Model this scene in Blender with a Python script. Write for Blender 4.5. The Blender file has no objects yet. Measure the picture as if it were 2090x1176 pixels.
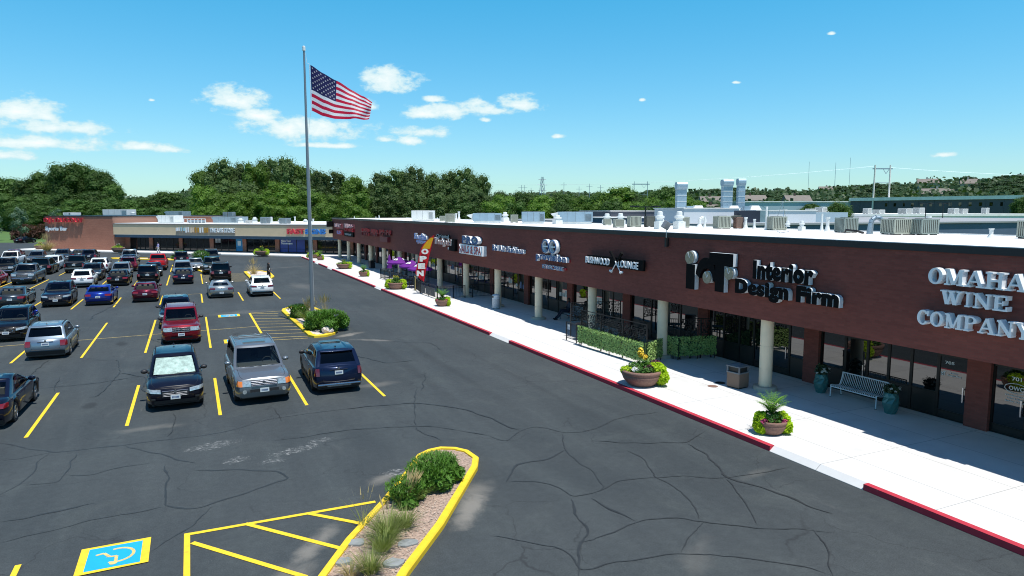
import bpy, bmesh, math, random
from math import sin, cos, pi, radians, sqrt, atan2, floor
from mathutils import Vector, Matrix, noise
scene = bpy.context.scene
COL = scene.collection
R = random.Random(7)

# ------------------------------------------------------------------ camera
cam_d = bpy.data.cameras.new("camera"); cam = bpy.data.objects.new("camera", cam_d)
COL.objects.link(cam); scene.camera = cam
cam_d.sensor_width = 36.0; cam_d.lens = 24.115
cam_d.clip_start = 0.2; cam_d.clip_end = 6000
CAM = Vector((0, 0, 7.0))
PITCH, YAW = radians(6.378), radians(25.037)
FWD = Vector((sin(YAW)*cos(PITCH), cos(YAW)*cos(PITCH), -sin(PITCH)))
RGT = Vector((cos(YAW), -sin(YAW), 0))
cam.location = CAM
cam.rotation_euler = FWD.to_track_quat('-Z', 'Y').to_euler()

# ------------------------------------------------------------------ sun + sky
SUN = Vector((0.085, -0.30, 1.0)).normalized()
sun_d = bpy.data.lights.new("sun", 'SUN'); sun_d.energy = 5.0; sun_d.angle = radians(0.53)
sun_d.color = (1.0, 0.975, 0.93)
sun = bpy.data.objects.new("sun", sun_d); COL.objects.link(sun)
sun.rotation_euler = SUN.to_track_quat('Z', 'Y').to_euler(); sun.location = (0, 0, 60)

world = bpy.data.worlds.new("World"); scene.world = world; world.use_nodes = True
def build_world():
    nt = world.node_tree; N = nt.nodes; L = nt.links; N.clear()
    out = N.new('ShaderNodeOutputWorld'); bg = N.new('ShaderNodeBackground'); bg.inputs[1].default_value = 0.105
    L.new(bg.outputs[0], out.inputs[0])
    sky = N.new('ShaderNodeTexSky'); sky.sky_type = 'NISHITA'; sky.sun_disc = False
    sky.sun_elevation = math.asin(SUN.z); sky.sun_rotation = atan2(SUN.x, SUN.y)
    sky.altitude = 0; sky.air_density = 1.0; sky.dust_density = 0.35; sky.ozone_density = 1.6
    tint = N.new('ShaderNodeMixRGB'); tint.blend_type = 'MULTIPLY'; tint.inputs[0].default_value = 1
    tcs = N.new('ShaderNodeTexCoord'); sps = N.new('ShaderNodeSeparateXYZ'); L.new(tcs.outputs['Generated'], sps.inputs[0])
    ramp = N.new('ShaderNodeValToRGB'); e = ramp.color_ramp.elements; e[0].position = .06; e[0].color = (.395, .58, .65, 1); e[1].position = .62; e[1].color = (.125, .27, .42, 1)
    k3 = e.new(.30); k3.color = (.172, .69, .775, 1); L.new(sps.outputs[2], ramp.inputs[0])
    dbl = N.new('ShaderNodeVectorMath'); dbl.operation = 'SCALE'; dbl.inputs['Scale'].default_value = 2.0; L.new(ramp.outputs[0], dbl.inputs[0]); L.new(dbl.outputs[0], tint.inputs[2])
    L.new(sky.outputs[0], tint.inputs[1])
    tc = N.new('ShaderNodeTexCoord')
    nrm = N.new('ShaderNodeVectorMath'); nrm.operation = 'NORMALIZE'; L.new(tc.outputs['Generated'], nrm.inputs[0])
    D = nrm.outputs[0]
    def math_(op, a, b=None, c=None):
        m = N.new('ShaderNodeMath'); m.operation = op
        for i, v in enumerate((a, b, c)):
            if v is None: continue
            if isinstance(v, (int, float)): m.inputs[i].default_value = v
            else: L.new(v, m.inputs[i])
        return m.outputs[0]
    def dot(vec):
        m = N.new('ShaderNodeVectorMath'); m.operation = 'DOT_PRODUCT'; L.new(D, m.inputs[0]); m.inputs[1].default_value = vec
        return m.outputs['Value']
    acc = None
    for (x, y, z, a, b) in CLOUDS:
        c = Vector((x, y, z)); r = Vector((y, -x, 0)).normalized(); u = r.cross(c)
        da = math_('MULTIPLY', dot(r), 1/(a*1.24)); db0 = math_('MULTIPLY_ADD', dot(u), 1/(b*1.28), -c.dot(u)/(b*1.28))
        # flat base: steeper falloff below the cloud's middle
        neg = math_('MULTIPLY', math_('MINIMUM', db0, 0.0), 0.7)
        db = math_('ADD', db0, neg)
        d2 = math_('ADD', math_('MULTIPLY', da, da), math_('MULTIPLY', db, db))
        v = math_('SUBTRACT', 1.0, math_('SQRT', d2))
        acc = v if acc is None else math_('SMOOTH_MAX', acc, v, 0.15)
    n1 = N.new('ShaderNodeTexNoise'); n1.inputs['Scale'].default_value = 34; n1.inputs['Detail'].default_value = 9; n1.inputs['Roughness'].default_value = 0.62
    mp = N.new('ShaderNodeMapping'); mp.inputs['Scale'].default_value = (1, 1, 1.9); L.new(D, mp.inputs[0]); L.new(mp.outputs[0], n1.inputs['Vector'])
    den = math_('ADD', acc, math_('MULTIPLY_ADD', n1.outputs[0], 2.7, -1.45))
    mr = N.new('ShaderNodeMapRange'); mr.interpolation_type = 'SMOOTHSTEP'
    mr.inputs[1].default_value = -0.22; mr.inputs[2].default_value = 0.45; mr.inputs[3].default_value = 0; mr.inputs[4].default_value = 0.93
    L.new(den, mr.inputs[0])
    n2 = N.new('ShaderNodeTexNoise'); n2.inputs['Scale'].default_value = 16; n2.inputs['Detail'].default_value = 5
    L.new(D, n2.inputs['Vector'])
    cr = N.new('ShaderNodeMixRGB'); cr.inputs[1].default_value = (5.6, 7.6, 8.0, 1); cr.inputs[2].default_value = (8.9, 9.2, 9.0, 1)
    k = N.new('ShaderNodeMapRange'); k.inputs[1].default_value = 0.1; k.inputs[2].default_value = 1.1; L.new(den, k.inputs[0]); L.new(k.outputs[0], cr.inputs[0])
    mix = N.new('ShaderNodeMixRGB'); L.new(mr.outputs[0], mix.inputs[0]); L.new(tint.outputs[0], mix.inputs[1]); L.new(cr.outputs[0], mix.inputs[2])
    L.new(mix.outputs[0], bg.inputs[0])
CLOUDS = [(0.0609, 0.9878, 0.1433, 0.0343, 0.0186), (0.0875, 0.9882, 0.126, 0.0286, 0.01), (0.1461, 0.9833, 0.1085, 0.0679, 0.0171), (0.1842, 0.9788, 0.0899, 0.0429, 0.0043), (0.2557, 0.9505, 0.1765, 0.04, 0.0186), (0.2338, 0.9615, 0.1444, 0.0129, 0.0086), (0.302, 0.9437, 0.1348, 0.0286, 0.01), (0.333, 0.9326, 0.1393, 0.0286, 0.0129), (0.3682, 0.9187, 0.143, 0.0271, 0.0129), (0.4229, 0.8939, 0.1485, 0.03, 0.0129), (0.3905, 0.9096, 0.1418, 0.0429, 0.0086), (0.3214, 0.9342, 0.1549, 0.0171, 0.005), (0.3065, 0.9454, 0.1103, 0.0343, 0.0086), (0.2832, 0.9541, 0.0978, 0.0171, 0.0064), (0.2557, 0.9616, 0.0994, 0.0129, 0.005), (0.4798, 0.871, 0.1055, 0.007, 0.0035), (0.574, 0.8045, 0.1526, 0.0038, 0.0024), (0.6678, 0.7245, 0.1704, 0.0055, 0.0022), (0.739, 0.6364, 0.2211, 0.0042, 0.0024), (0.834, 0.5476, 0.068, 0.0129, 0.0036), (-0.1732, 0.9783, 0.1138, 0.0321, 0.0186), (-0.1503, 0.9825, 0.11, 0.0157, 0.0071), (-0.1344, 0.986, 0.0987, 0.0536, 0.01), (-0.155, 0.9847, 0.0799, 0.0607, 0.01), (-0.1908, 0.9795, 0.064, 0.0271, 0.0057), (-0.0506, 0.9955, 0.0802, 0.0186, 0.0064), (-0.0202, 0.9967, 0.079, 0.02, 0.0064), (0.3849, 0.9141, 0.1278, 0.0071, 0.0036), (-0.0363, 0.9897, 0.1384, 0.0035, 0.0018)]
build_world()
vs = scene.view_settings
vs.view_transform = 'Standard'; vs.look = 'None'; vs.gamma = 1; vs.exposure = 0.14
scene.cycles.filter_width = 1.05; scene.cycles.max_bounces = 5; scene.cycles.sample_clamp_indirect = 2.5; scene.cycles.transparent_max_bounces = 8
try: scene.cycles.use_denoising = True; scene.cycles.denoising_prefilter = "ACCURATE"; scene.cycles.denoising_input_passes = "RGB_ALBEDO_NORMAL"
except Exception: pass

# ------------------------------------------------------------------ helpers
class MB:
    def __init__(s): s.v = []; s.f = []; s.m = []; s.cur = 0
    def add(s, vs, fs):
        b = len(s.v); s.v += [tuple(v) for v in vs]
        for f in fs: s.f.append(tuple(b+i for i in f)); s.m.append(s.cur)
        return s
    def box(s, x0, x1, y0, y1, z0, z1):
        v = [(x, y, z) for z in (z0, z1) for y in (y0, y1) for x in (x0, x1)]
        return s.add(v, [(0,2,3,1),(4,5,7,6),(0,1,5,4),(2,6,7,3),(0,4,6,2),(1,3,7,5)])
    def tbox(s, M, x0, x1, y0, y1, z0, z1):
        v = [M @ Vector((x, y, z)) for z in (z0, z1) for y in (y0, y1) for x in (x0, x1)]
        return s.add(v, [(0,2,3,1),(4,5,7,6),(0,1,5,4),(2,6,7,3),(0,4,6,2),(1,3,7,5)])
    def cyl(s, p0, p1, r0, r1=None, n=12, cap=True):
        if r1 is None: r1 = r0
        p0 = Vector(p0); p1 = Vector(p1); d = (p1-p0)
        if d.length < 1e-6: return s
        q = d.to_track_quat('Z', 'Y'); vs = []
        for p, r in ((p0, r0), (p1, r1)):
            for i in range(n):
                a = 2*pi*i/n; vs.append(p + q @ Vector((r*cos(a), r*sin(a), 0)))
        fs = [(i, (i+1) % n, n+(i+1) % n, n+i) for i in range(n)]
        if cap: fs += [tuple(range(n-1, -1, -1)), tuple(range(n, 2*n))]
        return s.add(vs, fs)
    def tube(s, pts, r, n=6):
        for a, b in zip(pts[:-1], pts[1:]): s.cyl(a, b, r, r, n)
        return s
    def lathe(s, c, prof, n=20, squash=1.0):
        vs = []
        for (r, z) in prof:
            for i in range(n):
                a = 2*pi*i/n; vs.append((c[0]+r*cos(a), c[1]+r*sin(a)*squash, c[2]+z))
        k = len(prof); fs = [(j*n+i, j*n+(i+1) % n, (j+1)*n+(i+1) % n, (j+1)*n+i) for j in range(k-1) for i in range(n)]
        fs += [tuple(range(n-1, -1, -1)), tuple(range((k-1)*n, k*n))]
        return s.add(vs, fs)
    def prism(s, pts, z0, z1):
        n = len(pts); v = [(p[0], p[1], z0) for p in pts]+[(p[0], p[1], z1) for p in pts]
        return s.add(v, [tuple(range(n-1, -1, -1)), tuple(range(n, 2*n))]+[(i, (i+1) % n, n+(i+1) % n, n+i) for i in range(n)])
    def tprism(s, M, pts, z0, z1):
        n = len(pts); v = [M @ Vector((p[0], p[1], z0)) for p in pts]+[M @ Vector((p[0], p[1], z1)) for p in pts]
        return s.add(v, [tuple(range(n-1, -1, -1)), tuple(range(n, 2*n))]+[(i, (i+1) % n, n+(i+1) % n, n+i) for i in range(n)])
    def quad(s, a, b, c, d): return s.add([a, b, c, d], [(0, 1, 2, 3)])
    def grid(s, P):
        h = len(P); w = len(P[0]); vs = [p for row in P for p in row]
        return s.add(vs, [(j*w+i, j*w+i+1, (j+1)*w+i+1, (j+1)*w+i) for j in range(h-1) for i in range(w-1)])
    def mesh(s, name, mats, smooth=False, fixn=False):
        me = bpy.data.meshes.new(name); me.from_pydata(s.v, [], s.f)
        if not isinstance(mats, (list, tuple)): mats = [mats]
        for m in mats: me.materials.append(m)
        if len(mats) > 1: me.polygons.foreach_set('material_index', s.m)
        if fixn:
            bm = bmesh.new(); bm.from_mesh(me); bmesh.ops.recalc_face_normals(bm, faces=bm.faces); bm.to_mesh(me); bm.free()
        if smooth: me.polygons.foreach_set('use_smooth', [True]*len(me.polygons))
        me.update(); return me
    def build(s, name, mats, parent=None, smooth=False, fixn=False):
        return link(bpy.data.objects.new(name, s.mesh(name, mats, smooth, fixn)), parent)
def link(o, parent=None):
    COL.objects.link(o)
    if parent is not None: o.parent = parent
    return o
def tag(o, label, cat, group=None):
    o['label'] = label; o['category'] = cat
    if group: o['group'] = group
    return o
def thing(name, label, cat, loc=(0, 0, 0), rz=0, group=None):
    o = bpy.data.objects.new(name, None); o.empty_display_size = 0.2
    COL.objects.link(o); o.location = loc; o.rotation_euler = (0, 0, rz)
    return tag(o, label, cat, group)
def struct(o): o['kind'] = 'structure'; return o
def bevel(o, w=0.02, seg=2, ang=35):
    m = o.modifiers.new('bevel', 'BEVEL'); m.width = w; m.segments = seg; m.limit_method = 'ANGLE'; m.angle_limit = radians(ang); return o

# ------------------------------------------------------------------ materials
MATS = {}
def pm(name, color, rough=0.6, metal=0.0, var=0.0, vscale=3.0, bump=0.0, bscale=20.0, coat=0.0, ior=1.5, alpha=None, emit=None, trans=0.0, objrand=0.0, coords='Object'):
    if name in MATS: return MATS[name]
    m = bpy.data.materials.new(name); m.use_nodes = True; nt = m.node_tree; N = nt.nodes; L = nt.links
    b = N['Principled BSDF']; b.inputs['Base Color'].default_value = (*color, 1); b.inputs['Roughness'].default_value = rough
    b.inputs['Metallic'].default_value = metal; b.inputs['IOR'].default_value = ior; b.inputs['Coat Weight'].default_value = coat
    b.inputs['Coat Roughness'].default_value = 0.03
    tc = N.new('ShaderNodeTexCoord')
    if var > 0 or objrand > 0:
        n = N.new('ShaderNodeTexNoise'); n.inputs['Scale'].default_value = vscale; n.inputs['Detail'].default_value = 5; n.inputs['Roughness'].default_value = .6
        L.new(tc.outputs[coords], n.inputs['Vector'])
        mr = N.new('ShaderNodeMapRange'); mr.inputs[1].default_value = .25; mr.inputs[2].default_value = .75
        mr.inputs[3].default_value = 1-var; mr.inputs[4].default_value = 1+var; L.new(n.outputs[0], mr.inputs[0])
        fac = mr.outputs[0]
        if objrand > 0:
            oi = N.new('ShaderNodeObjectInfo'); r2 = N.new('ShaderNodeMapRange'); r2.inputs[3].default_value = 1-objrand; r2.inputs[4].default_value = 1+objrand
            L.new(oi.outputs['Random'], r2.inputs[0]); mm = N.new('ShaderNodeMath'); mm.operation = 'MULTIPLY'
            L.new(fac, mm.inputs[0]); L.new(r2.outputs[0], mm.inputs[1]); fac = mm.outputs[0]
        mx = N.new('ShaderNodeVectorMath'); mx.operation = 'SCALE'; mx.inputs[0].default_value = color; L.new(fac, mx.inputs['Scale'])
        L.new(mx.outputs[0], b.inputs['Base Color'])
    if bump > 0:
        n = N.new('ShaderNodeTexNoise'); n.inputs['Scale'].default_value = bscale; n.inputs['Detail'].default_value = 4
        L.new(tc.outputs[coords], n.inputs['Vector']); bp = N.new('ShaderNodeBump'); bp.inputs['Strength'].default_value = bump; bp.inputs['Distance'].default_value = .02
        L.new(n.outputs[0], bp.inputs['Height']); L.new(bp.outputs[0], b.inputs['Normal'])
    if emit: b.inputs['Emission Color'].default_value = (*emit[0], 1); b.inputs['Emission Strength'].default_value = emit[1]
    MATS[name] = m; return m
def leafmat(name, color, var=0.35, vscale=0.6, objrand=0.12, trans=0.25, hue=(1.0, 1.0, 1.0)):
    if name in MATS: return MATS[name]
    m = pm(name, color, 0.55, var=var, vscale=vscale, objrand=objrand)
    nt = m.node_tree; N = nt.nodes; L = nt.links; b = N['Principled BSDF']; out = N['Material Output']
    b.inputs['Specular IOR Level'].default_value = 0.25
    t = N.new('ShaderNodeBsdfTranslucent'); src = b.inputs['Base Color'].links[0].from_socket
    tm = N.new('ShaderNodeMixRGB'); tm.blend_type = 'MULTIPLY'; tm.inputs[0].default_value = 1; tm.inputs[2].default_value = (1.3, 1.5, .5, 1)
    L.new(src, tm.inputs[1]); L.new(tm.outputs[0], t.inputs[0])
    mx = N.new('ShaderNodeMixShader'); mx.inputs[0].default_value = trans; L.new(b.outputs[0], mx.inputs[1]); L.new(t.outputs[0], mx.inputs[2]); L.new(mx.outputs[0], out.inputs[0])
    return m
def brickmat(name, c1, c2, mortar, ux, uy, bw=0.22, bh=0.075, streak=0.15):
    m = bpy.data.materials.new(name); m.use_nodes = True; nt = m.node_tree; N = nt.nodes; L = nt.links; b = N['Principled BSDF']
    b.inputs['Roughness'].default_value = .85; b.inputs['Specular IOR Level'].default_value = .2
    tc = N.new('ShaderNodeTexCoord'); d = N.new('ShaderNodeVectorMath'); d.operation = 'DOT_PRODUCT'; d.inputs[1].default_value = (ux, uy, 0)
    L.new(tc.outputs['Object'], d.inputs[0]); sp = N.new('ShaderNodeSeparateXYZ'); L.new(tc.outputs['Object'], sp.inputs[0])
    cb = N.new('ShaderNodeCombineXYZ'); L.new(d.outputs['Value'], cb.inputs[0]); L.new(sp.outputs[2], cb.inputs[1])
    br = N.new('ShaderNodeTexBrick'); br.inputs['Color1'].default_value = (*c1, 1); br.inputs['Color2'].default_value = (*c2, 1); br.inputs['Mortar'].default_value = (*mortar, 1)
    br.inputs['Scale'].default_value = 1; br.inputs['Mortar Size'].default_value = .006; br.inputs['Brick Width'].default_value = bw; br.inputs['Row Height'].default_value = bh
    L.new(cb.outputs[0], br.inputs['Vector'])
    # weathering: uneven courses and faint streaks
    mp = N.new('ShaderNodeMapping'); mp.inputs['Scale'].default_value = (.25, 6.0, 1); L.new(cb.outputs[0], mp.inputs[0])
    n = N.new('ShaderNodeTexNoise'); n.inputs['Scale'].default_value = 1.2; n.inputs['Detail'].default_value = 6; L.new(mp.outputs[0], n.inputs['Vector'])
    n2 = N.new('ShaderNodeTexNoise'); n2.inputs['Scale'].default_value = .45; n2.inputs['Detail'].default_value = 4; L.new(cb.outputs[0], n2.inputs['Vector'])
    a = N.new('ShaderNodeMath'); a.operation = 'ADD'; L.new(n.outputs[0], a.inputs[0]); L.new(n2.outputs[0], a.inputs[1])
    mr = N.new('ShaderNodeMapRange'); mr.inputs[1].default_value = .6; mr.inputs[2].default_value = 1.4; mr.inputs[3].default_value = 1-streak; mr.inputs[4].default_value = 1+streak
    L.new(a.outputs[0], mr.inputs[0]); sc = N.new('ShaderNodeVectorMath'); sc.operation = 'SCALE'; L.new(br.outputs['Color'], sc.inputs[0]); L.new(mr.outputs[0], sc.inputs['Scale'])
    L.new(sc.outputs[0], b.inputs['Base Color'])
    bp = N.new('ShaderNodeBump'); bp.inputs['Strength'].default_value = .4; bp.inputs['Distance'].default_value = .008; bp.invert = True
    L.new(br.outputs['Fac'], bp.inputs['Height']); L.new(bp.outputs[0], b.inputs['Normal'])
    return m
M_BRICK = brickmat('dark_brown_brick', (.222, .067, .053), (.182, .055, .044), (.17, .068, .054), 0, 1)
M_BRICK2 = brickmat('red_brick', (.37, .15, .098), (.30, .12, .08), (.33, .22, .17), .738, -.675)
M_TAN = pm('tan_stucco', (.60, .47, .31), .9, var=.06, vscale=.8)
M_CONC = pm('pale_concrete', (.66, .64, .60), .9, var=.07, vscale=2.5, bump=.15, bscale=30)
M_COLUMN = pm('column_concrete', (.80, .66, .475), .85, var=.06, vscale=3)
M_WHITE_ROOF = pm('white_roof_membrane', (.80, .79, .76), .7, var=.16, vscale=.5)
M_GREY_ROOF = pm('grey_roof', (.30, .31, .32), .9, var=.2, vscale=.2)
M_BRONZE = pm('dark_bronze_metal', (.012, .011, .010), .45, .3)
M_BLACK = pm('black_metal', (.010, .010, .011), .5)
M_BLACKPL = pm('black_plastic', (.018, .018, .02), .55)
M_GLASS = pm('storefront_glass', (.004, .0045, .005), .02, ior=1.95)
def clearglass(name, tint, ior=1.5):
    m = bpy.data.materials.new(name); m.use_nodes = True; N = m.node_tree.nodes; L = m.node_tree.links; N.remove(N['Principled BSDF']); out = N['Material Output']
    t = N.new('ShaderNodeBsdfTransparent'); t.inputs[0].default_value = (*tint, 1); g = N.new('ShaderNodeBsdfGlossy'); g.inputs['Roughness'].default_value = .03; f = N.new('ShaderNodeFresnel'); f.inputs[0].default_value = ior
    mx = N.new('ShaderNodeMixShader'); L.new(f.outputs[0], mx.inputs[0]); L.new(t.outputs[0], mx.inputs[1]); L.new(g.outputs[0], mx.inputs[2]); L.new(mx.outputs[0], out.inputs[0]); return m
M_CARGLASS = clearglass('car_glass', (.70, .76, .74)); M_CARGLASS2 = clearglass('tinted_car_glass', (.07, .07, .08), 1.5)
M_SEAT = pm('dark_seat_fabric', (.025, .025, .028), .9); M_SEATB = pm('beige_seat_fabric', (.15, .135, .11), .9); M_DASH = pm('dashboard_plastic', (.055, .058, .058), .7)
M_CHROME = pm('chrome', (.46, .47, .49), .24, 1.0)
M_SILVER = pm('brushed_aluminium', (.52, .54, .56), .38, .9)
M_GALV = pm('galvanised_metal', (.33, .40, .45), .45, .55, var=.18, vscale=2)
M_GALVP = pm('pale_duct_metal', (.27, .38, .46), .5, .3, var=.15, vscale=1.5)
M_UNIT = pm('beige_unit_paint', (.36, .385, .32), .6, var=.12, vscale=1.5)
M_UNITW = pm('white_unit_paint', (.70, .72, .70), .6, var=.08, vscale=1.5)
M_UNITD = pm('dark_grille', (.10, .105, .09), .7)
M_TYRE = pm('tyre_rubber', (.016, .016, .017), .85)
M_RIM = pm('alloy_rim', (.42, .43, .45), .3, .9)
M_RIMD = pm('dark_alloy_rim', (.06, .06, .065), .35, .8)
M_HEAD = pm('headlight_lens', (.42, .46, .46), .12, .35, var=.5, vscale=14, coat=1)
M_TAIL = pm('red_tail_lens', (.20, .008, .012), .2, coat=1)
M_TAILD = pm('dark_tail_lens', (.10, .008, .012), .15, coat=1)
M_AMBER = pm('amber_lens', (.75, .20, .02), .2, coat=1)
M_PLATE = pm('plate_white', (.62, .66, .66), .5)
M_PLATEB = pm('plate_blue_ink', (.05, .10, .22), .5)
def wornpaint(name, col, under, wear, scale=7):
    m = pm(name, col, .75, var=.12, vscale=5); nt = m.node_tree; N = nt.nodes; L = nt.links; b = N['Principled BSDF']; g = N.new('ShaderNodeNewGeometry')
    n = N.new('ShaderNodeTexNoise'); n.inputs['Scale'].default_value = scale; n.inputs['Detail'].default_value = 8; n.inputs['Roughness'].default_value = .75; L.new(g.outputs['Position'], n.inputs['Vector'])
    r = N.new('ShaderNodeMapRange'); r.inputs[1].default_value = .60-wear; r.inputs[2].default_value = .72-wear*.6; r.inputs[3].default_value = 0; r.inputs[4].default_value = .75; L.new(n.outputs[0], r.inputs[0])
    mx = N.new('ShaderNodeMixRGB'); mx.inputs[2].default_value = (*under, 1); L.new(r.outputs[0], mx.inputs[0]); L.new(b.inputs['Base Color'].links[0].from_socket, mx.inputs[1]); L.new(mx.outputs[0], b.inputs['Base Color'])
    p = N.new('ShaderNodeBump'); p.inputs['Strength'].default_value = .3; p.inputs['Distance'].default_value = .008; L.new(n.outputs[0], p.inputs['Height']); L.new(p.outputs[0], b.inputs['Normal']); return m
M_YEL = wornpaint('yellow_road_paint', (.80, .545, .022), (.10, .095, .06), .0)
M_YELOLD = wornpaint('faded_yellow_paint', (.66, .50, .17), (.09, .09, .08), .08)
M_RED = wornpaint('red_kerb_paint', (.46, .026, .048), (.20, .10, .09), .02, 5)
M_BLUEP = pm('blue_road_paint', (.006, .36, .68), .7, var=.06, vscale=4)
M_MULCH = pm('wood_mulch', (.36, .26, .20), .95, var=.6, vscale=18, bump=1.0, bscale=26, coords='Object')
M_ROCK = pm('white_landscape_rock', (.62, .54, .47), .9, var=.35, vscale=14, bump=1, bscale=16)
M_STONE = pm('flat_grey_stone', (.25, .265, .26), .85, var=.2, vscale=6)
M_POT = pm('brown_aggregate_pot', (.22, .125, .095), .8, var=.25, vscale=16, bump=.3, bscale=60)
M_TEAL = pm('teal_glazed_pot', (.03, .13, .125), .35, coat=.5)
M_LIME = leafmat('lime_leaves', (.40, .55, .02), .25, 6, .05, .35)
M_GREEN = leafmat('green_leaves', (.07, .16, .03), .35, 6, .1, .25)
M_FERN = leafmat('palm_leaves', (.16, .32, .05), .3, 6, .05, .3)
M_PURP = leafmat('purple_leaves', (.11, .03, .05), .3, 6, .05, .15)
M_PINK = pm('pink_petals', (.50, .06, .17), .6, var=.3, vscale=20)
M_YELF = pm('yellow_petals', (.85, .60, .05), .6, var=.2, vscale=20)
M_WHTF = pm('white_petals', (.75, .75, .70), .6)
M_SOIL = pm('potting_soil', (.03, .022, .016), .95)
M_JUNI = leafmat('juniper_needles', (.075, .175, .020), .5, 7, .05, .15)
M_GRASSB = leafmat('ornamental_grass', (.20, .24, .07), .35, 4, .1, .25)
M_STRAW = leafmat('straw_grass', (.46, .36, .19), .3, 4, .1, .2)
M_TRUNK = pm('tree_bark', (.10, .08, .06), .95, var=.2, vscale=2)
M_LEAF_OAK = leafmat('oak_foliage', (.056, .115, .020), .42, .35, .28, .22)
M_LEAF_COT = leafmat('cottonwood_foliage', (.085, .140, .040), .45, .3, .30, .25)
M_LEAF_BRT = leafmat('bright_foliage', (.100, .185, .024), .42, .35, .28, .28)
M_LEAF_HILL = leafmat('hillside_foliage', (.052, .095, .036), .35, .2, .22, .2)
M_LEAF_BLUE = leafmat('blue_green_foliage', (.12, .19, .12), .3, .6, .1, .2)
M_GRASS = pm('lawn_grass', (.070, .140, .028), .95, var=.30, vscale=.09, bump=.3, bscale=6)
M_SKIN = pm('skin', (.36, .20, .14), .6)
M_SKIND = pm('dark_skin', (.10, .055, .035), .6)
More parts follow.
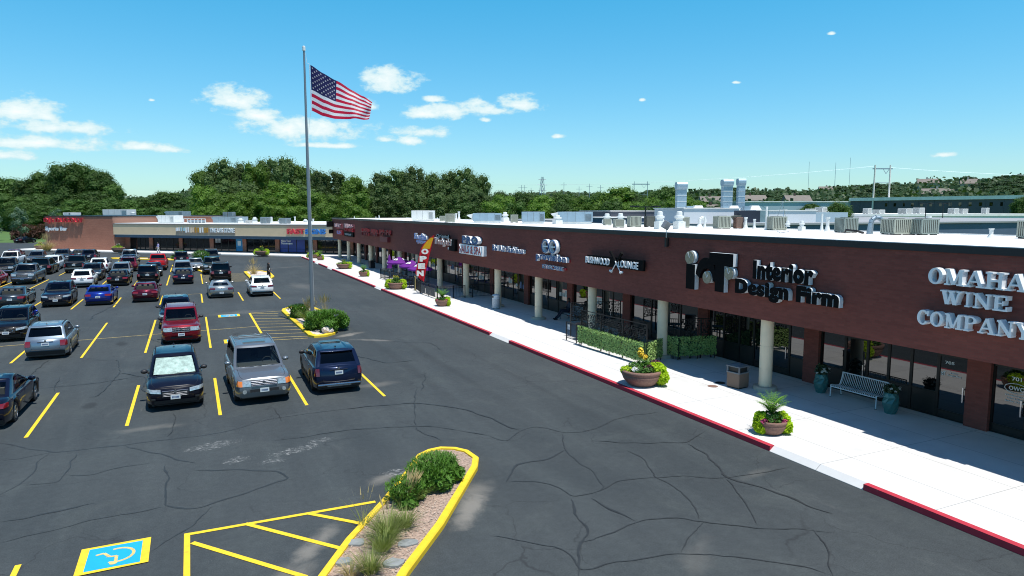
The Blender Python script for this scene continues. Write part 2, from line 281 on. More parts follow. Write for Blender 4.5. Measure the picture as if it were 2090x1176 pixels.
# ------------------------------------------------------------------ ground
U = Vector((-.738, .675, 0)); W = Vector((.675, .738, 0))          # far strip: U runs left along its front, W runs back into it
def FS(s, d, z=0): return Vector((U.x*s+W.x*d, U.y*s+W.y*d, z))
def asphalt_mat():
    m = bpy.data.materials.new('asphalt'); m.use_nodes = True; nt = m.node_tree; N = nt.nodes; L = nt.links; b = N['Principled BSDF']
    b.inputs['Roughness'].default_value = .82; b.inputs['Specular IOR Level'].default_value = .35
    g = N.new('ShaderNodeNewGeometry'); P = g.outputs['Position']
    def noi(sc, det=5, ro=.6, vec=None, dist=0):
        n = N.new('ShaderNodeTexNoise'); n.inputs['Scale'].default_value = sc; n.inputs['Detail'].default_value = det; n.inputs['Roughness'].default_value = ro
        n.inputs['Distortion'].default_value = dist; L.new(vec or P, n.inputs['Vector']); return n.outputs[0]
    def mr(v, a, b_, c, d, sm=False):
        n = N.new('ShaderNodeMapRange'); n.inputs[1].default_value = a; n.inputs[2].default_value = b_; n.inputs[3].default_value = c; n.inputs[4].default_value = d
        if sm: n.interpolation_type = 'SMOOTHSTEP'
        L.new(v, n.inputs[0]); return n.outputs[0]
    def mt(op, a, b_):
        n = N.new('ShaderNodeMath'); n.operation = op
        for i, v in enumerate((a, b_)):
            if isinstance(v, (int, float)): n.inputs[i].default_value = v
            else: L.new(v, n.inputs[i])
        return n.outputs[0]
    def mixc(f, a, b_):
        n = N.new('ShaderNodeMixRGB'); L.new(f, n.inputs[0])
        for i, v in ((1, a), (2, b_)):
            if isinstance(v, tuple): n.inputs[i].default_value = (*v, 1)
            else: L.new(v, n.inputs[i])
        return n.outputs[0]
    base = mixc(mr(noi(.09, 6, .65), .35, .65, 0, 1), (.034, .042, .045), (.050, .058, .060))
    # stretched sealer streaks
    mp = N.new('ShaderNodeMapping'); mp.inputs['Rotation'].default_value = (0, 0, .5); mp.inputs['Scale'].default_value = (.9, .12, 1); L.new(P, mp.inputs[0])
    base = mixc(mr(noi(1.0, 6, .6, mp.outputs[0]), .45, .75, 0, .35), base, (.078, .092, .092))
    base = mixc(mr(noi(.55, 8, .7, None, .6), .52, .72, 0, .4), base, (.072, .084, .080))
    # grain
    gr = mr(noi(30, 4, .85), .3, .7, .62, 1.38)
    sc = N.new('ShaderNodeVectorMath'); sc.operation = 'SCALE'; L.new(base, sc.inputs[0]); L.new(gr, sc.inputs['Scale']); base = sc.outputs[0]
    mid = mr(noi(5.5, 5, .7), .3, .7, .86, 1.14)
    sc2 = N.new('ShaderNodeVectorMath'); sc2.operation = 'SCALE'; L.new(base, sc2.inputs[0]); L.new(mid, sc2.inputs['Scale']); base = sc2.outputs[0]
    agg = mr(noi(70, 2, .6), .66, .74, 0, .45); base = mixc(agg, base, (.16, .165, .16))
    scr = mt('MULTIPLY', mr(noi(.8, 9, .75, mp.outputs[0], 1.2), .60, .70, 0, .5), mr(noi(.35, 3), .45, .62, 0, 1)); base = mixc(scr, base, (.11, .115, .112))
    # fine hairline cracks
    ds = N.new('ShaderNodeTexNoise'); ds.inputs['Scale'].default_value = .5; ds.inputs['Detail'].default_value = 5; L.new(P, ds.inputs['Vector'])
    dv = N.new('ShaderNodeVectorMath'); dv.operation = 'MULTIPLY_ADD'; L.new(ds.outputs['Color'], dv.inputs[0]); dv.inputs[1].default_value = (2.6, 2.6, 0); L.new(P, dv.inputs[2])
    fl = N.new('ShaderNodeVectorMath'); fl.operation = 'MULTIPLY'; fl.inputs[1].default_value = (1, 1, 0); L.new(dv.outputs[0], fl.inputs[0])
    vo = N.new('ShaderNodeTexVoronoi'); vo.feature = 'DISTANCE_TO_EDGE'; vo.inputs['Scale'].default_value = .27; L.new(fl.outputs[0], vo.inputs['Vector'])
    ck = mr(vo.outputs['Distance'], 0, .0075, 1, 0, True)
    ck = mt('MULTIPLY', ck, mr(noi(.25, 3), .40, .56, 0, .6))
    base = mixc(ck, base, (.020, .022, .024))
    # sand and dust washed against kerbs, paint scuffs
    nd = noi(1.3, 7, .65, None, .5)
    def spot(x, y, rx, ry, rot, edge=.5, amt=1.0, nz=nd, k=1.6):
        m1 = N.new('ShaderNodeMapping'); m1.vector_type = 'TEXTURE'; m1.inputs['Location'].default_value = (x, y, 0); m1.inputs['Rotation'].default_value = (0, 0, rot); m1.inputs['Scale'].default_value = (rx, ry, 1)
        L.new(P, m1.inputs[0]); s2 = N.new('ShaderNodeVectorMath'); s2.operation = 'MULTIPLY'; s2.inputs[1].default_value = (1, 1, 0); L.new(m1.outputs[0], s2.inputs[0])
        ln = N.new('ShaderNodeVectorMath'); ln.operation = 'LENGTH'; L.new(s2.outputs[0], ln.inputs[0])
        v = mt('ADD', mt('SUBTRACT', 1.0, ln.outputs['Value']), mt('MULTIPLY', mt('SUBTRACT', nz, .5), k))
        return mr(v, 0, edge, 0, amt, True)
    dust = None
    for a in [(5.75, 14.6, .42, 1.7, -.60, .8, .55), (6.15, 15.3, .5, 1.2, -.60, .9, .35), (2.1, 14.3, .35, 1.5, -.62, .9, .5), (1.2, 12.9, .6, 1.5, -.62, 1.0, .4), (4.25, 17.2, .6, .35, .6, .8, .4), (7.9, 38.9, 1.2, .45, .6, .7, .5), (8.6, 36.8, 1.6, .35, -.6, .8, .35),
              (13.4, 13.3, .9, .25, .2, .9, .14), (9.0, 10.4, 1.3, .4, .7, .9, .12), (6.6, 27.0, 1.2, .5, .2, .8, .22), (-1.6, 24.6, 1.3, .4, 0, .8, .2), (9.2, 66.5, 1.6, 4, .1, .9, .16), (3.0, 50.9, 3, 1.2, .1, .9, .12), (8.3, 47.5, .5, 4.0, -.1, .9, .25), (10.8, 90, 4.0, .25, .4, .8, .4)]:
        s = spot(*a); dust = s if dust is None else mt('MAXIMUM', dust, s)
    base = mixc(dust, base, (.30, .275, .235))
    oil = None
    for a in [(-3.6, 41.3, .35, .8, .1, .6, .7), (-6.4, 46.8, .3, .7, 0, .6, .7), (2.1, 41.6, .35, .9, 0, .6, .7), (-3.6, 28.4, .3, .6, 0, .6, .7), (-6.5, 30.0, .3, .6, 0, .6, .6), (2.1, 32.0, .3, .4, 0, .6, .5), (-.6, 32.4, .25, .5, 0, .6, .5), (10.2, 30, .35, 14, 0, 1.0, .35), (8.6, 33, .35, 16, 0, 1.0, .3), (12.3, 26, .3, 12, 0, 1.0, .3)]:
        s = spot(*a); oil = s if oil is None else mt('MAXIMUM', oil, s)
    base = mixc(oil, base, (.022, .025, .026))
    mp2 = N.new('ShaderNodeMapping'); mp2.inputs['Rotation'].default_value = (0, 0, .45); mp2.inputs['Scale'].default_value = (1.0, 3.4, 1); L.new(P, mp2.inputs[0])
    ns = noi(5.5, 10, .78, mp2.outputs[0])
    sf = None
    for a in [(3.3, 21.0, .45, .22, .3, .9, .75, ns, 5.0), (1.8, 19.8, .40, .20, .1, .9, .7, ns, 5.0), (2.5, 20.45, .6, .2, .3, .3, .8, ns, 5.0), (.3, 21.9, .6, .25, .2, .3, .7, ns, 5.0), (.9, 20.3, .3, .2, .2, .3, .7, ns, 5), (4.7, 17.5, .3, .2, .2, .3, .8, ns, 5)]:
        s = spot(*a); sf = s if sf is None else mt('MAXIMUM', sf, s)
    base = mixc(mt('MULTIPLY', sf, mr(ns, .50, .66, 0, 1, True)), base, (.58, .58, .56))
    spk = mr(noi(9, 2, .5), .80, .83, 0, .5); base = mixc(spk, base, (.5, .5, .48))
    L.new(base, b.inputs['Base Color'])
    bp = N.new('ShaderNodeBump'); bp.inputs['Strength'].default_value = .35; bp.inputs['Distance'].default_value = .01; L.new(noi(60, 3, .7), bp.inputs['Height']); L.new(bp.outputs[0], b.inputs['Normal'])
    return m
M_ASPH = asphalt_mat()
M_SEAM = pm('crack_sealant', (.024, .028, .029), .6, var=.3, vscale=5)

# terrain: flat near, rising to a wooded ridge on the right
def ridge(az):      # ridge elevation (m at 700 m) against azimuth, degrees right of +Y
    pts = [(-60, 6), (-12, 6), (-3, 10), (2, 22), (6, 12), (18, 14), (28, 16), (33, 15), (38, 17), (42, 18), (48, 17), (53, 20), (57, 24), (62, 27), (80, 28), (120, 20), (180, 5)]
    for (a, h), (b_, k) in zip(pts[:-1], pts[1:]):
        if a <= az <= b_: t = (az-a)/(b_-a); t = t*t*(3-2*t); return h+(k-h)*t
    return 5
def terrain(x, y):
    r = sqrt(x*x+y*y); az = math.degrees(atan2(x, y))
    t = max(0, min(1, (r-290)/400)); t = t*t*(3-2*t)
    return ridge(az)*t + (2.5*noise.noise((x*.006, y*.006, 0)) if r > 330 else 0)*t
mb = MB(); rad = [0, 60, 140, 220, 290, 330, 380, 430, 490, 560, 640, 720, 850, 1100, 1800, 3500]
azs = list(range(-180, 181, 4))
mb.grid([[(r*sin(radians(a)), r*cos(radians(a)), terrain(r*sin(radians(a)), r*cos(radians(a)))-.02) for a in azs] for r in rad])
ground = struct(mb.build('ground', M_GRASS, smooth=True, fixn=True))
# parking lot asphalt, one sheet
ap = [(-160, -40), (60, -40), (60, -30), (23, -30), (23, 111), FS(60, 125)[:2], FS(121, 125)[:2], (-20, 172), (-30, 186), (-75, 196), (-160, 190)]
parking = struct(MB().prism(ap, -.3, 0).build('asphalt_road', M_ASPH))
# sealed cracks traced where they lie on the lot
CR = [[(-5.55, 24.86), (-4.94, 24.24), (-4.04, 23.22), (-3.05, 23.12), (-2.16, 23.08), (-1.11, 23.13), (-0.15, 22.99), (0.85, 23.16), (1.8, 23.85), (2.93, 24.06), (4.61, 24.06)], [(-4.04, 23.22), (-4.17, 22.21), (-4.22, 20.89), (-4.6, 20.22)], [(-5.18, 23.05), (-4.6, 23.04), (-4.04, 23.22)], [(-2.16, 23.08), (-1.46, 22.15), (-0.93, 21.54), (-0.67, 21.07), (-0.17, 20.54)], [(-3.33, 22.88), (-3.31, 21.6), (-3.32, 21.02), (-3.41, 20.51), (-4.17, 20.62)], [(-3.33, 21.14), (-3.01, 20.8), (-2.65, 20.56), (-2.52, 20.96), (-2.01, 21.07), (-1.29, 21.11)], [(-0.91, 20.68), (-0.9, 19.34), (-0.88, 17.79), (-0.77, 17.58), (0.02, 17.22), (0.24, 17.48), (0.92, 17.7), (1.66, 18.15), (2.16, 18.2), (1.87, 18.91), (1.27, 19.26), (-0.17, 19.94)], [(0.12, 17.23), (-0.2, 16.38), (-0.68, 15.84), (-1.04, 15.37)], [(-0.88, 17.66), (-1.74, 17.6), (-2.43, 17.64), (-3.13, 17.36), (-3.99, 17.21)], [(-4.22, 18.34), (-3.68, 18.42), (-3.02, 18.48), (-2.34, 18.68)], [(8.2, 19.19), (8.34, 18.37), (9.25, 19.24), (9.9, 19.49), (10.38, 18.7), (10.41, 18.42), (11.5, 18.29), (12.31, 18.82), (13.29, 19.1), (14.48, 19.05)], [(10.41, 18.42), (9.64, 17.05), (9.59, 16.41), (9.51, 15.22), (9.28, 14.13), (8.94, 14.06)], [(9.64, 17.05), (9.02, 16.67), (8.28, 16.6), (7.97, 16.74), (7.14, 15.59)], [(7.14, 15.59), (7.96, 15.38), (8.2, 14.74), (8.21, 13.91), (9.19, 14.11), (9.88, 14.49), (10.86, 14.21), (11.61, 13.94), (12.46, 13.39), (13.7, 13.26), (14.58, 13.25)], [(11.33, 16.26), (11.49, 15.74), (10.84, 14.41), (10.91, 13.47), (10.59, 12.34), (10.26, 11.77)], [(8.16, 13.93), (7.76, 13.36), (7.77, 12.4), (7.13, 11.95), (6.47, 10.83)], [(5.56, 13.04), (6.05, 12.57), (6.54, 12.17), (6.82, 11.63), (6.52, 10.92), (7.33, 10.95), (8.13, 10.9), (8.92, 10.65), (9.72, 10.1), (10.44, 9.5), (10.98, 8.79)], [(7.13, 11.95), (7.87, 11.96), (8.9, 12.32), (9.63, 12.2), (10.28, 11.62), (11.02, 10.88), (12.16, 10.29), (12.45, 10.03)], [(8.62, 13.78), (8.65, 12.95), (8.9, 12.32)], [(10.28, 11.62), (9.53, 11.31), (8.86, 10.68)], [(12.46, 13.39), (12.06, 12.44), (11.24, 11.04)], [(13.32, 16.04), (13.29, 15.12), (12.88, 14.24), (12.46, 13.39), (12.84, 12.75), (13.05, 11.97), (13.02, 11.05), (13.22, 10.67)], [(10.95, 17.4), (11.24, 17.16), (11.97, 16.67), (13.32, 16.04), (14.65, 16.71)], [(12.2, 10.33), (11.75, 9.56), (10.92, 8.74)], [(4.61, 24.06), (5.64, 23.98), (7.24, 23.8), (8.66, 22.03), (9.25, 19.24)], [(7.91, 25.99), (6.82, 22.76), (6.26, 20.63), (6.66, 19.4)], [(8.2, 19.19), (7.54, 20.03), (6.84, 20.91), (5.65, 21.36), (4.12, 21.63), (2.03, 21.57)], [(6.59, 34.02), (7.95, 30.69), (9.4, 30.83)], [(8.88, 37.36), (10.2, 35.16), (11.39, 34.61), (11.22, 32.53)], [(9.05, 28.25), (7.86, 25.18)], [(-0.28, 28.99), (0.2, 26.53)], [(-0.83, 26.01), (-0.73, 24.74), (-0.95, 23.36)], [(2.41, 25.15), (2.47, 23.54)], [(-5.31, 59.71), (-6.22, 53.34), (-6.1, 50.99)], [(-2.48, 48.22), (-2.48, 42.66), (-1.69, 40.71)], [(-4.68, 37.41), (-3.42, 36.82), (-3.07, 33.71), (-3.48, 29.7), (-4.11, 29.61)], [(-3.07, 33.71), (-1.97, 32.41), (-2.01, 29.79), (-1.31, 29.07)], [(-6.37, 38.19), (-6.49, 36.02), (-6.59, 34.57)], [(-5.36, 34.0), (-5.16, 31.27)], [(-6.07, 32.1), (-4.07, 32.02), (-2.17, 32.7)]]
mb = MB(); rc = random.Random(3)
for ci, line in enumerate(CR):
    pts = []
    for a, b_ in zip(line[:-1], line[1:]):
        n = max(2, int(math.dist(a, b_)/.12))
        for i in range(n): t = i/n; pts.append(Vector((a[0]+(b_[0]-a[0])*t, a[1]+(b_[1]-a[1])*t, 0)))
    pts.append(Vector((*line[-1], 0)))
    for _ in range(8): pts = [pts[0]]+[(pts[i-1]+pts[i]*2+pts[i+1])/4 for i in range(1, len(pts)-1)]+[pts[-1]]
    pts = [p+Vector((noise.noise((p.x*1.6, p.y*1.6, 0)), noise.noise((p.x*1.6, p.y*1.6, 9)), 0))*.10+Vector((noise.noise((p.x*7, p.y*7, 0)), noise.noise((p.x*7, p.y*7, 9)), 0))*.025 for p in pts]
    w0 = .015 if ci % 3 else .026
    if pts[0].y > 26: w0 *= .8
    L_, R_ = [], []
    for i, p in enumerate(pts):
        d = (pts[min(i+1, len(pts)-1)]-pts[max(i-1, 0)]).normalized(); n = Vector((-d.y, d.x, 0))
        e = min(1, min(i, len(pts)-1-i)/4+.15); w = w0*e*(1+.9*noise.noise((p.x*2.2, p.y*2.2, 4))+.35*noise.noise((p.x*12, p.y*12, 4)))
        L_.append(p+n*w+Vector((0, 0, .003+.0004*ci))); R_.append(p-n*w+Vector((0, 0, .003+.0004*ci)))
    mb.grid([R_, L_])
mb.build('crack_seam', M_SEAM, parking)

# ------------------------------------------------------------------ road markings
def strip(mb, a, b_, w, z=.006):
    a = Vector((*a, z)); b_ = Vector((*b_, z)); d = (b_-a).normalized(); n = Vector((-d.y, d.x, 0))*w/2
    mb.quad(a-n, b_-n, b_+n, a+n)
def lines(name, segs, w, mat=M_YEL, z=.006):
    mb = MB()
    for i, (a, b_) in enumerate(segs): strip(mb, a, b_, w, z+.00035*(i % 5))
    return struct(mb.build(name, mat))
lines('stall_line', [((x, 25.15), (x, 31.0)) for x in (-10.65, -7.8, -4.95, -2.2, .63, 3.53, 6.4)] + [((x, 38.1), (x, 49.6)) for x in (-19.0, -16.2, -13.4, -10.6, -7.85, -5.05, -2.33, .65)], .11)
lines('stall_line', [((x, 57.6), (x, 63.8)) for x in (-19.1, -16.3, -13.5, -10.8, -8.05, -5.4, -2.35, .57, 3.5, 6.3)] + [((x, 72.6), (x, 84)) for x in (-21.9, -19.1, -16.3, -13.5, -10.8, -7.95, -5.1, -2.3, .82)] +
      [((x, 89), (x, 100.3)) for x in (-24.5, -21.7, -18.9, -16.1, -13.3, -10.5, -7.9, -5.1, -2.35)] + [((x, 106), (x, 112.3)) for x in (-21.6, -18.8, -15.0, -12.2, -9.4)] + [((3.5, 9), (-3.7+7.2, 9.1))] + [((-3.42, 9.5), (-3.42, 15.9))], .11, z=.0062)
lines('stall_end_line', [((-20, 42.3), (3.35, 44.15)), ((-2.35, 63.7), (.57, 64.0))], .06, M_YELOLD, .0085)
lines('hatching', [((-.36, 15.9), (3.75, 15.85)), ((.8, 15.93), (2.62, 13.75)), ((2.17, 15.87), (3.15, 14.85)), ((-.28, 15.45), (1.7, 13.0)), ((-.3, 13.5), (.6, 12.3))], .12, M_YEL, .0105)
lines('hatching', [((-.38, 10.0), (-.38, 15.96))], .12, M_YEL, .0125)
hs = [((3.45+.02*i, 50.0-1.27*i+.0), (5.2+.08*i, 49.1-1.22*i)) for i in range(9)]
lines('hatching', hs, .07, M_YELOLD, .0145)
lines('hatching', [((3.4, 50.15), (5.5, 50.3)), ((3.35, 39.0), (5.6, 38.75))], .07, M_YELOLD, .0165)
lines('hatching', [((3.42, 50.2), (3.42, 38.6))], .13, M_YEL, .0185)
lines('hatching', [((.95, 84-.75*i), (5.2, 83.4-.75*i)) for i in range(14)], .07, M_YELOLD, .0145)
# the near handicap panel
def hc_panel(x0, x1, y0, y1, label_z=.02, flip=1):
    m = MB().prism([(x0, y0), (x1, y0+.04), (x1, y1), (x0, y1-.02)], label_z-.001, label_z); p = struct(m.build('disabled_parking_panel', M_YEL))
    w = x1-x0; h = y1-y0; bx = .12*w; by = .09*h
    MB().prism([(x0+bx, y0+by), (x1-bx, y0+by), (x1-bx, y1-by), (x0+bx, y1-by)], label_z+.001, label_z+.0022).build('blue_panel', M_BLUEP, p)
    m = MB(); cx, cy = (x0+x1)/2, (y0+y1)/2; k = h*.30; z = label_z+.0045
    cnt = [0]
    def st(a, b_, wd): cnt[0] += 1; strip(m, (cx+a[0]*k, cy+a[1]*k*flip), (cx+b_[0]*k, cy+b_[1]*k*flip), wd*k, z+.0002*(cnt[0] % 7))
    # wheel arc
    ps = [(.05+.95*cos(t)*.9, -.10+.95*sin(t)) for t in [radians(200-i*17) for i in range(15)]]
    ps = [(.15+.82*cos(radians(110-i*17.5)), .02+.85*sin(radians(110-i*17.5))) for i in range(14)]
    for a, b_ in zip(ps[:-1], ps[1:]): st(a, b_, .17)
    m2 = [(-.95, .42), (-.55, .52), (-.22, -.05), (.12, -.08), (.12, -.75)]
    z += .0015
    for a, b_ in zip(m2[:-1], m2[1:]): st(a, b_, .17)
    st((-.3, .02), (-.3, -.05), .2)
    hd = [(cx+(.02+.20*cos(t))*k, cy+(-.95+.17*sin(t))*k*flip) for t in [2*pi*i/16 for i in range(16)]]
    m.prism(hd, z+.002, z+.003); m.build('wheelchair_mark', M_YELOLD, p)
hc_panel(-2.36, -1.08, 14.88, 16.08, flip=1)
hc_panel(1.4, 2.75, 48.9, 50.1); hc_panel(1.35, 2.7, 39.0, 40.2)

# ------------------------------------------------------------------ sidewalk, kerb
def paving_mat():
    m = pm('sidewalk_concrete', (.64, .63, .605), .9, var=.06, vscale=1.2, bump=.15, bscale=40); nt = m.node_tree; N = nt.nodes; L = nt.links; b = N['Principled BSDF']
    g = N.new('ShaderNodeNewGeometry'); br = N.new('ShaderNodeTexBrick'); br.offset = 0
    br.inputs['Color1'].default_value = (1, 1, 1, 1); br.inputs['Color2'].default_value = (.95, .95, .95, 1); br.inputs['Mortar'].default_value = (.55, .55, .55, 1)
    br.inputs['Scale'].default_value = 1; br.inputs['Brick Width'].default_value = 1.83; br.inputs['Row Height'].default_value = 3.2; br.inputs['Mortar Size'].default_value = .012
    L.new(g.outputs['Position'], br.inputs['Vector']); mx = N.new('ShaderNodeMixRGB'); mx.blend_type = 'MULTIPLY'; mx.inputs[0].default_value = 1
    src = b.inputs['Base Color'].links[0].from_socket; L.new(src, mx.inputs[1]); L.new(br.outputs[0], mx.inputs[2])
    n = N.new('ShaderNodeTexNoise'); n.inputs['Scale'].default_value = .8; n.inputs['Detail'].default_value = 7; L.new(g.outputs['Position'], n.inputs['Vector'])
    r = N.new('ShaderNodeMapRange'); r.inputs[1].default_value = .55; r.inputs[2].default_value = .75; r.inputs[3].default_value = 0; r.inputs[4].default_value = .35; L.new(n.outputs[0], r.inputs[0])
    m3 = N.new('ShaderNodeMixRGB'); m3.inputs[2].default_value = (.42, .40, .37, 1); L.new(r.outputs[0], m3.inputs[0]); L.new(mx.outputs[0], m3.inputs[1])
    L.new(m3.outputs[0], b.inputs['Base Color']); return m
M_WALK = paving_mat()
K = FS(63.1, 91.4)
walk = [(15.28, -30), (22.9, -30), (22.9, 111.2), FS(124, 97.65)[:2], FS(124, 91.58)[:2], (15.28, 109.9)]
sw = struct(MB().prism(walk, -.28, .15).build('sidewalk', M_WALK))
def kerb(name, a, b_, mat, w=.18, z=.155, parent=None):
    a = Vector((*a, 0)); b_ = Vector((*b_, 0)); d = (b_-a).normalized(); n = Vector((d.y, -d.x, 0))
    m = MB().prism([a, b_, b_+n*w, a+n*w], -.25, z); return m.build(name, mat, parent)
reds = [(-20, 11.35), (14.45, 32.75), (35.35, 59.9), (62.3, 83.4), (86.6, 93), (96, 108)]
prev = -30
for (a, b_) in reds:
    if a > prev: MB().add([(15.09, prev, .008), (15.09, a, .008), (15.279, a, .151), (15.279, prev, .151), (15.09, prev, -.2), (15.09, a, -.2)], [(0, 3, 2, 1), (0, 1, 5, 4)]).build('kerb_ramp', M_WALK, sw)
    kerb('painted_kerb', (15.1, a), (15.1, b_), M_RED, parent=sw)
    prev = b_
kerb('kerb', (15.1, prev), (15.1, 109.8), M_CONC, parent=sw)
kerb('kerb', (15.1, 109.9), FS(124, 91.4)[:2], M_CONC, z=.153, parent=sw)
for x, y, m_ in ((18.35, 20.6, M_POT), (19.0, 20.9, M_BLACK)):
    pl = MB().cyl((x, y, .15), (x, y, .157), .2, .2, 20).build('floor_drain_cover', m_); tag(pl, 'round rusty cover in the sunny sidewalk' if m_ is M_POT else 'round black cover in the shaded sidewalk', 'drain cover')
# ------------------------------------------------------------------ lettering
_tc = {}
def text_geo(s, bold=.0, shear=0.0):
    key = (s, bold, shear)
    if key in _tc: return _tc[key]
    cu = bpy.data.curves.new('t', 'FONT'); cu.body = s; cu.size = 1; cu.extrude = .5; cu.offset = bold; cu.shear = shear; cu.resolution_u = 3
    cu.space_character = 1.0 + bold*1.5
    o = bpy.data.objects.new('t', cu); COL.objects.link(o); dg = bpy.context.evaluated_depsgraph_get(); dg.update()
    me = bpy.data.meshes.new_from_object(o.evaluated_get(dg)); vs = [tuple(v.co) for v in me.vertices]; fs = [(tuple(p.vertices), p.normal.z) for p in me.polygons]
    bpy.data.objects.remove(o); bpy.data.curves.remove(cu); bpy.data.meshes.remove(me)
    x0 = min(v[0] for v in vs); x1 = max(v[0] for v in vs); y0 = min(v[1] for v in vs); y1 = max(v[1] for v in vs)
    vs = [((v[0]-x0)/(x1-x0), (v[1]-y0)/(y1-y0), v[2]+.5) for v in vs]
    _tc[key] = (vs, fs); return _tc[key]
def put_text(name, s, M, w, h, depth, face, side, parent, bold=.03, shear=0.0):
    vs, fs = text_geo(s, bold, shear); mb = MB(); mb.v = [tuple(M @ Vector((v[0]*w, v[1]*h, v[2]*depth))) for v in vs]
    mb.f = [f for f, n in fs]; mb.m = [0 if nz > .9 else 1 for f, nz in fs]
    return mb.build(name, [face, side], parent)
def stripM(yl, z, x=19.4):        # local x to picture right (-Y), y up, z out of the wall (-X)
    return Matrix(((0, 0, -1, x), (-1, 0, 0, yl), (0, 1, 0, z), (0, 0, 0, 1)))
def farM(s, z, d=95.0):
    p = FS(s, d, z); return Matrix(((-U.x, 0, -W.x, p.x), (-U.y, 0, -W.y, p.y), (0, 1, 0, z), (0, 0, 0, 1)))
# slab serif letters from strokes: unit box width 1 (scaled), height 1
def serif_letter(ch, t=.17):
    P = []; s = .10; e = .12
    def bar(a, b_, w): 
        a = Vector((*a, 0)); b_ = Vector((*b_, 0)); d = (b_-a).normalized(); n = Vector((-d.y, d.x, 0))*w/2
        P.append([a-n, b_-n, b_+n, a+n])
    def box(x0, x1, y0, y1): P.append([Vector((x0, y0, 0)), Vector((x1, y0, 0)), Vector((x1, y1, 0)), Vector((x0, y1, 0))])
    if ch in 'OC':
        n = 26; a0, a1 = (0, 360) if ch == 'O' else (38, 322); st = []
        for i in range(n+1):
            a = radians(a0+(a1-a0)*i/n); th = .13+.11*abs(cos(a)); st.append(((.5+.5*cos(a), .5+.52*sin(a)), (.5+(.5-th)*cos(a), .5+(.52-th*.75)*sin(a))))
        for (o1, i1), (o2, i2) in zip(st[:-1], st[1:]): P.append([Vector((*i1, 0)), Vector((*o1, 0)), Vector((*o2, 0)), Vector((*i2, 0))])
        if ch == 'C': box(.84, .97, .62, .98)
        return P, 1.0 if ch == 'O' else .92
    if ch == 'I': box(.2, .2+.6, 0, s); box(.2, .8, 1-s, 1); box(.36, .64, s, 1-s); return P, .5
    if ch == 'H': [box(x, x+.4, y, y+s) for x in (0, .6) for y in (0, 1-s)]; box(.1, .3, s, 1-s); box(.7, .9, s, 1-s); box(.3, .7, .44, .56); return P, 1.12
    if ch == 'M': box(0, .3, 0, s); box(.64, 1, 0, s); box(.10, .20, s, 1-s); box(.74, .92, s, 1-s); box(0, .24, 1-s, 1); box(.76, 1, 1-s, 1); bar((.16, .97), (.48, .06), .2); bar((.80, .97), (.50, .06), .10); return P, 1.3
    if ch == 'A': box(-.05, .3, 0, s); box(.6, 1.05, 0, s); bar((.10, s*.6), (.47, .98), .10); bar((.86, s*.6), (.50, .98), .21); box(.26, .72, .30, .40); return P, 1.1
    if ch == 'W': bar((.16, .94), (.34, .03), .18); bar((.52, .94), (.36, .03), .09); bar((.50, .94), (.70, .03), .18); bar((.88, .94), (.70, .03), .09); box(0, .32, 1-s, 1); box(.38, .66, 1-s, 1); box(.76, 1.02, 1-s, 1); return P, 1.45
    if ch == 'N': box(0, .32, 0, s); box(0, .26, 1-s, 1); box(.68, 1, 1-s, 1); box(.12, .21, s, 1-s); box(.79, .90, .0, 1-s); bar((.14, .97), (.84, .05), .22); return P, 1.1
    if ch == 'E': box(0, .34, 0, s); box(0, .34, 1-s, 1); box(.1, .34, s, 1-s); box(.34, .95, 0, s); box(.34, .9, 1-s, 1); box(.34, .66, .46, .55); box(.84, .95, s, .30); box(.80, .9, .72, 1-s); box(.60, .69, .36, .66); return P, .92
    if ch == 'P':
        box(0, .42, 0, s); box(0, .3, 1-s, 1); box(.1, .34, s, 1-s)
        st = [((.5+.46*cos(a), .74+.26*sin(a)), (.5+.24*cos(a), .74+.16*sin(a))) for a in [radians(-90+180*i/10) for i in range(11)]]
        for (o1, i1), (o2, i2) in zip(st[:-1], st[1:]): P.append([Vector((*i1, 0)), Vector((*o1, 0)), Vector((*o2, 0)), Vector((*i2, 0))])
        box(.30, .5, .9, 1); box(.34, .5, .48, .58); return P, .95
    if ch == 'Y': box(.28, .74, 0, s); box(.39, .63, s, .5); bar((.16, .95), (.50, .42), .22); bar((.86, .95), (.55, .45), .10); box(-.02, .36, 1-s, 1); box(.68, 1.04, 1-s, 1); return P, 1.05
    return P, 1
def serif_text(name, s, M, w, h, depth, mat, parent):
    adv = []; tot = 0
    for ch in s: P, a = serif_letter(ch); adv.append((P, a)); tot += a*.62+.075
    tot -= .075; k = w/tot; x = 0; mb = MB(); q = 0
    for P, a in adv:
        for poly in P:
            q += 1; dz = .0008*(q % 9)
            lo = [M @ Vector((x*k+p.x*a*.62*k, p.y*h, .02)) for p in poly]; hi = [M @ Vector((x*k+p.x*a*.62*k, p.y*h, depth+dz)) for p in poly]
            n = len(lo); mb.add(lo+hi, [tuple(range(n-1, -1, -1)), tuple(range(n, 2*n))]+[(i, (i+1) % n, n+(i+1) % n, n+i) for i in range(n)])
        x += a*.62+.075
    return mb.build(name, mat, parent, fixn=True)

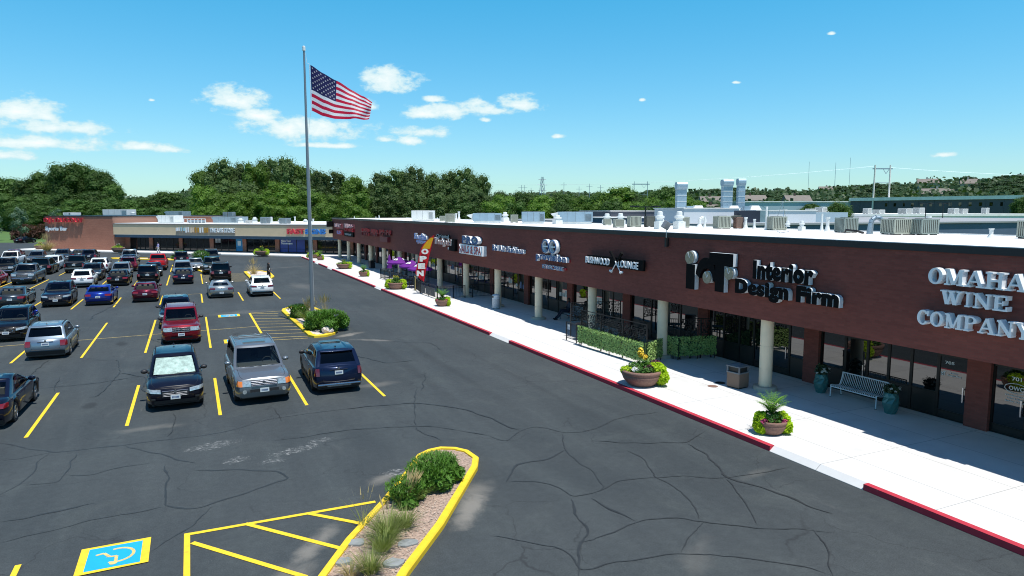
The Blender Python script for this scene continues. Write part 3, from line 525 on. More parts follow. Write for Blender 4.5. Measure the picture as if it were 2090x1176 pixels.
# ------------------------------------------------------------------ strip of shops on the right
FX0, SFX = 19.4, 22.4; ZB, ZT = 2.93, 6.02; Y0, Y1 = -14.0, 105.6
strip_b = thing('strip_mall', 'long brown brick strip mall with overhanging fascia, tan columns and white flat roof', 'building', (FX0, Y0, 0))
def sb(mb, name, mats, parent=None, **k):      # build in world coordinates, keep the world position under the parent
    o = mb.build(name, mats, parent or strip_b, **k)
    o.matrix_parent_inverse = Matrix.Translation((-FX0, -Y0, 0)) if (parent is None or parent is strip_b) else Matrix.Identity(4)
    return o
sb(MB().box(FX0, FX0+.32, Y0, Y1, ZB, ZT-.18), 'fascia_wall', M_BRICK)
sb(MB().box(FX0-.05, FX0+.42, Y0-.05, Y1+.02, ZT-.18, ZT+.03), 'coping', pm('dark_coping', (.03, .028, .032), .4, .4))
sb(MB().box(FX0+.33, SFX+.4, Y0, Y1, ZB+.03, ZB+.12), 'soffit', pm('soffit_panel', (.30, .27, .24), .8))
sb(MB().box(FX0+.43, 31.0, Y0, Y1, ZT-.5, ZT-.04), 'roof', M_WHITE_ROOF)
sb(MB().box(30.9, 31.1, Y0, Y1+.04, ZT-.04, ZT+.0), 'roof_edge', M_UNITW)
sb(MB().box(SFX+.45, 30.95, Y0+.02, Y1-.02, 0, ZT-.52), 'body_wall', M_BRICK)
sb(MB().box(FX0+.02, SFX+.45, Y1-.3, Y1-.01, ZB+.13, ZT-.5), 'end_wall', M_BRICK)
sb(MB().box(FX0+.02, SFX+.45, Y0, Y0+.3, 0, ZT-.52), 'end_wall', M_BRICK)
# recessed downlights along the underside of the fascia, pale patches on the brick edge
for y in (31.5, 22.0, 15.9, 9.8, 38.0, 44.3, 50.8): sb(MB().box(FX0+.34, FX0+.75, y-.22, y+.22, ZB-.03, ZB+.025), 'soffit_light', M_UNITW)
# columns
mb = MB(); n = 24
cm = MB()
prof = []
zz = [.15, .98, .98, 1.0, 1.0, 1.86, 1.86, 1.88, 1.88, ZB+.02]; rr = [.245, .245, .232, .232, .245, .245, .232, .232, .245, .245]
cmb = MB()
for (z0, z1) in ((.15, .985), (.998, 1.865), (1.878, ZB+.02)): cmb.cyl((0, 0, z0), (0, 0, z1), .245, .245, 28, False)
for zj in (.98, 1.86): cmb.cyl((0, 0, zj), (0, 0, zj+.02), .228, .228, 28, False)
cme = cmb.mesh('column', M_COLUMN)
for p in cme.polygons: p.use_smooth = abs(p.normal.z) < .5
cbe = MB().cyl((0, 0, .15), (0, 0, .28), .46, .45, 28).cyl((0, 0, .281), (0, 0, .30), .44, .42, 28).mesh('column_base', pm('column_foot_concrete', (.46, .41, .33), .9, var=.1, vscale=6))
YC = [102.8, 96.4, 90.0, 83.5, 77.0, 70.5, 64.1, 57.7, 51.25, 44.95, 38.55, 32.1, 25.85, 19.4]
for y in YC:
    c = link(bpy.data.objects.new('column', cme), strip_b); c.location = (19.88-FX0, y-Y0, 0)
    b_ = link(bpy.data.objects.new('column_base', cbe), c)
# shop fronts: brick piers every 6.45 m, bronze framed glazing between
M_KICK = pm('black_kick_panel', (.008, .008, .008), .4)
M_WDOC = pm('window_notice', (.45, .47, .46), .7); M_WDOCB = pm('window_notice_blue', (.12, .16, .30), .6); M_WDOCG = pm('window_notice_tan', (.45, .33, .12), .6)
rw = random.Random(11)
def lite(y0, y1, zs, door=False, mull=None):
    """one glazed opening (window or door) in world coords"""
    f = MB(); x = SFX; t = .05
    f.box(x-.03, x+.05, y0, y0+t, .16, zs); f.box(x-.03, x+.05, y1-t, y1, .16, zs); f.box(x-.03, x+.05, y0+t, y1-t, zs-t, zs)
    zk = .95 if not door else .40
    f.box(x-.03, x+.05, y0+t, y1-t, .16, .16+.06); f.box(x-.032, x+.048, y0+t, y1-t, zk, zk+t)
    if door: f.box(x-.03, x+.05, y0+t, y1-t, 2.25, 2.31)
    o = sb(f, 'door' if door else 'window', M_BRONZE)
    gl = MB().quad((x, y0+t, zk+t), (x, y1-t, zk+t), (x, y1-t, zs-t), (x, y0+t, zs-t))
    g = gl.build('glass', M_GLASS, o)
    k = MB().box(x-.005, x+.03, y0+t, y1-t, .22, zk).build('kick_panel', M_KICK, o)
    if door:
        MB().box(x-.10, x-.06, y0+.10, y0+.14, .85, 1.35).box(x-.06, x-.03, y0+.10, y0+.14, .9, .94).box(x-.06, x-.03, y0+.10, y0+.14, 1.26, 1.3).build('door_handle', M_CHROME, o)
    return o
bays = []
k = 0
for i in range(-4, 15):
    yp = 6.5+6.445*i          # pier centre
    if yp > 104: break
    sb(MB().box(SFX-.16, SFX+.42, yp-.36, yp+.36, .15, ZB+.03), 'pier', M_BRICK)
    y0, y1 = yp+.36, yp+6.445-.36
    if y1 > 105.4: break
    if y1 < -6: continue
    L_ = y1-y0; zs = ZB+.0
    if 19 < y0 < 20.5:    # bay with double door and the deep dark entrance
        w = [('w', .85), ('d', 1.0), ('d', 1.0), ('w', .9), ('w', 1.0), ('w', L_-4.75)]
    elif 12 < y0 < 14: w = [('d', 1.0), ('w', .95), ('w', .85), ('w', .85), ('d', .95), ('w', L_-4.6)]
    elif y0 < 12 and y0 > 6: w = [('w', 1.6), ('w', 1.6), ('w', L_-4.2), ('d', 1.0)]
    else:
        w = [('w', 1.45), ('w', 1.45), ('d', 1.0), ('w', L_-3.9)] if i % 2 else [('w', 1.2), ('d', 1.0), ('w', 1.7), ('w', L_-3.9)]
    y = y0
    for kind, ww in w:
        o = lite(y, y+ww, zs, kind == 'd')
        if y > 26 and rw.random() < .45:
            # paper notices and vinyl lettering on the glass
            m = MB(); z = rw.uniform(1.2, 1.5); yy = y+.2
            for _ in range(rw.randint(1, 3)):
                hh = rw.uniform(.25, .5); m.quad((SFX-.012, yy, z), (SFX-.012, yy+.3, z), (SFX-.012, yy+.3, z+hh), (SFX-.012, yy, z+hh)); yy += rw.uniform(.33, .5)
                if yy > y+ww-.4: break
            m.build('window_notice', rw.choice([M_WDOC, M_WDOC, M_WDOCB, M_WDOCG]), o)
        y += ww
MIDW = [o for o in strip_b.children if o.name.startswith('window')]
# door writing: 705 and 701
def glasstext(s, yl, yr, z0, z1, mat=M_WHTF, bold=.02, shear=0): return put_text('door_lettering', s, stripM(yl, z0, SFX-.008), yl-yr, z1-z0, .004, mat, mat, strip_b, bold, shear)
M_INK = pm('white_vinyl', (.62, .64, .64), .6); M_INKR = pm('pinkish_vinyl', (.55, .40, .38), .6)
for a in [('705', 14.10, 13.80, 2.00, 2.10), ('Interior', 13.92, 13.66, 1.70, 1.76), ('Design Firm', 14.0, 13.55, 1.60, 1.675), ('idT', 14.22, 14.06, 1.60, 1.74),
          ('701', 12.05, 11.78, 1.90, 2.02), ('OWC', 12.12, 11.70, 1.60, 1.73), ('Monday-Saturday', 12.2, 11.6, 1.40, 1.46), ('11am-6:30pm', 12.15, 11.7, 1.31, 1.37), ('Sunday CLOSED', 12.2, 11.6, 1.22, 1.28)]:
    o = glasstext(a[0], a[1], a[2], a[3], a[4], M_INK); o.matrix_parent_inverse = Matrix.Translation((-FX0, -Y0, 0))
ring = MB(); pp = [(11.91+.33*cos(t), 1.665+.15*sin(t)) for t in [2*pi*i/28 for i in range(29)]]
for a, b_ in zip(pp[:-1], pp[1:]): ring.cyl((SFX-.012, a[0], a[1]), (SFX-.012, b_[0], b_[1]), .012, .012, 4)
sb(ring, 'door_emblem', M_INK)

# ------------------------------------------------------------------ wall signs on the strip
M_SWHITE = pm('sign_white', (.86, .88, .90), .45, var=.03); M_SBLACK = pm('sign_black', (.004, .004, .005), .7, ior=1.2); M_SRED = pm('sign_red', (.42, .02, .03), .5)
M_SBLUE = pm('sign_blue', (.03, .10, .27), .5); M_SLBL = pm('sign_light_blue', (.28, .36, .75), .5); M_SMAR = pm('sign_maroon', (.16, .015, .02), .5); M_SGREY = pm('sign_grey', (.35, .42, .45), .5)
M_SGOLD = pm('sign_gold_disc', (.42, .36, .28), .35, .6, var=.3, vscale=8); M_SRET = pm('sign_return_grey', (.60, .66, .70), .5); M_SRACE = pm('sign_raceway', (.24, .09, .07), .7)
def sign(label, yc): return thing('wall_sign', label, 'sign', (FX0, yc, 4.5))
def inv(o, root): o.matrix_parent_inverse = Matrix.Translation(-Vector(root.location)); return o
def stx(root, s, yl, yr, z0, z1, dep, face, side, bold=.03, base=0.0, serif=False, shear=0):
    M = stripM(yl, z0, FX0-base)
    if serif: return inv(serif_text('lettering', s, M, yl-yr, z1-z0, dep, face, root), root)
    return inv(put_text('lettering', s, M, yl-yr, z1-z0, dep, face, side, root, bold, shear), root)
def sbx(root, name, yl, yr, z0, z1, x0, x1, mat): return inv(MB().box(FX0-x1, FX0-x0, yr, yl, z0, z1).build(name, mat, root), root)
# white serif letters
r = sign('large white serif letters OMAHA WINE COMPANY in three lines at right end of fascia', 11.4)
stx(r, 'OMAHA', 12.70, 10.16, 4.95, 5.40, .24, M_SWHITE, M_SWHITE, base=.05, serif=True); stx(r, 'WINE', 12.32, 10.52, 4.40, 4.80, .24, M_SWHITE, M_SWHITE, base=.05, serif=True); stx(r, 'COMPANY', 12.95, 9.92, 3.74, 4.16, .24, M_SWHITE, M_SWHITE, base=.05, serif=True)
sbx(r, 'raceway', 12.5, 9.9, 5.10, 5.26, .0, .06, M_SRACE); sbx(r, 'raceway', 12.1, 10.7, 4.52, 4.66, .0, .06, M_SRACE); sbx(r, 'raceway', 12.8, 9.9, 3.88, 4.02, .0, .06, M_SRACE)
# black interior design firm sign with pale returns
r = sign('big black letters Interior Design Firm with pale edges beside a black round logo', 19.5)
stx(r, 'Interior', 19.52, 16.72, 4.47, 5.18, .20, M_SBLACK, M_SRET, .075, .06); stx(r, 'Design Firm', 20.42, 15.66, 3.68, 4.42, .20, M_SBLACK, M_SRET, .075, .06)
def disc(root, name, y, z, rad, x0, x1, mat, side=None, n=28):
    m = MB(); m.cyl((FX0-x0, y, z), (FX0-x1, y, z), rad, rad, n); o = m.build(name, mat, root); return inv(o, root)
def blk(root, pts, x0, x1, name='lettering', mats=None):
    n = len(pts); m = MB(); m.cur = 1; lo = [(FX0-x0, p[0], p[1]) for p in pts]; hi = [(FX0-x1, p[0], p[1]) for p in pts]
    m.add(lo+hi, [(i, (i+1) % n, n+(i+1) % n, n+i) for i in range(n)]); m.cur = 0; m.add(hi, [tuple(range(n))]); return inv(m.build(name, mats or [M_SBLACK, M_SRET], root), root)
blk(r, [(23.35, 3.72), (22.78, 3.72), (22.78, 4.78), (23.35, 4.78)], .06, .27)
blk(r, [(21.92, 5.34), (20.55, 5.34), (20.55, 4.84), (21.02, 4.84), (21.02, 3.78), (21.55, 3.78), (21.55, 4.84), (21.92, 4.84)], .06, .275)
blk(r, [(22.76+.0, 4.2)]+[(22.05+.72*cos(a), 4.45+.62*sin(a)) for a in [radians(t) for t in range(180, -1, -15)]]+[(21.56, 4.4), (21.56, 5.2)]+[(21.7, 5.2), (22.3, 5.12), (22.76, 4.75)], .06, .268) if False else None
arc = [(22.12+.66*cos(radians(t)), 4.30+.70*sin(radians(t))) for t in range(190, 10, -12)]; arci = [(22.02+.40*cos(radians(t)), 4.25+.46*sin(radians(t))) for t in range(22, 190, 12)]
m = MB(); m.cur = 0
k = min(len(arc), len(arci)); A = [(22.14+.62*cos(radians(10+170*i/14)), 4.25+.86*sin(radians(10+170*i/14))) for i in range(15)]; B = [(22.10+.40*cos(radians(10+170*i/14)), 4.15+.52*sin(radians(10+170*i/14))) for i in range(15)]
for i in range(14): m.add([(FX0-x, p[0], p[1]) for x in (.06, .262) for p in (A[i], A[i+1], B[i+1], B[i])], [(0, 3, 2, 1), (4, 5, 6, 7), (0, 1, 5, 4), (2, 3, 7, 6)])
inv(m.build('lettering', M_SBLACK, r), r)
for y, z, q in ((23.17, 5.05, .27), (22.05, 4.30, .25), (20.80, 4.56, .24)):
    disc(r, 'logo_disc_edge', y-.05, z+.02, q, .05, .22, M_SRET); disc(r, 'logo_disc', y, z, q, .225, .27, M_SGOLD)
    ps = [Vector((FX0-.275, y+.13-.2*t, z+.16-.1*t+.09*sin(t*7))) for t in [i/8 for i in range(9)]]; m = MB().tube(ps, .012, 4); inv(m.build('logo_swirl', M_SWHITE, r), r)
# bushwood lounge
r = sign('long black panel sign with white letters BUSHWOOD LOUNGE and crossed golf clubs', 29)
sbx(r, 'panel', 31.5, 26.5, 4.20, 4.70, .1, .24, M_SBLACK); sbx(r, 'bracket', 31.0, 27.0, 4.35, 4.5, 0, .1, M_SRACE)
stx(r, 'BUSHWOOD', 31.62, 29.30, 4.27, 4.62, .04, M_SWHITE, M_SWHITE, .02, .25); stx(r, 'LOUNGE', 28.52, 26.85, 4.25, 4.60, .04, M_SWHITE, M_SWHITE, .02, .25)
for a, b_ in (((29.15, 4.98), (28.25, 4.0)), ((28.15, 4.98), (29.05, 4.0))):
    d = Vector((0, b_[0]-a[0], b_[1]-a[1])); p0 = Vector((FX0-.30, a[0], a[1])); m = MB(); m.cur = 0; m.cyl(p0, p0+d*.45, .085, .06, 10); o = inv(m.build('club_grip', M_SBLACK, r), r)
    m = MB().cyl(p0+d*.45, p0+d, .03, .022, 8); e = p0+d; sgn = -1 if d.y < 0 else 1; m.cyl(e, e+Vector((0, sgn*.16, .03)), .075, .05, 10); inv(m.build('golf_club', M_SWHITE, r), r)
# pro-vision style eyecare sign
r = sign('white and blue lettered sign provision EYECARE with two ring shapes above', 35.6)
for y in (36.22, 35.32):
    m = MB(); n = 26; prof = [(.50, .05), (.50, .30), (.37, .30), (.37, .05)]
    vs = []; 
    for i in range(n):
        a = 2*pi*i/n
        for q, x in prof: vs.append((FX0-x, y+q*.98*cos(a), 4.93+q*.84*sin(a)))
    m.add(vs, [(i*4+j, ((i+1) % n)*4+j, ((i+1) % n)*4+(j+1) % 4, i*4+(j+1) % 4) for i in range(n) for j in range(4)]); inv(m.build('ring', M_SWHITE, r), r)
    m = MB(); pts = [Vector((FX0-.31, y+.43*.98*cos(a), 4.93+.43*.84*sin(a))) for a in [2*pi*i/24 for i in range(25)]]; m.tube(pts, .03, 5); inv(m.build('ring_face', M_SBLUE, r), r)
    inv(MB().box(FX0-.28, FX0-.05, y-.26, y+.26, 4.88, 4.96).build('ring_bar', M_SWHITE, r), r)
stx(r, 'provision', 37.5, 33.75, 3.98, 4.50, .22, M_SBLUE, M_SWHITE, .04, .06); stx(r, 'EYECARE', 36.8, 34.3, 3.58, 3.82, .14, M_SBLUE, M_SWHITE, .0, .06)
sbx(r, 'raceway', 36.6, 33.7, 4.12, 4.28, 0, .06, M_SRED); sbx(r, 'raceway', 36.6, 34.1, 3.64, 3.76, 0, .06, M_SRED)
# fashion shop
r = sign('small grey and white letters Bel Air Fashions on brown brick', 41.8)
stx(r, 'Bel Air Fashions', 44.25, 39.35, 4.27, 4.68, .20, M_SBLUE, M_SWHITE, .03, .05); sbx(r, 'raceway', 44.0, 39.3, 4.38, 4.5, 0, .05, M_SRACE)
# nail salon
r = sign('blue PRO above white box letters NAILS & SPA', 48.2)
stx(r, 'PRO', 49.9, 46.6, 4.54, 5.14, .34, M_SBLUE, M_SWHITE, .05, .04); stx(r, 'NAILS & SPA', 50.55, 46.0, 3.80, 4.42, .05, M_SRED, M_SWHITE, .03, .34); sbx(r, 'sign_box', 50.65, 45.9, 3.74, 4.46, 0, .34, M_SWHITE)
# teriyaki
r = sign('dark box sign with pale red script Teriyaki and small Oriental above it', 54.4)
stx(r, 'Oriental', 56.4, 53.3, 4.76, 5.08, .14, M_SGREY, M_SBLACK, .02, .1); stx(r, 'Teriyaki', 56.9, 52.5, 4.05, 4.75, .22, pm('sign_pale_red', (.55, .22, .18), .5), M_SWHITE, .03, .12, shear=.1)
stx(r, 'BAR', 53.6, 52.3, 3.88, 4.06, .10, M_SWHITE, M_SWHITE, .02, .12); sbx(r, 'sign_box', 53.2, 51.9, 3.8, 4.75, 0, .28, M_SBLACK)
r = sign('pale blue two line script sign half hidden behind the feather flag', 61)
stx(r, 'FourSite', 62.9, 59.2, 4.40, 4.98, .22, M_SLBL, M_SWHITE, .04, .05, shear=.15); stx(r, 'eyegear', 62.4, 59.4, 4.0, 4.34, .16, M_SLBL, M_SWHITE, .02, .05, shear=.15)
def glyph_bars(root, yl, yr, z0, z1, dep, mat, n, seed, base=.03):
    """upright worn letter shapes too far away to read"""
    q = random.Random(seed); m = MB(); w = (yl-yr)/n
    for i in range(n):
        y1 = yl-i*w; a = .2*w; h0 = z0+q.uniform(0, .06); h1 = z1-q.uniform(0, .08)
        m.box(FX0-dep, FX0-base, y1-a, y1, h0, h1)
        if q.random() < .75: m.box(FX0-dep+.003, FX0-base, y1-.78*w, y1-.78*w+a, h0, h1)
        k = q.choice([(.8, 1), (.42, .58), (0, .2)]); m.box(FX0-dep+.006, FX0-base, y1-.78*w, y1, h0+(h1-h0)*k[0], h0+(h1-h0)*k[1])
    return inv(m.build('lettering', mat, root), root)
r = sign('wide dark maroon lettered sign with a small maroon box hanging below its right end', 78)
glyph_bars(r, 84.9, 80.9, 4.10, 4.98, .32, M_SMAR, 4, 1); glyph_bars(r, 80.4, 76.6, 4.14, 4.95, .30, M_SMAR, 6, 2); glyph_bars(r, 76.3, 71.4, 4.42, 5.02, .26, M_SMAR, 6, 3); sbx(r, 'sign_box', 75.6, 72.4, 3.68, 4.25, 0, .35, M_SMAR)
r = sign('red and white stacked letters above a small dark panel, second sign from far end', 93)
glyph_bars(r, 95.7, 90.2, 4.78, 5.34, .25, pm('sign_pink_white', (.62, .42, .44), .5), 5, 4); glyph_bars(r, 95.0, 90.0, 4.30, 4.76, .27, M_SRED, 5, 5); sbx(r, 'backing', 95.0, 89.8, 4.3, 5.3, 0, .02, M_SRED)
sbx(r, 'panel', 95.8, 90.2, 3.64, 4.25, 0, .22, M_SBLACK); glyph_bars(r, 95.3, 91.0, 3.78, 4.08, .235, M_SGREY, 7, 6, .221)
r = sign('red and white lettered sign nearest the far corner of the strip', 100)
glyph_bars(r, 102.8, 98.2, 4.72, 5.25, .25, pm('sign_pink_white', (0, 0, 0)), 4, 7); sbx(r, 'backing', 102.4, 97.3, 4.5, 5.3, 0, .02, M_SRED); sbx(r, 'panel', 100.8, 97.2, 3.70, 4.35, 0, .25, M_SRED); glyph_bars(r, 100.8, 97.8, 3.80, 4.30, .27, M_SLBL, 4, 8, .251)
r = thing('corner_sign', 'dark cluster of lamps and brackets on the far end of the fascia', 'sign', (FX0, 105.0, 5))
inv(MB().box(FX0-.9, FX0-.02, 104.6, 105.4, 4.7, 5.5).box(FX0-.6, FX0-.02, 104.8, 105.3, 3.7, 4.3).build('lamp_cluster', M_SBLACK, r), r)
# floodlight on an arm over the fascia
r = thing('floodlight', 'grey floodlight on a bracket above the fascia beside golf club sign', 'floodlight', (FX0, 24.95, 5.7))
m = MB(); m.box(-.16, -.02, -.05, .07, -.28, .12); m.build('junction_box', M_BLACK, r)
m = MB(); m.cyl((-.12, 0, .1), (-.14, 0, .55), .02, .02, 8); m.cyl((-.06, 0, -.25), (-.06, 0, -.05), .035, .035, 8); m.build('arm', M_SILVER, r)
Mx = Matrix.Translation((-.15, 0, .68)) @ Matrix.Rotation(.5, 4, 'Y') @ Matrix.Rotation(.25, 4, 'X'); m = MB().tbox(Mx, -.14, .14, -.13, .13, -.16, .18); bevel(m.build('lamp_head', pm('flood_grey', (.30, .30, .30), .5, .4), r), .02)

# ------------------------------------------------------------------ far strip across the lot
far_b = thing('shop_block', 'red brick block with sports bar wall and long tan canopy across the lot', 'building', FS(90, 95), 0)
TI = Matrix.Translation(-Vector(FS(90, 95)))
def fb(mb, name, mat, parent=None, **k):
    o = mb.build(name, mat, parent or far_b, fixn=True, **k)
    if (parent or far_b) is far_b: o.matrix_parent_inverse = TI
    return o
def fbox(mb, s0, s1, d0, d1, z0, z1):
    M = Matrix(((U.x, W.x, 0, 0), (U.y, W.y, 0, 0), (0, 0, 1, 0), (0, 0, 0, 1))); return mb.tbox(M, s0, s1, d0, d1, z0, z1)
M_NAVY = pm('navy_fascia_metal', (.035, .075, .13), .6, var=.15, vscale=.5); M_DCOP = pm('weathered_coping', (.20, .18, .16), .6)
fb(fbox(MB(), 103.7, 119.6, 95, 125, 0, 6.05), 'brick_wall', M_BRICK2); fb(fbox(MB(), 103.64, 119.66, 94.94, 125.05, 6.05, 6.17), 'coping', pm('dark_coping', (0, 0, 0)))
fb(fbox(MB(), 60.0, 103.6, 105, 125, 0, 6.0) if False else fbox(MB(), 88.4, 103.6, 105, 110, 0, 6.04), 'brick_wall', M_BRICK2); fb(fbox(MB(), 88.3, 103.6, 104.94, 110.04, 6.04, 6.12), 'coping', M_DCOP)
fb(fbox(MB(), 46, 103.65, 97.75, 104.9, 0, 4.80), 'body_wall', M_BRICK2); fb(fbox(MB(), 46, 88.25, 104.92, 125, 0, 4.8), 'body_wall', M_BRICK2)
fb(fbox(MB(), 46, 103.62, 95.35, 97.7, 4.55, 4.80), 'canopy_deck', M_TAN)
fb(fbox(MB(), 46, 103.63, 95.3, 104.92, 4.805, 4.93), 'roof', M_WHITE_ROOF); fb(fbox(MB(), 46, 88.2, 104.93, 125, 4.805, 4.93), 'roof', M_WHITE_ROOF)
fb(fbox(MB(), 46, 103.66, 95.0, 95.32, 3.02, 4.70), 'canopy_fascia', M_TAN); fb(fbox(MB(), 46, 103.68, 94.93, 95.36, 4.70, 4.86), 'canopy_trim', M_DCOP); fb(fbox(MB(), 46, 103.64, 94.96, 95.33, 2.94, 3.02), 'canopy_trim', pm('pale_trim', (.52, .48, .40), .8))
fb(fbox(MB(), 46, 103.6, 95.2, 95.5, 2.45, 2.94), 'canopy_beam', M_NAVY); fb(fbox(MB(), 46, 103.6, 95.5, 97.6, 2.86, 2.93), 'soffit', M_NAVY)
piers = [(103.66, 102.6), (98.25, 97.45), (91.7, 90.95), (85.15, 84.35), (78.4, 77.65), (71.9, 71.1), (64.6, 63.9), (58, 57.2), (51.5, 50.7)]
for a, b_ in piers: fb(fbox(MB(), b_, a, 97.35, 97.8, .15, 2.86), 'pier', M_BRICK2)
edges = [102.6, 98.25, 97.45, 91.7, 90.95, 85.15, 84.35, 78.4, 77.65, 71.9, 71.1, 64.6, 63.9, 58, 57.2, 51.5]
M_POST = pm('blue_poster', (.02, .25, .50), .5); M_POSTD = pm('deep_blue_poster', (.03, .06, .28), .5, var=.35, vscale=.6); M_PW = pm('poster_white', (.7, .75, .78), .6)
M_GLASSF = pm('far_storefront_glass', (.007, .008, .010), .05, ior=1.6)
for a, b_ in zip(edges[0::2], edges[1::2]):
    n = 4; w = (a-b_)/n
    for i in range(n):
        s1, s0 = a-i*w, a-(i+1)*w; f = MB()
        fbox(f, s1-.05, s1, 97.5, 97.62, .15, 2.86); fbox(f, s0, s0+.05, 97.5, 97.62, .15, 2.86); fbox(f, s0+.05, s1-.05, 97.5, 97.62, 2.78, 2.86); fbox(f, s0+.05, s1-.05, 97.5, 97.62, .15, .25); fbox(f, s0+.05, s1-.05, 97.5, 97.62, .78, .84)
        o = fb(f, 'window', M_BRONZE)
        g = fbox(MB(), s0+.05, s1-.05, 97.55, 97.60, .26, 2.77); g.build('glass', M_GLASSF, o, fixn=True)
        kk = None
        if a == 71.1 and i < 3: fbox(MB(), s0+.07, s1-.07, 97.52, 97.545, .28, 2.75).build('poster', M_POSTD, o, fixn=True)
        if a == 84.35 and i == 3: fbox(MB(), s0+.05, s1-.02, 97.52, 97.545, .28, 2.75).build('poster', M_POST, o, fixn=True); fbox(MB(), s0+.45, s1-.4, 97.50, 97.515, 1.2, 2.0).build('poster_picture', M_PW, o, fixn=True)
        if a == 84.35 and i == 0:
            m = MB(); [fbox(m, s0+.15+.6*q, s0+.6+.6*q, 97.52, 97.54, 1.7+.2*j, 1.82+.2*j) for q in (0, 1) for j in range(4)]; m.build('window_lettering', M_PW, o, fixn=True)
def ftext(root, s, sl, sr, z0, z1, dep, face, side, bold=.03, base=0, d=95.0):
    M = farM(sl, z0, d-base); o = put_text('lettering', s, M, sl-sr, z1-z0, dep, face, side, root, bold); o.matrix_parent_inverse = Matrix.Translation(-Vector(root.location)); return o
def fsign(label, s, d=95.0): return thing('wall_sign', label, 'sign', FS(s, d, 3.9))
r = fsign('red outlined letters DJs DUGOUT over white Sports Bar on sunlit brick', 114)
M_SRED2 = pm('sign_dark_red', (.30, .015, .03), .4)
M_SREDF = pm('sign_bright_red', (.62, .05, .07), .5)
ftext(r, "DJ's DUGOUT", 119.35, 110.2, 4.78, 5.86, .34, M_SRED2, M_SREDF, .0, .14); ftext(r, "Sports Bar", 119.3, 114.1, 3.30, 4.25, .16, M_PW, M_PW, .04, .14)
r = fsign('row of faded mixed coloured channel letters on grey backing, left of the white store letters', 87)
cols = [M_PW, pm('sign_pale_blue', (.35, .55, .62), .5), M_PW, pm('sign_pale_tan', (.62, .52, .40), .6), pm('sign_ochre', (.40, .22, .03), .6), M_PW, pm('sign_ochre', (0, 0, 0))]
pb = fbox(MB(), 77.8, 89.95, 94.98, 94.995, 2.96, 4.15).build('backing_sheet', pm('grey_brown_sheet', (.30, .25, .20), .9), r, fixn=True); pb.matrix_parent_inverse = Matrix.Translation(-Vector(r.location))  # thin grey-brown sheet, darker than the tan fascia, behind both letter rows
for i in range(14):
    s0 = 89.8-i*.49; o = fbox(MB(), s0-.30*(.6+.4*(i % 3 == 0)), s0, 94.80+.01*(i % 3), 94.97, 3.42+.22*(i < 4)+.05*(i % 2), 4.22+.05*(i % 3)).build('lettering', cols[i//2], r, fixn=True); o.matrix_parent_inverse = Matrix.Translation(-Vector(r.location))
r = fsign('white block letters THE UPS STORE on the tan canopy', 80)
ftext(r, 'THE UPS STORE', 82.75, 77.85, 3.48, 4.22, .2, M_PW, M_PW, .02, .05)
r = fsign('red FAST and blue SIGNS joined letters on the tan canopy behind the flagpole', 64.5)
ftext(r, 'FAST', 67.7, 64.5, 3.36, 4.22, .22, M_SREDF, M_SREDF, .05, .05); ftext(r, 'SIGNS', 64.3, 60.6, 3.36, 4.22, .22, pm('sign_mid_blue', (.04, .20, .55), .5), pm('sign_mid_blue', (0, 0, 0)), .05, .05)
r = fsign('white words Make Your Statement on a deep blue window poster', 70, 97.5)
ftext(r, 'Make Your', 70.8, 68.9, 1.95, 2.3, .01, M_PW, M_PW, .03, 0, 97.50); ftext(r, 'Statement', 70.8, 68.6, 1.55, 1.9, .01, M_PW, M_PW, .03, 0, 97.50)
# ------------------------------------------------------------------ vehicles
TYPES = {
 # L, W, H, belt, hood height at nose, cabin base rear/front, roof rear/front, ground clearance, wheel radius, kind
 'suv':      dict(L=4.62, W=1.86, H=1.70, belt=1.05, nose=.86, cb=(-2.22, 1.20), rf=(-1.90, .14), gc=.26, wr=.36, wb=2.68, roofw=.70, rails=True),
 'cross':    dict(L=4.62, W=1.86, H=1.64, belt=1.02, nose=.82, cb=(-2.20, 1.18), rf=(-1.70, .12), gc=.24, wr=.36, wb=2.70, roofw=.68, rails=False),
 'bigsuv':   dict(L=5.15, W=1.98, H=1.88, belt=1.13, nose=.96, cb=(-2.48, 1.24), rf=(-2.28, .38), gc=.30, wr=.39, wb=3.0, roofw=.76, rails=True),
 'boxy':     dict(L=4.75, W=1.90, H=1.80, belt=1.10, nose=.98, cb=(-2.30, 1.04), rf=(-2.08, .26), gc=.28, wr=.37, wb=2.80, roofw=.76, rails=True),
 'midsuv':   dict(L=4.76, W=1.90, H=1.70, belt=1.08, nose=.92, cb=(-2.28, 1.14), rf=(-1.90, .16), gc=.24, wr=.36, wb=2.82, roofw=.72, rails=False),
 'wagon':    dict(L=4.60, W=1.80, H=1.62, belt=1.00, nose=.80, cb=(-2.20, 1.16), rf=(-1.80, .18), gc=.22, wr=.34, wb=2.64, roofw=.70, rails=True),
 'sedan':    dict(L=4.80, W=1.83, H=1.44, belt=.95, nose=.74, cb=(-1.78, 1.16), rf=(-.92, .22), gc=.18, wr=.33, wb=2.78, roofw=.68, rails=False),
 'hatch':    dict(L=4.50, W=1.82, H=1.43, belt=.96, nose=.72, cb=(-2.02, 1.14), rf=(-.98, .20), gc=.18, wr=.33, wb=2.70, roofw=.67, rails=False),
 'coupe':    dict(L=4.78, W=1.90, H=1.34, belt=.94, nose=.76, cb=(-1.72, .98), rf=(-.74, .02), gc=.16, wr=.35, wb=2.81, roofw=.62, rails=False),
 'minivan':  dict(L=5.10, W=1.97, H=1.75, belt=1.05, nose=.84, cb=(-2.46, 1.62), rf=(-2.18, .72), gc=.20, wr=.34, wb=3.03, roofw=.74, rails=True),
 'pickup':   dict(L=5.75, W=2.02, H=1.92, belt=1.20, nose=1.10, cb=(-.62, 1.46), rf=(-.44, .78), gc=.34, wr=.41, wb=3.65, roofw=.76, rails=False),
}
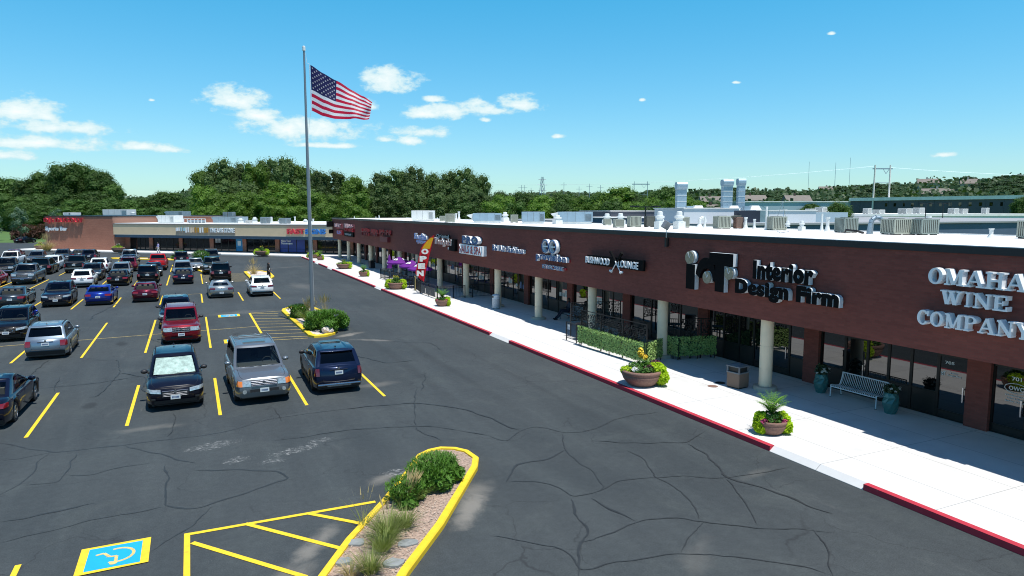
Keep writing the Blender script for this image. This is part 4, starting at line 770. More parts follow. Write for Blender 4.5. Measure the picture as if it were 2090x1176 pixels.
def sstep(a, b, x):
    t = max(0, min(1, (x-a)/(b-a))); return t*t*(3-2*t)
class Car:
    def __init__(s, kind):
        s.k = kind; s.__dict__.update(TYPES[kind]); s.fa = s.wb/2+.04; s.ra = -s.wb/2+.04
    def halfw(s, y):
        e = abs(y)/(s.L/2); d = s.L/2-abs(y)
        w = s.W/2
        if d < .55: w -= (1-d/.55)**2.2 * (.17 if y > 0 else .11)
        return w
    def top(s, y):
        if s.k == 'pickup' and y < s.cb[0]: return s.belt-.0
        if y >= s.cb[1]:
            t = (y-s.cb[1])/(s.L/2-s.cb[1]); return s.belt-.03-(s.belt-.03-s.nose)*t**1.6
        if y <= s.cb[0]:
            return s.belt+.02 if s.k in ('sedan', 'coupe', 'hatch') else s.belt
        return s.belt-.01
    def setback(s, y, z):
        d = s.L/2-abs(y); q = max(0, 1-d/.5); q = q*q*(3-2*q)
        zt = s.top(y); h = max(0, (z-.58)/(zt-.58)) if zt > .6 else 0
        tall = .10 if y > 0 else (.05 if s.k in ('bigsuv', 'boxy', 'pickup', 'minivan') else .13)
        if s.k in ('sedan', 'coupe', 'hatch') and y > 0: tall = .20
        l = max(0, (.46-z)/.3)
        return q*(tall*min(1, h)**2 + .10*l)
    def ring(s, y):
        hw = s.halfw(y); zt = s.top(y); zb = s.gc
        for a in (s.fa, s.ra):
            if abs(y-a) < s.wr+.07: zb = max(zb, s.wr+sqrt(max(0, (s.wr+.07)**2-(y-a)**2)))
        zb = min(zb, zt-.22); bel = zb+.05; H = zt-zb
        pts = [(0, zb), (hw*.90, zb), (hw*.975, zb+.04), (hw*1.0, max(zb+.08, .62)), (hw*.992, zt-.16), (hw*.955, zt-.055), (hw*.88, zt-.008), (hw*.5, zt+.022), (0, zt+.028)]
        if zb > .55: pts[3] = (hw*1.0, zb+.08)
        return pts
    def side_x(s, y, z):
        P = s.ring(y); P = [p for p in P[1:7]]
        for (x0, z0), (x1, z1) in zip(P[:-1], P[1:]):
            if z0 <= z <= z1+1e-6: t = (z-z0)/max(1e-6, z1-z0); return x0+(x1-x0)*t
        return P[0][0] if z < P[0][1] else P[-1][0]
    def body(s):
        ys = set([-s.L/2, -s.L/2+.04, -s.L/2+.1, -s.L/2+.2, -s.L/2+.35, s.L/2, s.L/2-.04, s.L/2-.1, s.L/2-.2, s.L/2-.35, s.L/2-.55, s.cb[1], s.cb[0]])
        for a in (s.fa, s.ra):
            for i in range(-6, 7): ys.add(round(a+(s.wr+.07)*sin(i/6*pi/2)*.999, 3))
        y = -s.L/2+.5
        while y < s.L/2-.5: ys.add(round(y, 3)); y += .22
        ys = sorted(ys); ys = [y for i, y in enumerate(ys) if i == 0 or y-ys[i-1] > .012]
        mb = MB(); G = []
        for y in ys:
            P = s.ring(y); row = [(-x, z) for x, z in P[::-1][:-1]]+[(x, z) for x, z in P]
            sg = 1 if y > 0 else -1
            G.append([(x, y-sg*s.setback(y, z), z) for x, z in row])
        mb.grid(G); n = len(G[0])
        for r, rev in ((0, False), (len(G)-1, True)):
            ids = [r*n+i for i in range(n)]; k = n//2
            # cap by strips pairing left and right
            for i in range(k):
                a, b_, c, d = r*n+i, r*n+i+1, r*n+n-2-i, r*n+n-1-i
                mb.f.append((a, b_, c, d) if b_ != c else (a, b_, d)); mb.m.append(0)
        return mb
    def P(s, f, u, t):
        """point on the cabin: f in front/rear (u -1..1) or side (u 0 rear..1 front); t height 0..1"""
        yf = s.cb[1]+(s.rf[1]-s.cb[1])*(t*.92+.08*t*t); yr = s.cb[0]+(s.rf[0]-s.cb[0])*(t*.9+.1*t*t)
        w0 = s.W/2*.90; w1 = s.roofw; w = w0+(w1-w0)*(t**1.15)
        z = s.belt-.03+(s.H-.05-s.belt+.03)*t; z -= .05*t*t*(1 if isinstance(f, str) else abs(2*u-1)**2.5)
        if f == 'front': return Vector((u*w, yf-.13*u*u-(.05 if abs(u) > .97 else 0), z))
        if f == 'rear': return Vector((u*w, yr+.07*u*u+(.03 if abs(u) > .97 else 0), z))
        ya, yb = yr+.10, yf-.18
        return Vector((f*(w+.012*sin(pi*u)), ya+(yb-ya)*u, z))
    def windows(s):
        k = s.k; ru = .80 if k in ('suv', 'cross', 'midsuv') else .72 if k == 'coupe' else .86
        rear = (ru, .24 if k not in ('sedan', 'coupe') else .12, .88 if k != 'coupe' else .70)
        side = [(.25, .88)] if k == 'coupe' else [(.56, .95), (.12, .53)] if k == 'pickup' else [(.56, .95), (.30, .53)] if k == 'sedan' else [(.56, .95), (.30, .53), (.06, .27)]
        return rear, side
    def cabin(s):
        (ru, rt0, rt1), side = s.windows(); ts = [0, .07, .12, .24, .45, .70, .88, .93, 1.0]; mb = MB(); G = []
        fu = [-1, -.9, -.6, -.3, 0, .3, .6, .9, 1]; rus = [1, ru, ru*.6, ru*.3, 0, -ru*.3, -ru*.6, -ru, -1]
        su = sorted(set([0, 1]+[v for w_ in side for v in w_]+[(w_[0]+w_[1])/2 for w_ in side]), reverse=True)
        cols = [('front', u) for u in fu]+[(1, u) for u in su]+[('rear', u) for u in rus]+[(-1, u) for u in su[::-1]]
        for t in ts: G.append([s.P(f, u, t) for f, u in cols])
        c = sum(G[-1], Vector())/len(G[-1])
        for sc, dz in ((.955, .028), (.88, .045), (.6, .058)):
            G.append([Vector((c.x+(p.x-c.x)*sc, c.y+(p.y-c.y)*(1-(1-sc)*.55), p.z+dz)) for p in G[len(ts)-1]])
        n = len(cols)
        for row in G: mb.v += [tuple(p) for p in row]
        for j in range(len(G)-1):
            for i in range(n):
                k = (i+1) % n; hole = False
                if j < len(ts)-1 and cols[i][0] == cols[k][0]:
                    t = (ts[j]+ts[j+1])/2; u = (cols[i][1]+cols[k][1])/2; f = cols[i][0]
                    if f == 'front': hole = abs(u) < .9 and .07 < t < .93
                    elif f == 'rear': hole = abs(u) < ru and rt0 < t < rt1
                    else: hole = .12 < t < .88 and any(w_[0] < u < w_[1] for w_ in side)
                if not hole: mb.f.append((j*n+i, j*n+k, (j+1)*n+k, (j+1)*n+i)); mb.m.append(0)
        b_ = (len(G)-1)*n; mb.f.append(tuple(b_+i for i in range(n))); mb.m.append(0)
        return mb
    def top_z(s, x, y):
        P = s.ring(y)[5:]; x = abs(x)
        for (x0, z0), (x1, z1) in zip(P[:-1], P[1:]):
            if x1 <= x <= x0: t = (x0-x)/max(1e-6, x0-x1); return z0+(z1-z0)*t
        return P[0][1]
    def patch(s, f, u0, u1, t0, t1, off, nu=8, nt=4, taper=0):
        mb = MB(); G = []
        for j in range(nt+1):
            t = t0+(t1-t0)*j/nt; row = []
            for i in range(nu+1):
                u = u0+(u1-u0)*i/nu
                p = s.P(f, u, t)
                o = {'front': Vector((0, .8, .5)), 'rear': Vector((0, -.85, .4))}.get(f, Vector((f if isinstance(f, int) else 0, 0, .25)))
                row.append(p+o*off)
            G.append(row)
        if (G[0][1]-G[0][0]).cross(G[1][0]-G[0][0]).dot(o) < 0: G = G[::-1]      # glass must face outwards
        mb.grid(G); return mb
    def end(s, x, z, sg, off=.012):          # point on nose (sg=1) or tail (sg=-1)
        y = sg*s.L/2; return Vector((x, y-sg*s.setback(y, z)+sg*off, z))
    def corner(s, side, sg, xa, back, z0, z1, off=.012, slant=0.0):
        """lamp lens wrapping from the end face at x=xa round the corner to 'back' metres behind"""
        mb = MB(); G = []
        for j in range(4):
            z = z0+(z1-z0)*j/3; row = []
            y = sg*s.L/2; sx = s.side_x(y, z)
            xs = [xa+(sx*.995-xa)*i/3 for i in range(4)]
            for i, x in enumerate(xs): row.append(Vector((side*x, y-sg*s.setback(y, z)+sg*off, z+slant*i/3)))
            for d in (.05, .11, .2, back):
                if d > back: d = back
                yy = sg*(s.L/2-d); row.append(Vector((side*(s.side_x(yy, z)+off), yy-sg*s.setback(yy, z)+sg*off*.5, z+slant)))
            G.append(row)
        mb.grid(G); return mb
    def eplate(s, x0, x1, z0, z1, sg, off=.012, dep=.02):
        mb = MB(); n = 6; G = []
        for j in range(3):
            z = z0+(z1-z0)*j/2; G.append([s.end(x0+(x1-x0)*i/n, z, sg, off) for i in range(n+1)])
        mb.grid(G); return mb
CARM = {}
def car_parts(kind):
    if kind in CARM: return CARM[kind]
    s = Car(kind); P = []; paint = 'PAINT'
    def add(name, mb, mat, smooth=False, sub=None, fix=False):
        m = mb.mesh(name, MATS['paint_default'] if mat == paint else mat, smooth, fix); P.append((name, m, mat == paint, sub)); return len(P)-1
    pm('paint_default', (.02, .02, .02), .25)
    add('body', s.body(), paint, True, fix=True)
    add('roof_shell', s.cabin(), paint, True, fix=True)
    g = M_CARGLASS; gt = M_CARGLASS2 if kind not in ('sedan', 'coupe') else M_CARGLASS
    (ru, rt0, rt1), sides = s.windows()
    add('windshield', s.patch('front', -.90, .90, .07, .93, .006), g, True)
    add('rear_window', s.patch('rear', -ru, ru, rt0, rt1, .006), gt, True)
    for sd in (1, -1):
        for wi, (u0, u1) in enumerate(sides): add('side_window' if wi < 2 else 'quarter_window', s.patch(sd, u0, u1, .12, .88, .006), g if wi == 0 else gt, True)
    m = MB(); bz = s.belt-.06; top = s.belt+(s.H-s.belt)*.52; yf = s.cb[1]-1.55
    for cx in (-.38, .38):
        m.box(cx-.24, cx+.24, yf-.08, yf+.06, bz, top); m.box(cx-.12, cx+.12, yf-.07, yf+.03, top+.02, top+.18)
    if kind not in ('coupe', 'pickup'):
        yr = yf-.85; m.box(-.62, .62, yr-.08, yr+.04, bz, top-.04)
        for cx in (-.38, 0, .38): m.box(cx-.11, cx+.11, yr-.07, yr+.02, top-.02, top+.10)
    add('seats', m, M_SEATB if kind == 'sedan' else M_SEAT)
    m = MB(); y1 = s.cb[1]-.12; m.add([(-.70, y1, bz+.03), (.70, y1, bz+.03), (.70, y1-.50, bz+.12), (-.70, y1-.50, bz+.12), (-.70, y1-.55, bz), (.70, y1-.55, bz)], [(0, 1, 2, 3), (3, 2, 5, 4)]); m.tube([(-.38+.17*cos(t), y1-.62+.05*sin(t), bz+.14+.15*sin(t)) for t in [2*pi*i/14 for i in range(15)]], .016, 5); add('dashboard', m, M_DASH)
    L2 = s.L/2; w = s.W/2; nz = s.nose
    # underbody
    add('underbody', MB().box(-w*.82, w*.82, -L2+.18, L2-.2, s.gc-.06, s.gc+.25).box(-w*.80, w*.80, s.ra-.5, s.ra+.5, s.gc, .82).box(-w*.80, w*.80, s.fa-.5, s.fa+.5, s.gc, nz-.12), M_BLACKPL)
    # wheels
    for y in (s.fa, s.ra):
        for sd in (1, -1):
            m = MB(); x1 = sd*(w-.02); x0 = sd*(w-.25); m.cyl((x0, y, s.wr), (x1-sd*.02, y, s.wr), s.wr, s.wr, 24); m.cyl((x1-sd*.02, y, s.wr), (x1, y, s.wr), s.wr, s.wr*.9, 24)
            i = add('wheel', m, M_TYRE)
            m = MB(); rr = s.wr*.68; xf = x1+sd*.006
            n = 24; pr = [(rr, xf-sd*.012), (rr*.93, xf), (rr*.90, xf-sd*.02), (rr*.90, xf-sd*.05)]
            vs = [(x, y+q*cos(2*pi*k/n), s.wr+q*sin(2*pi*k/n)) for q, x in pr for k in range(n)]
            m.add(vs, [(j*n+k, j*n+(k+1) % n, (j+1)*n+(k+1) % n, (j+1)*n+k) for j in range(3) for k in range(n)])
            for k in range(5):
                a = 2*pi*k/5+.3; d = Vector((0, cos(a), sin(a))); e = Vector((0, -sin(a), cos(a))); c = Vector((xf-sd*.004, y, s.wr))
                m.add([c+e*.03, c-e*.03, c+d*rr*.94-e*.045, c+d*rr*.94+e*.045], [(0, 1, 2, 3)])
            m.cyl((xf-sd*.02, y, s.wr), (xf+sd*.004, y, s.wr), .05, .05, 10)
            add('rim', m, M_RIM if kind in ('sedan', 'suv', 'bigsuv', 'minivan', 'wagon', 'coupe', 'pickup') else M_RIMD, sub=i)
            add('brake_disc', MB().cyl((xf-sd*.06, y, s.wr), (xf-sd*.055, y, s.wr), rr*.88, rr*.88, 20), M_BLACKPL, sub=i)
    # mirrors
    for sd in (1, -1):
        m = MB(); c = s.P(sd, .90, .10); Mx = Matrix.Translation(c+Vector((sd*.17, -.02, .07)))
        vs = []
        for j, (ly, sc) in enumerate(((.09, .5), (.05, .9), (-.04, 1.0), (-.07, .92))):
            for k in range(10): a = 2*pi*k/10; vs.append(Mx @ Vector((.125*sc*cos(a), ly, .082*sc*sin(a))))
        m.add(vs, [(j*10+k, j*10+(k+1) % 10, (j+1)*10+(k+1) % 10, (j+1)*10+k) for j in range(3) for k in range(10)]+[tuple(range(10)), tuple(range(39, 29, -1))])
        m.cyl(c+Vector((0, -.02, .0)), c+Vector((sd*.10, -.02, .04)), .03, .025, 6)
        add('mirror', m, paint if kind in ('sedan', 'hatch', 'coupe', 'bigsuv', 'wagon', 'cross') else M_BLACKPL, True, fix=True)
    # lamps
    wn = s.side_x(L2, nz-.12)
    sq = kind in ('bigsuv', 'boxy', 'pickup')
    for sd in (1, -1):
        if sq: add('headlight', s.corner(sd, 1, wn*.58, .16, nz-.24, nz-.04), M_HEAD, True)
        else: add('headlight', s.corner(sd, 1, wn*.62, .38, nz-.20, nz-.075, slant=.05), M_HEAD, True)
        if kind == 'bigsuv': add('indicator', s.corner(sd, 1, wn*.93, .18, nz-.235, nz-.045, off=.018), M_AMBER, True)
        tb = s.belt
        if kind in ('sedan', 'coupe', 'hatch'): add('taillight', s.corner(sd, -1, w*.50, .30, tb-.24, tb-.09), M_TAIL if kind != 'coupe' else M_TAILD, True)
        elif kind == 'pickup': add('taillight', s.corner(sd, -1, w*.80, .10, tb-.46, tb-.08), M_TAIL, True)
        elif kind == 'cross': add('taillight', s.corner(sd, -1, w*.46, .30, tb-.22, tb-.09, slant=.03), M_TAILD, True)
        elif kind == 'boxy': add('taillight', s.corner(sd, -1, w*.70, .12, tb-.36, tb-.14), M_TAIL, True)
        elif kind == 'midsuv': add('taillight', s.corner(sd, -1, w*.76, .16, tb-.34, tb-.06), M_TAILD, True)
        else: add('taillight', s.corner(sd, -1, w*.66, .22, tb-.34, tb-.08), M_TAIL, True)
    # front: grille, lower intake, plate, badge
    gw = wn*(.56 if not sq else .55)
    if kind == 'bigsuv':
        add('grille', s.eplate(-gw, gw, nz-.25, nz-.05, 1, .010), M_BLACKPL)
        m = MB()
        for k in range(4): z = nz-.235+.055*k; m.tube([s.end(-gw+2*gw*i/6, z, 1, .03) for i in range(7)], .014, 6)
        add('grille_bar', m, M_CHROME)
        add('lower_intake', s.eplate(-w*.5, w*.5, .50, .60, 1, .014), M_BLACKPL)
        for sd in (1, -1): add('fog_lamp', MB().cyl(s.end(sd*.68, .53, 1, -.02), s.end(sd*.68, .53, 1, .02), .07, .07, 14), M_HEAD)
    elif kind == 'boxy':
        add('grille', s.eplate(-gw, gw, nz-.27, nz-.06, 1, .010), M_BLACKPL)
        m = MB()
        for k in range(3): z = nz-.265+.10*k; m.tube([s.end(-gw+2*gw*i/6, z, 1, .024) for i in range(7)], .010, 6)
        for k in range(7): x = -gw+2*gw*k/6; m.tube([s.end(x, nz-.265, 1, .024), s.end(x, nz-.065, 1, .024)], .008, 6)
        add('grille_bar', m, M_CHROME); add('lower_intake', s.eplate(-w*.55, w*.55, .36, .46, 1, .016), M_BLACKPL)
    else:
        add('grille', s.eplate(-gw, gw, nz-.33, nz-.13, 1, .010), M_BLACKPL)
        m = MB(); m.tube([s.end(-gw+2*gw*i/6, nz-.125, 1, .018) for i in range(7)], .013, 6)
        for k in range(3): m.tube([s.end(-gw*.9+1.8*gw*i/6, nz-.30+.05*k, 1, .016) for i in range(7)], .005, 5)
        add('grille_bar', m, M_CHROME if kind in ('midsuv', 'wagon', 'sedan', 'pickup', 'suv') else M_BLACKPL)
        add('lower_intake', s.eplate(-w*.72, w*.72, s.gc+.03, .42, 1, .016), M_BLACKPL)
        for sd in (1, -1): add('fog_lamp', s.corner(sd, 1, w*.68, .08, .44, .52, off=.016), M_BLACKPL)
    def plate(sg, z):
        m = MB(); p = s.end(0, z, sg, .035); m.box(-.155, .155, p.y-.006, p.y+.006, z-.075, z+.075); i = add('license_plate', m, M_PLATE)
        m = MB(); y = p.y+sg*.009
        for k in range(6): m.box(-.11+.038*k, -.083+.038*k, y-.002, y+.002, z-.03, z+.03)
        add('plate_characters', m, M_PLATEB, sub=i)
    plate(1, .52 if not sq else .56)
    tall = kind not in ('sedan', 'coupe', 'hatch')
    plate(-1, (s.belt-.24) if tall else .66 if kind != 'coupe' else .46)
    add('rear_trim', s.eplate(-w*.86, w*.86, s.gc+.02, .44 if tall else .34, -1, .014), M_BLACKPL)
    add('emblem', MB().cyl(s.end(0, s.belt-.09, -1, 0), s.end(0, s.belt-.09, -1, .02), .045, .045, 14), M_CHROME); add('emblem', MB().cyl(s.end(0, nz-.14 if not sq else nz-.15, 1, 0), s.end(0, nz-.14 if not sq else nz-.15, 1, .045), .05, .05, 14), M_CHROME)
    if tall and kind != 'pickup':
        m = MB(); m.tube([s.end(-w*.35+w*.7*i/4, s.belt-.14, -1, .016) for i in range(5)], .012, 5); add('tailgate_trim', m, M_CHROME if kind in ('bigsuv', 'boxy', 'suv', 'minivan') else M_BLACKPL)
        # roof spoiler over the rear glass
        q = s.P('rear', 0, 1.0); m = MB(); G = [[s.P('rear', -.86+1.72*i/6, 1.0)+Vector((0, dy, dz)) for i in range(7)] for dy, dz in ((.12, .035), (-.06, .03), (-.13, .005), (-.12, -.02), (-.02, -.03))]
        m.grid(G); add('roof_spoiler', m, paint, True)
    if s.rails:
        for sd in (1, -1):
            c = [s.P(sd, u, 1.0)+Vector((-sd*.07, 0, .07+(.0 if 0 < i < 5 else -.035))) for i, u in enumerate((.08, .14, .35, .6, .84, .9))]; add('roof_rail', MB().tube(c, .017, 6), M_BLACKPL if kind != 'bigsuv' else M_SILVER)
        if kind == 'bigsuv':
            m = MB()
            for u in (.2, .38, .56): a = s.P(1, u, 1.0)+Vector((-.07, 0, .075)); m.cyl(a, Vector((-a.x, a.y, a.z)), .014, .014, 6)
            add('crossbar', m, M_BLACKPL); 
    q = (s.P('front', 0, 1)+s.P('rear', 0, 1))/2; 
    if kind in ('suv', 'cross', 'hatch', 'wagon', 'midsuv', 'sedan'): qq = s.P('rear', 0, 1.0); add('antenna_fin', MB().add([(-.03, qq.y+.42, s.H+.0), (.03, qq.y+.42, s.H+.0), (0, qq.y+.22, s.H+.07), (0, qq.y+.19, s.H+.06), (-.03, qq.y+.19, s.H), (.03, qq.y+.19, s.H)], [(0, 2, 3, 4), (1, 5, 3, 2), (4, 3, 5), (0, 1, 2)]), paint)
    if kind == 'bigsuv' or kind == 'midsuv': add('sunroof', MB().grid([[Vector((x, y, s.H-.002+.012*(1-abs(x)/.42))) for x in (-.42, 0, .42)] for y in (-.45, -.05)]), M_CARGLASS)
    # panel gaps round the bonnet and tailgate
    m = MB(); nn = 8
    for sd in (-1, 1): m.tube([Vector((sd*(s.halfw(y)*.80), y-s.setback(y, s.top(y))*(1 if y > 0 else -1), s.top_z(s.halfw(y)*.80, y)+.002)) for y in [s.cb[1]-.02+(L2-.06-s.cb[1])*i/nn for i in range(nn+1)]], .006, 4)
    m.tube([s.end(-w*.66+w*1.32*i/8, nz-.035, 1, .004) for i in range(9)], .006, 4); add('bonnet_seam', m, M_BLACKPL)
    if kind != 'pickup':
        m = MB(); zt_ = s.belt-.08; zb_ = .52 if tall else .60
        m.tube([s.end(-w*.64, zt_, -1, .004), s.end(-w*.62, zb_, -1, .006), s.end(-w*.3, zb_-.02, -1, .006), s.end(w*.3, zb_-.02, -1, .006), s.end(w*.62, zb_, -1, .006), s.end(w*.64, zt_, -1, .004)], .006, 4); add('tailgate_seam', m, M_BLACKPL)
    # wipers
    m = MB(); a = s.P('front', -.1, .05)+Vector((0, .03, .02)); b_ = s.P('front', .75, .09)+Vector((0, .03, .02)); m.cyl(a, b_, .008, .008, 5); a = s.P('front', -.8, .05)+Vector((0, .03, .02)); b_ = s.P('front', -.1, .12)+Vector((0, .03, .02)); m.cyl(a, b_, .008, .008, 5); add('wiper', m, M_BLACKPL)
    # door handles and seams
    for sd in (1, -1):
        m = MB()
        for y in (.0+s.cb[1]-1.15, s.cb[1]-2.05):
            x = s.side_x(y, s.belt-.16); m.box(sd*x-.012, sd*x+.02 if sd > 0 else sd*x+.012, y-.09, y+.09, s.belt-.175, s.belt-.145) if sd > 0 else m.box(sd*x-.02, sd*x+.012, y-.09, y+.09, s.belt-.175, s.belt-.145)
        add('door_handle', m, paint)
        m = MB()
        for y in (s.cb[1]-.25, s.cb[1]-1.3, s.cb[1]-2.25):
            if s.ra-.1 < y: 
                zs = [s.gc+.14, .55, .75, s.belt-.14, s.belt-.06]; pts = [Vector((sd*(s.side_x(y, z)+.001), y, z)) for z in zs]; m.tube(pts, .004, 4)
        add('door_seam', m, M_BLACKPL)
    if kind in ('suv', 'cross', 'boxy', 'wagon', 'midsuv'):
        for sd in (1, -1):
            m = MB(); m.box(*((w*.985, w*1.004) if sd > 0 else (-w*1.004, -w*.985)), s.ra+s.wr+.1, s.fa-s.wr-.1, s.gc, s.gc+.13); add('sill_trim', m, M_BLACKPL)
    if kind == 'pickup':
        m = MB(); m.box(-w*.84, w*.84, -L2+.10, s.cb[0]-.06, s.belt+.0, s.belt+.035); add('bed_cover', m, M_BLACKPL); m = MB(); m.box(-w*.9, w*.9, -L2-.05, -L2+.02, .50, .68); add('rear_bumper', m, M_CHROME)
        m = MB(); m.tube([s.end(-w*.8+w*1.6*i/6, .62, 1, .05) for i in range(7)], .075, 8); add('front_bumper', m, M_CHROME)
    CARM[kind] = P; return P
def paint(name, col, metal=.35, rough=.28):
    if name in MATS: return MATS[name]
    m = pm(name, col, rough, metal, coat=.62); b_ = m.node_tree.nodes['Principled BSDF']; b_.inputs['Coat IOR'].default_value = 1.45; b_.inputs['Specular IOR Level'].default_value = .1; return m
PNT = {
 'navy': paint('navy_paint', (.005, .008, .022), 0), 'black': paint('black_paint', (.004, .004, .006), 0), 'blackblue': paint('black_blue_paint', (.006, .007, .014), 0),
 'silver': paint('silver_paint', (.20, .225, .25), .6, .36), 'bluesilver': paint('blue_silver_paint', (.22, .28, .34), .65, .34), 'blue': paint('deep_blue_paint', (.006, .014, .042), .3),
 'red': paint('dark_red_paint', (.20, .008, .018), .4), 'white': paint('white_paint', (.72, .74, .75), 0), 'grey': paint('grey_paint', (.11, .125, .14), .6), 'slate': paint('slate_paint', (.045, .06, .075), .6),
 'vivid': paint('vivid_blue_paint', (.012, .035, .27), .5), 'maroon': paint('maroon_paint', (.085, .006, .020), .4), 'brightred': paint('bright_red_paint', (.42, .012, .015), .1), 'green': paint('dark_green_paint', (.03, .05, .05), .5),
 'magenta': paint('crimson_paint', (.30, .010, .035), .35), 'lgrey': paint('light_grey_paint', (.30, .34, .36), .6)}
rcar = random.Random(5)
def car(kind, x, ynear, facing, col, name, label, drop=(), wiggle=None):
    s = TYPES[kind]; y = ynear+s['L']/2+.02
    rz = (0 if facing == 'rear' else pi)+(rcar.uniform(-.02, .02) if wiggle is None else wiggle)
    cat = {'parked_car': 'car', 'parked_suv': 'SUV', 'pickup_truck': 'pickup', 'parked_minivan': 'minivan'}[name]
    root = thing(name, label, cat, (x, y, 0), rz, 'vehicles parked in the lot')
    made = {}
    for i, (nm, me, pt, sub) in enumerate(car_parts(kind)):
        if nm in drop: continue
        o = bpy.data.objects.new(nm, me); link(o, made[sub] if sub is not None else root); made[i] = o
        if pt: o.material_slots[0].link = 'OBJECT'; o.material_slots[0].material = PNT[col]
    return root
S, C, T, V = 'parked_suv', 'parked_car', 'pickup_truck', 'parked_minivan'
car('sedan', -6.45, 26.3, 'rear', 'navy', C, 'navy sedan cut off by the left edge, nearest row', wiggle=-.03)
fo = car('suv', -.80, 26.35, 'front', 'blackblue', S, 'black SUV with a silver sunshade behind its windshield', wiggle=.02)
car('bigsuv', 2.08, 25.9, 'front', 'silver', S, 'large silver SUV facing the camera with amber indicators and open roof rack', wiggle=.035)
ki = car('midsuv', 4.97, 26.25, 'rear', 'blue', S, 'dark blue SUV seen from behind, nearest to the flagpole island', wiggle=-.02)
bm_ = car('cross', -9.25, 44.3, 'front', 'black', S, 'black SUV with a two part oval grille, behind the pale blue wagon')
car('wagon', -6.5, 38.2, 'rear', 'bluesilver', S, 'pale blue silver wagon seen from behind with black roof rails')
car('boxy', -.72, 39.6, 'front', 'red', S, 'dark red boxy SUV with chrome grid grille facing the camera')
car('midsuv', -1.05, 45.2, 'front', 'navy', S, 'dark blue SUV tucked right behind the dark red SUV')
car('sedan', -12.1, 59.8, 'rear', 'slate', C, 'slate grey sedan at the left edge in the middle row')
car('midsuv', -9.25, 59.2, 'front', 'navy', S, 'navy SUV with chrome striped front between grey sedan and bright blue hatchback')
car('hatch', -6.45, 58.9, 'rear', 'vivid', C, 'bright blue hatchback seen from behind')
car('sedan', -3.42, 59.5, 'rear', 'maroon', C, 'maroon sedan seen from behind with pale head rests')
car('coupe', 2.0, 59.8, 'rear', 'lgrey', C, 'silver coupe seen from behind with wide dark tail lamps')
car('cross', 5.12, 59.5, 'rear', 'white', S, 'white SUV seen from behind beside the person in black')
car('cross', -9.3, 73.4, 'rear', 'white', S, 'white SUV seen from behind in the left half, left of the black sedan')
car('sedan', -6.42, 73.5, 'rear', 'black', C, 'black sedan seen from behind, right of the white SUV')
car('boxy', -4.0, 75.0, 'rear', 'black', S, 'black boxy SUV with bright red square tail lamps')
car('sedan', -.85, 72.8, 'rear', 'navy', C, 'dark blue sedan seen from behind with a bright chrome strip on its boot')
car('bigsuv', 2.56, 74.2, 'rear', 'black', S, 'black full size SUV seen from behind in front of the dark pickup')
car('sedan', -17.3, 77.2, 'front', 'magenta', C, 'crimson sedan at the left edge facing the camera')
car('pickup', -14.75, 78.9, 'front', 'grey', T, 'grey pickup truck facing the camera beside the crimson sedan')
car('midsuv', -9.35, 80.0, 'front', 'slate', S, 'slate blue SUV half hidden behind a white SUV')
car('suv', -6.75, 80.1, 'front', 'lgrey', S, 'light grey SUV facing the camera behind the black sedan')
car('sedan', -3.9, 82.6, 'front', 'navy', C, 'dark blue car mostly hidden behind the boxy black SUV')
car('minivan', -.95, 79.2, 'front', 'lgrey', V, 'pale grey van behind the dark blue sedan with chrome strip')
car('pickup', 2.05, 82.8, 'front', 'green', T, 'dark green pickup truck beside the planted bush')
car('midsuv', -9.7, 90.3, 'rear', 'white', S, 'white SUV seen from behind, right of the black pickup')
car('pickup', -12.15, 91.2, 'rear', 'black', T, 'black pickup truck seen from behind')
car('suv', -6.75, 90.9, 'rear', 'maroon', S, 'very dark maroon SUV seen from behind, left of the red pickup')
car('pickup', -3.75, 91.0, 'rear', 'brightred', T, 'bright red pickup truck with a white stripe')
car('bigsuv', -15.15, 90.2, 'rear', 'black', S, 'black SUV with chrome bumper in front of a white SUV, left of the black pickup')
car('pickup', -18.6, 90.0, 'front', 'black', T, 'black pickup at the left edge behind the crimson sedan')
car('suv', -15.4, 96.6, 'front', 'white', S, 'white SUV right behind the black SUV with chrome bumper')
car('sedan', -15.8, 103.2, 'rear', 'silver', C, 'silver sedan seen from behind near the brick wall')
car('suv', -16.6, 112.7, 'front', 'slate', S, 'dark grey SUV in front of the sports bar wall, farthest of its row')
car('suv', -19.0, 109.0, 'front', 'grey', S, 'grey SUV with slotted grille facing the camera, left of the silver sedan')
car('pickup', -21.2, 105.4, 'front', 'white', T, 'white pickup at the left edge facing the camera')
car('sedan', -23.8, 121.3, 'rear', 'maroon', C, 'dark maroon sedan behind the white pickup at far left')
car('suv', -13.0, 111.2, 'rear', 'navy', S, 'navy SUV with bright glare in its rear window below the sports bar wall')
car('sedan', -15.0, 116.5, 'rear', 'slate', C, 'slate car just behind the navy SUV below the sports bar wall')
car('pickup', -7.6, 103.6, 'front', 'lgrey', T, 'pale silver pickup facing the camera by the far yellow kerb')
car('sedan', -7.35, 98.8, 'front', 'blue', C, 'blue car in front of the pale silver pickup')
car('suv', -1.3, 100.4, 'rear', 'black', S, 'black SUV with sun glare near the far yellow kerb')
car('sedan', .35, 88.6, 'front', 'lgrey', C, 'light grey sedan right behind the pale van, left of the bush')
car('bigsuv', 2.4, 99.0, 'front', 'slate', S, 'dark grey SUV behind the dark green pickup')
car('sedan', -33.5, 182.2, 'rear', 'black', C, 'lone dark car parked by the lawn left of the brick wall', wiggle=-.5)
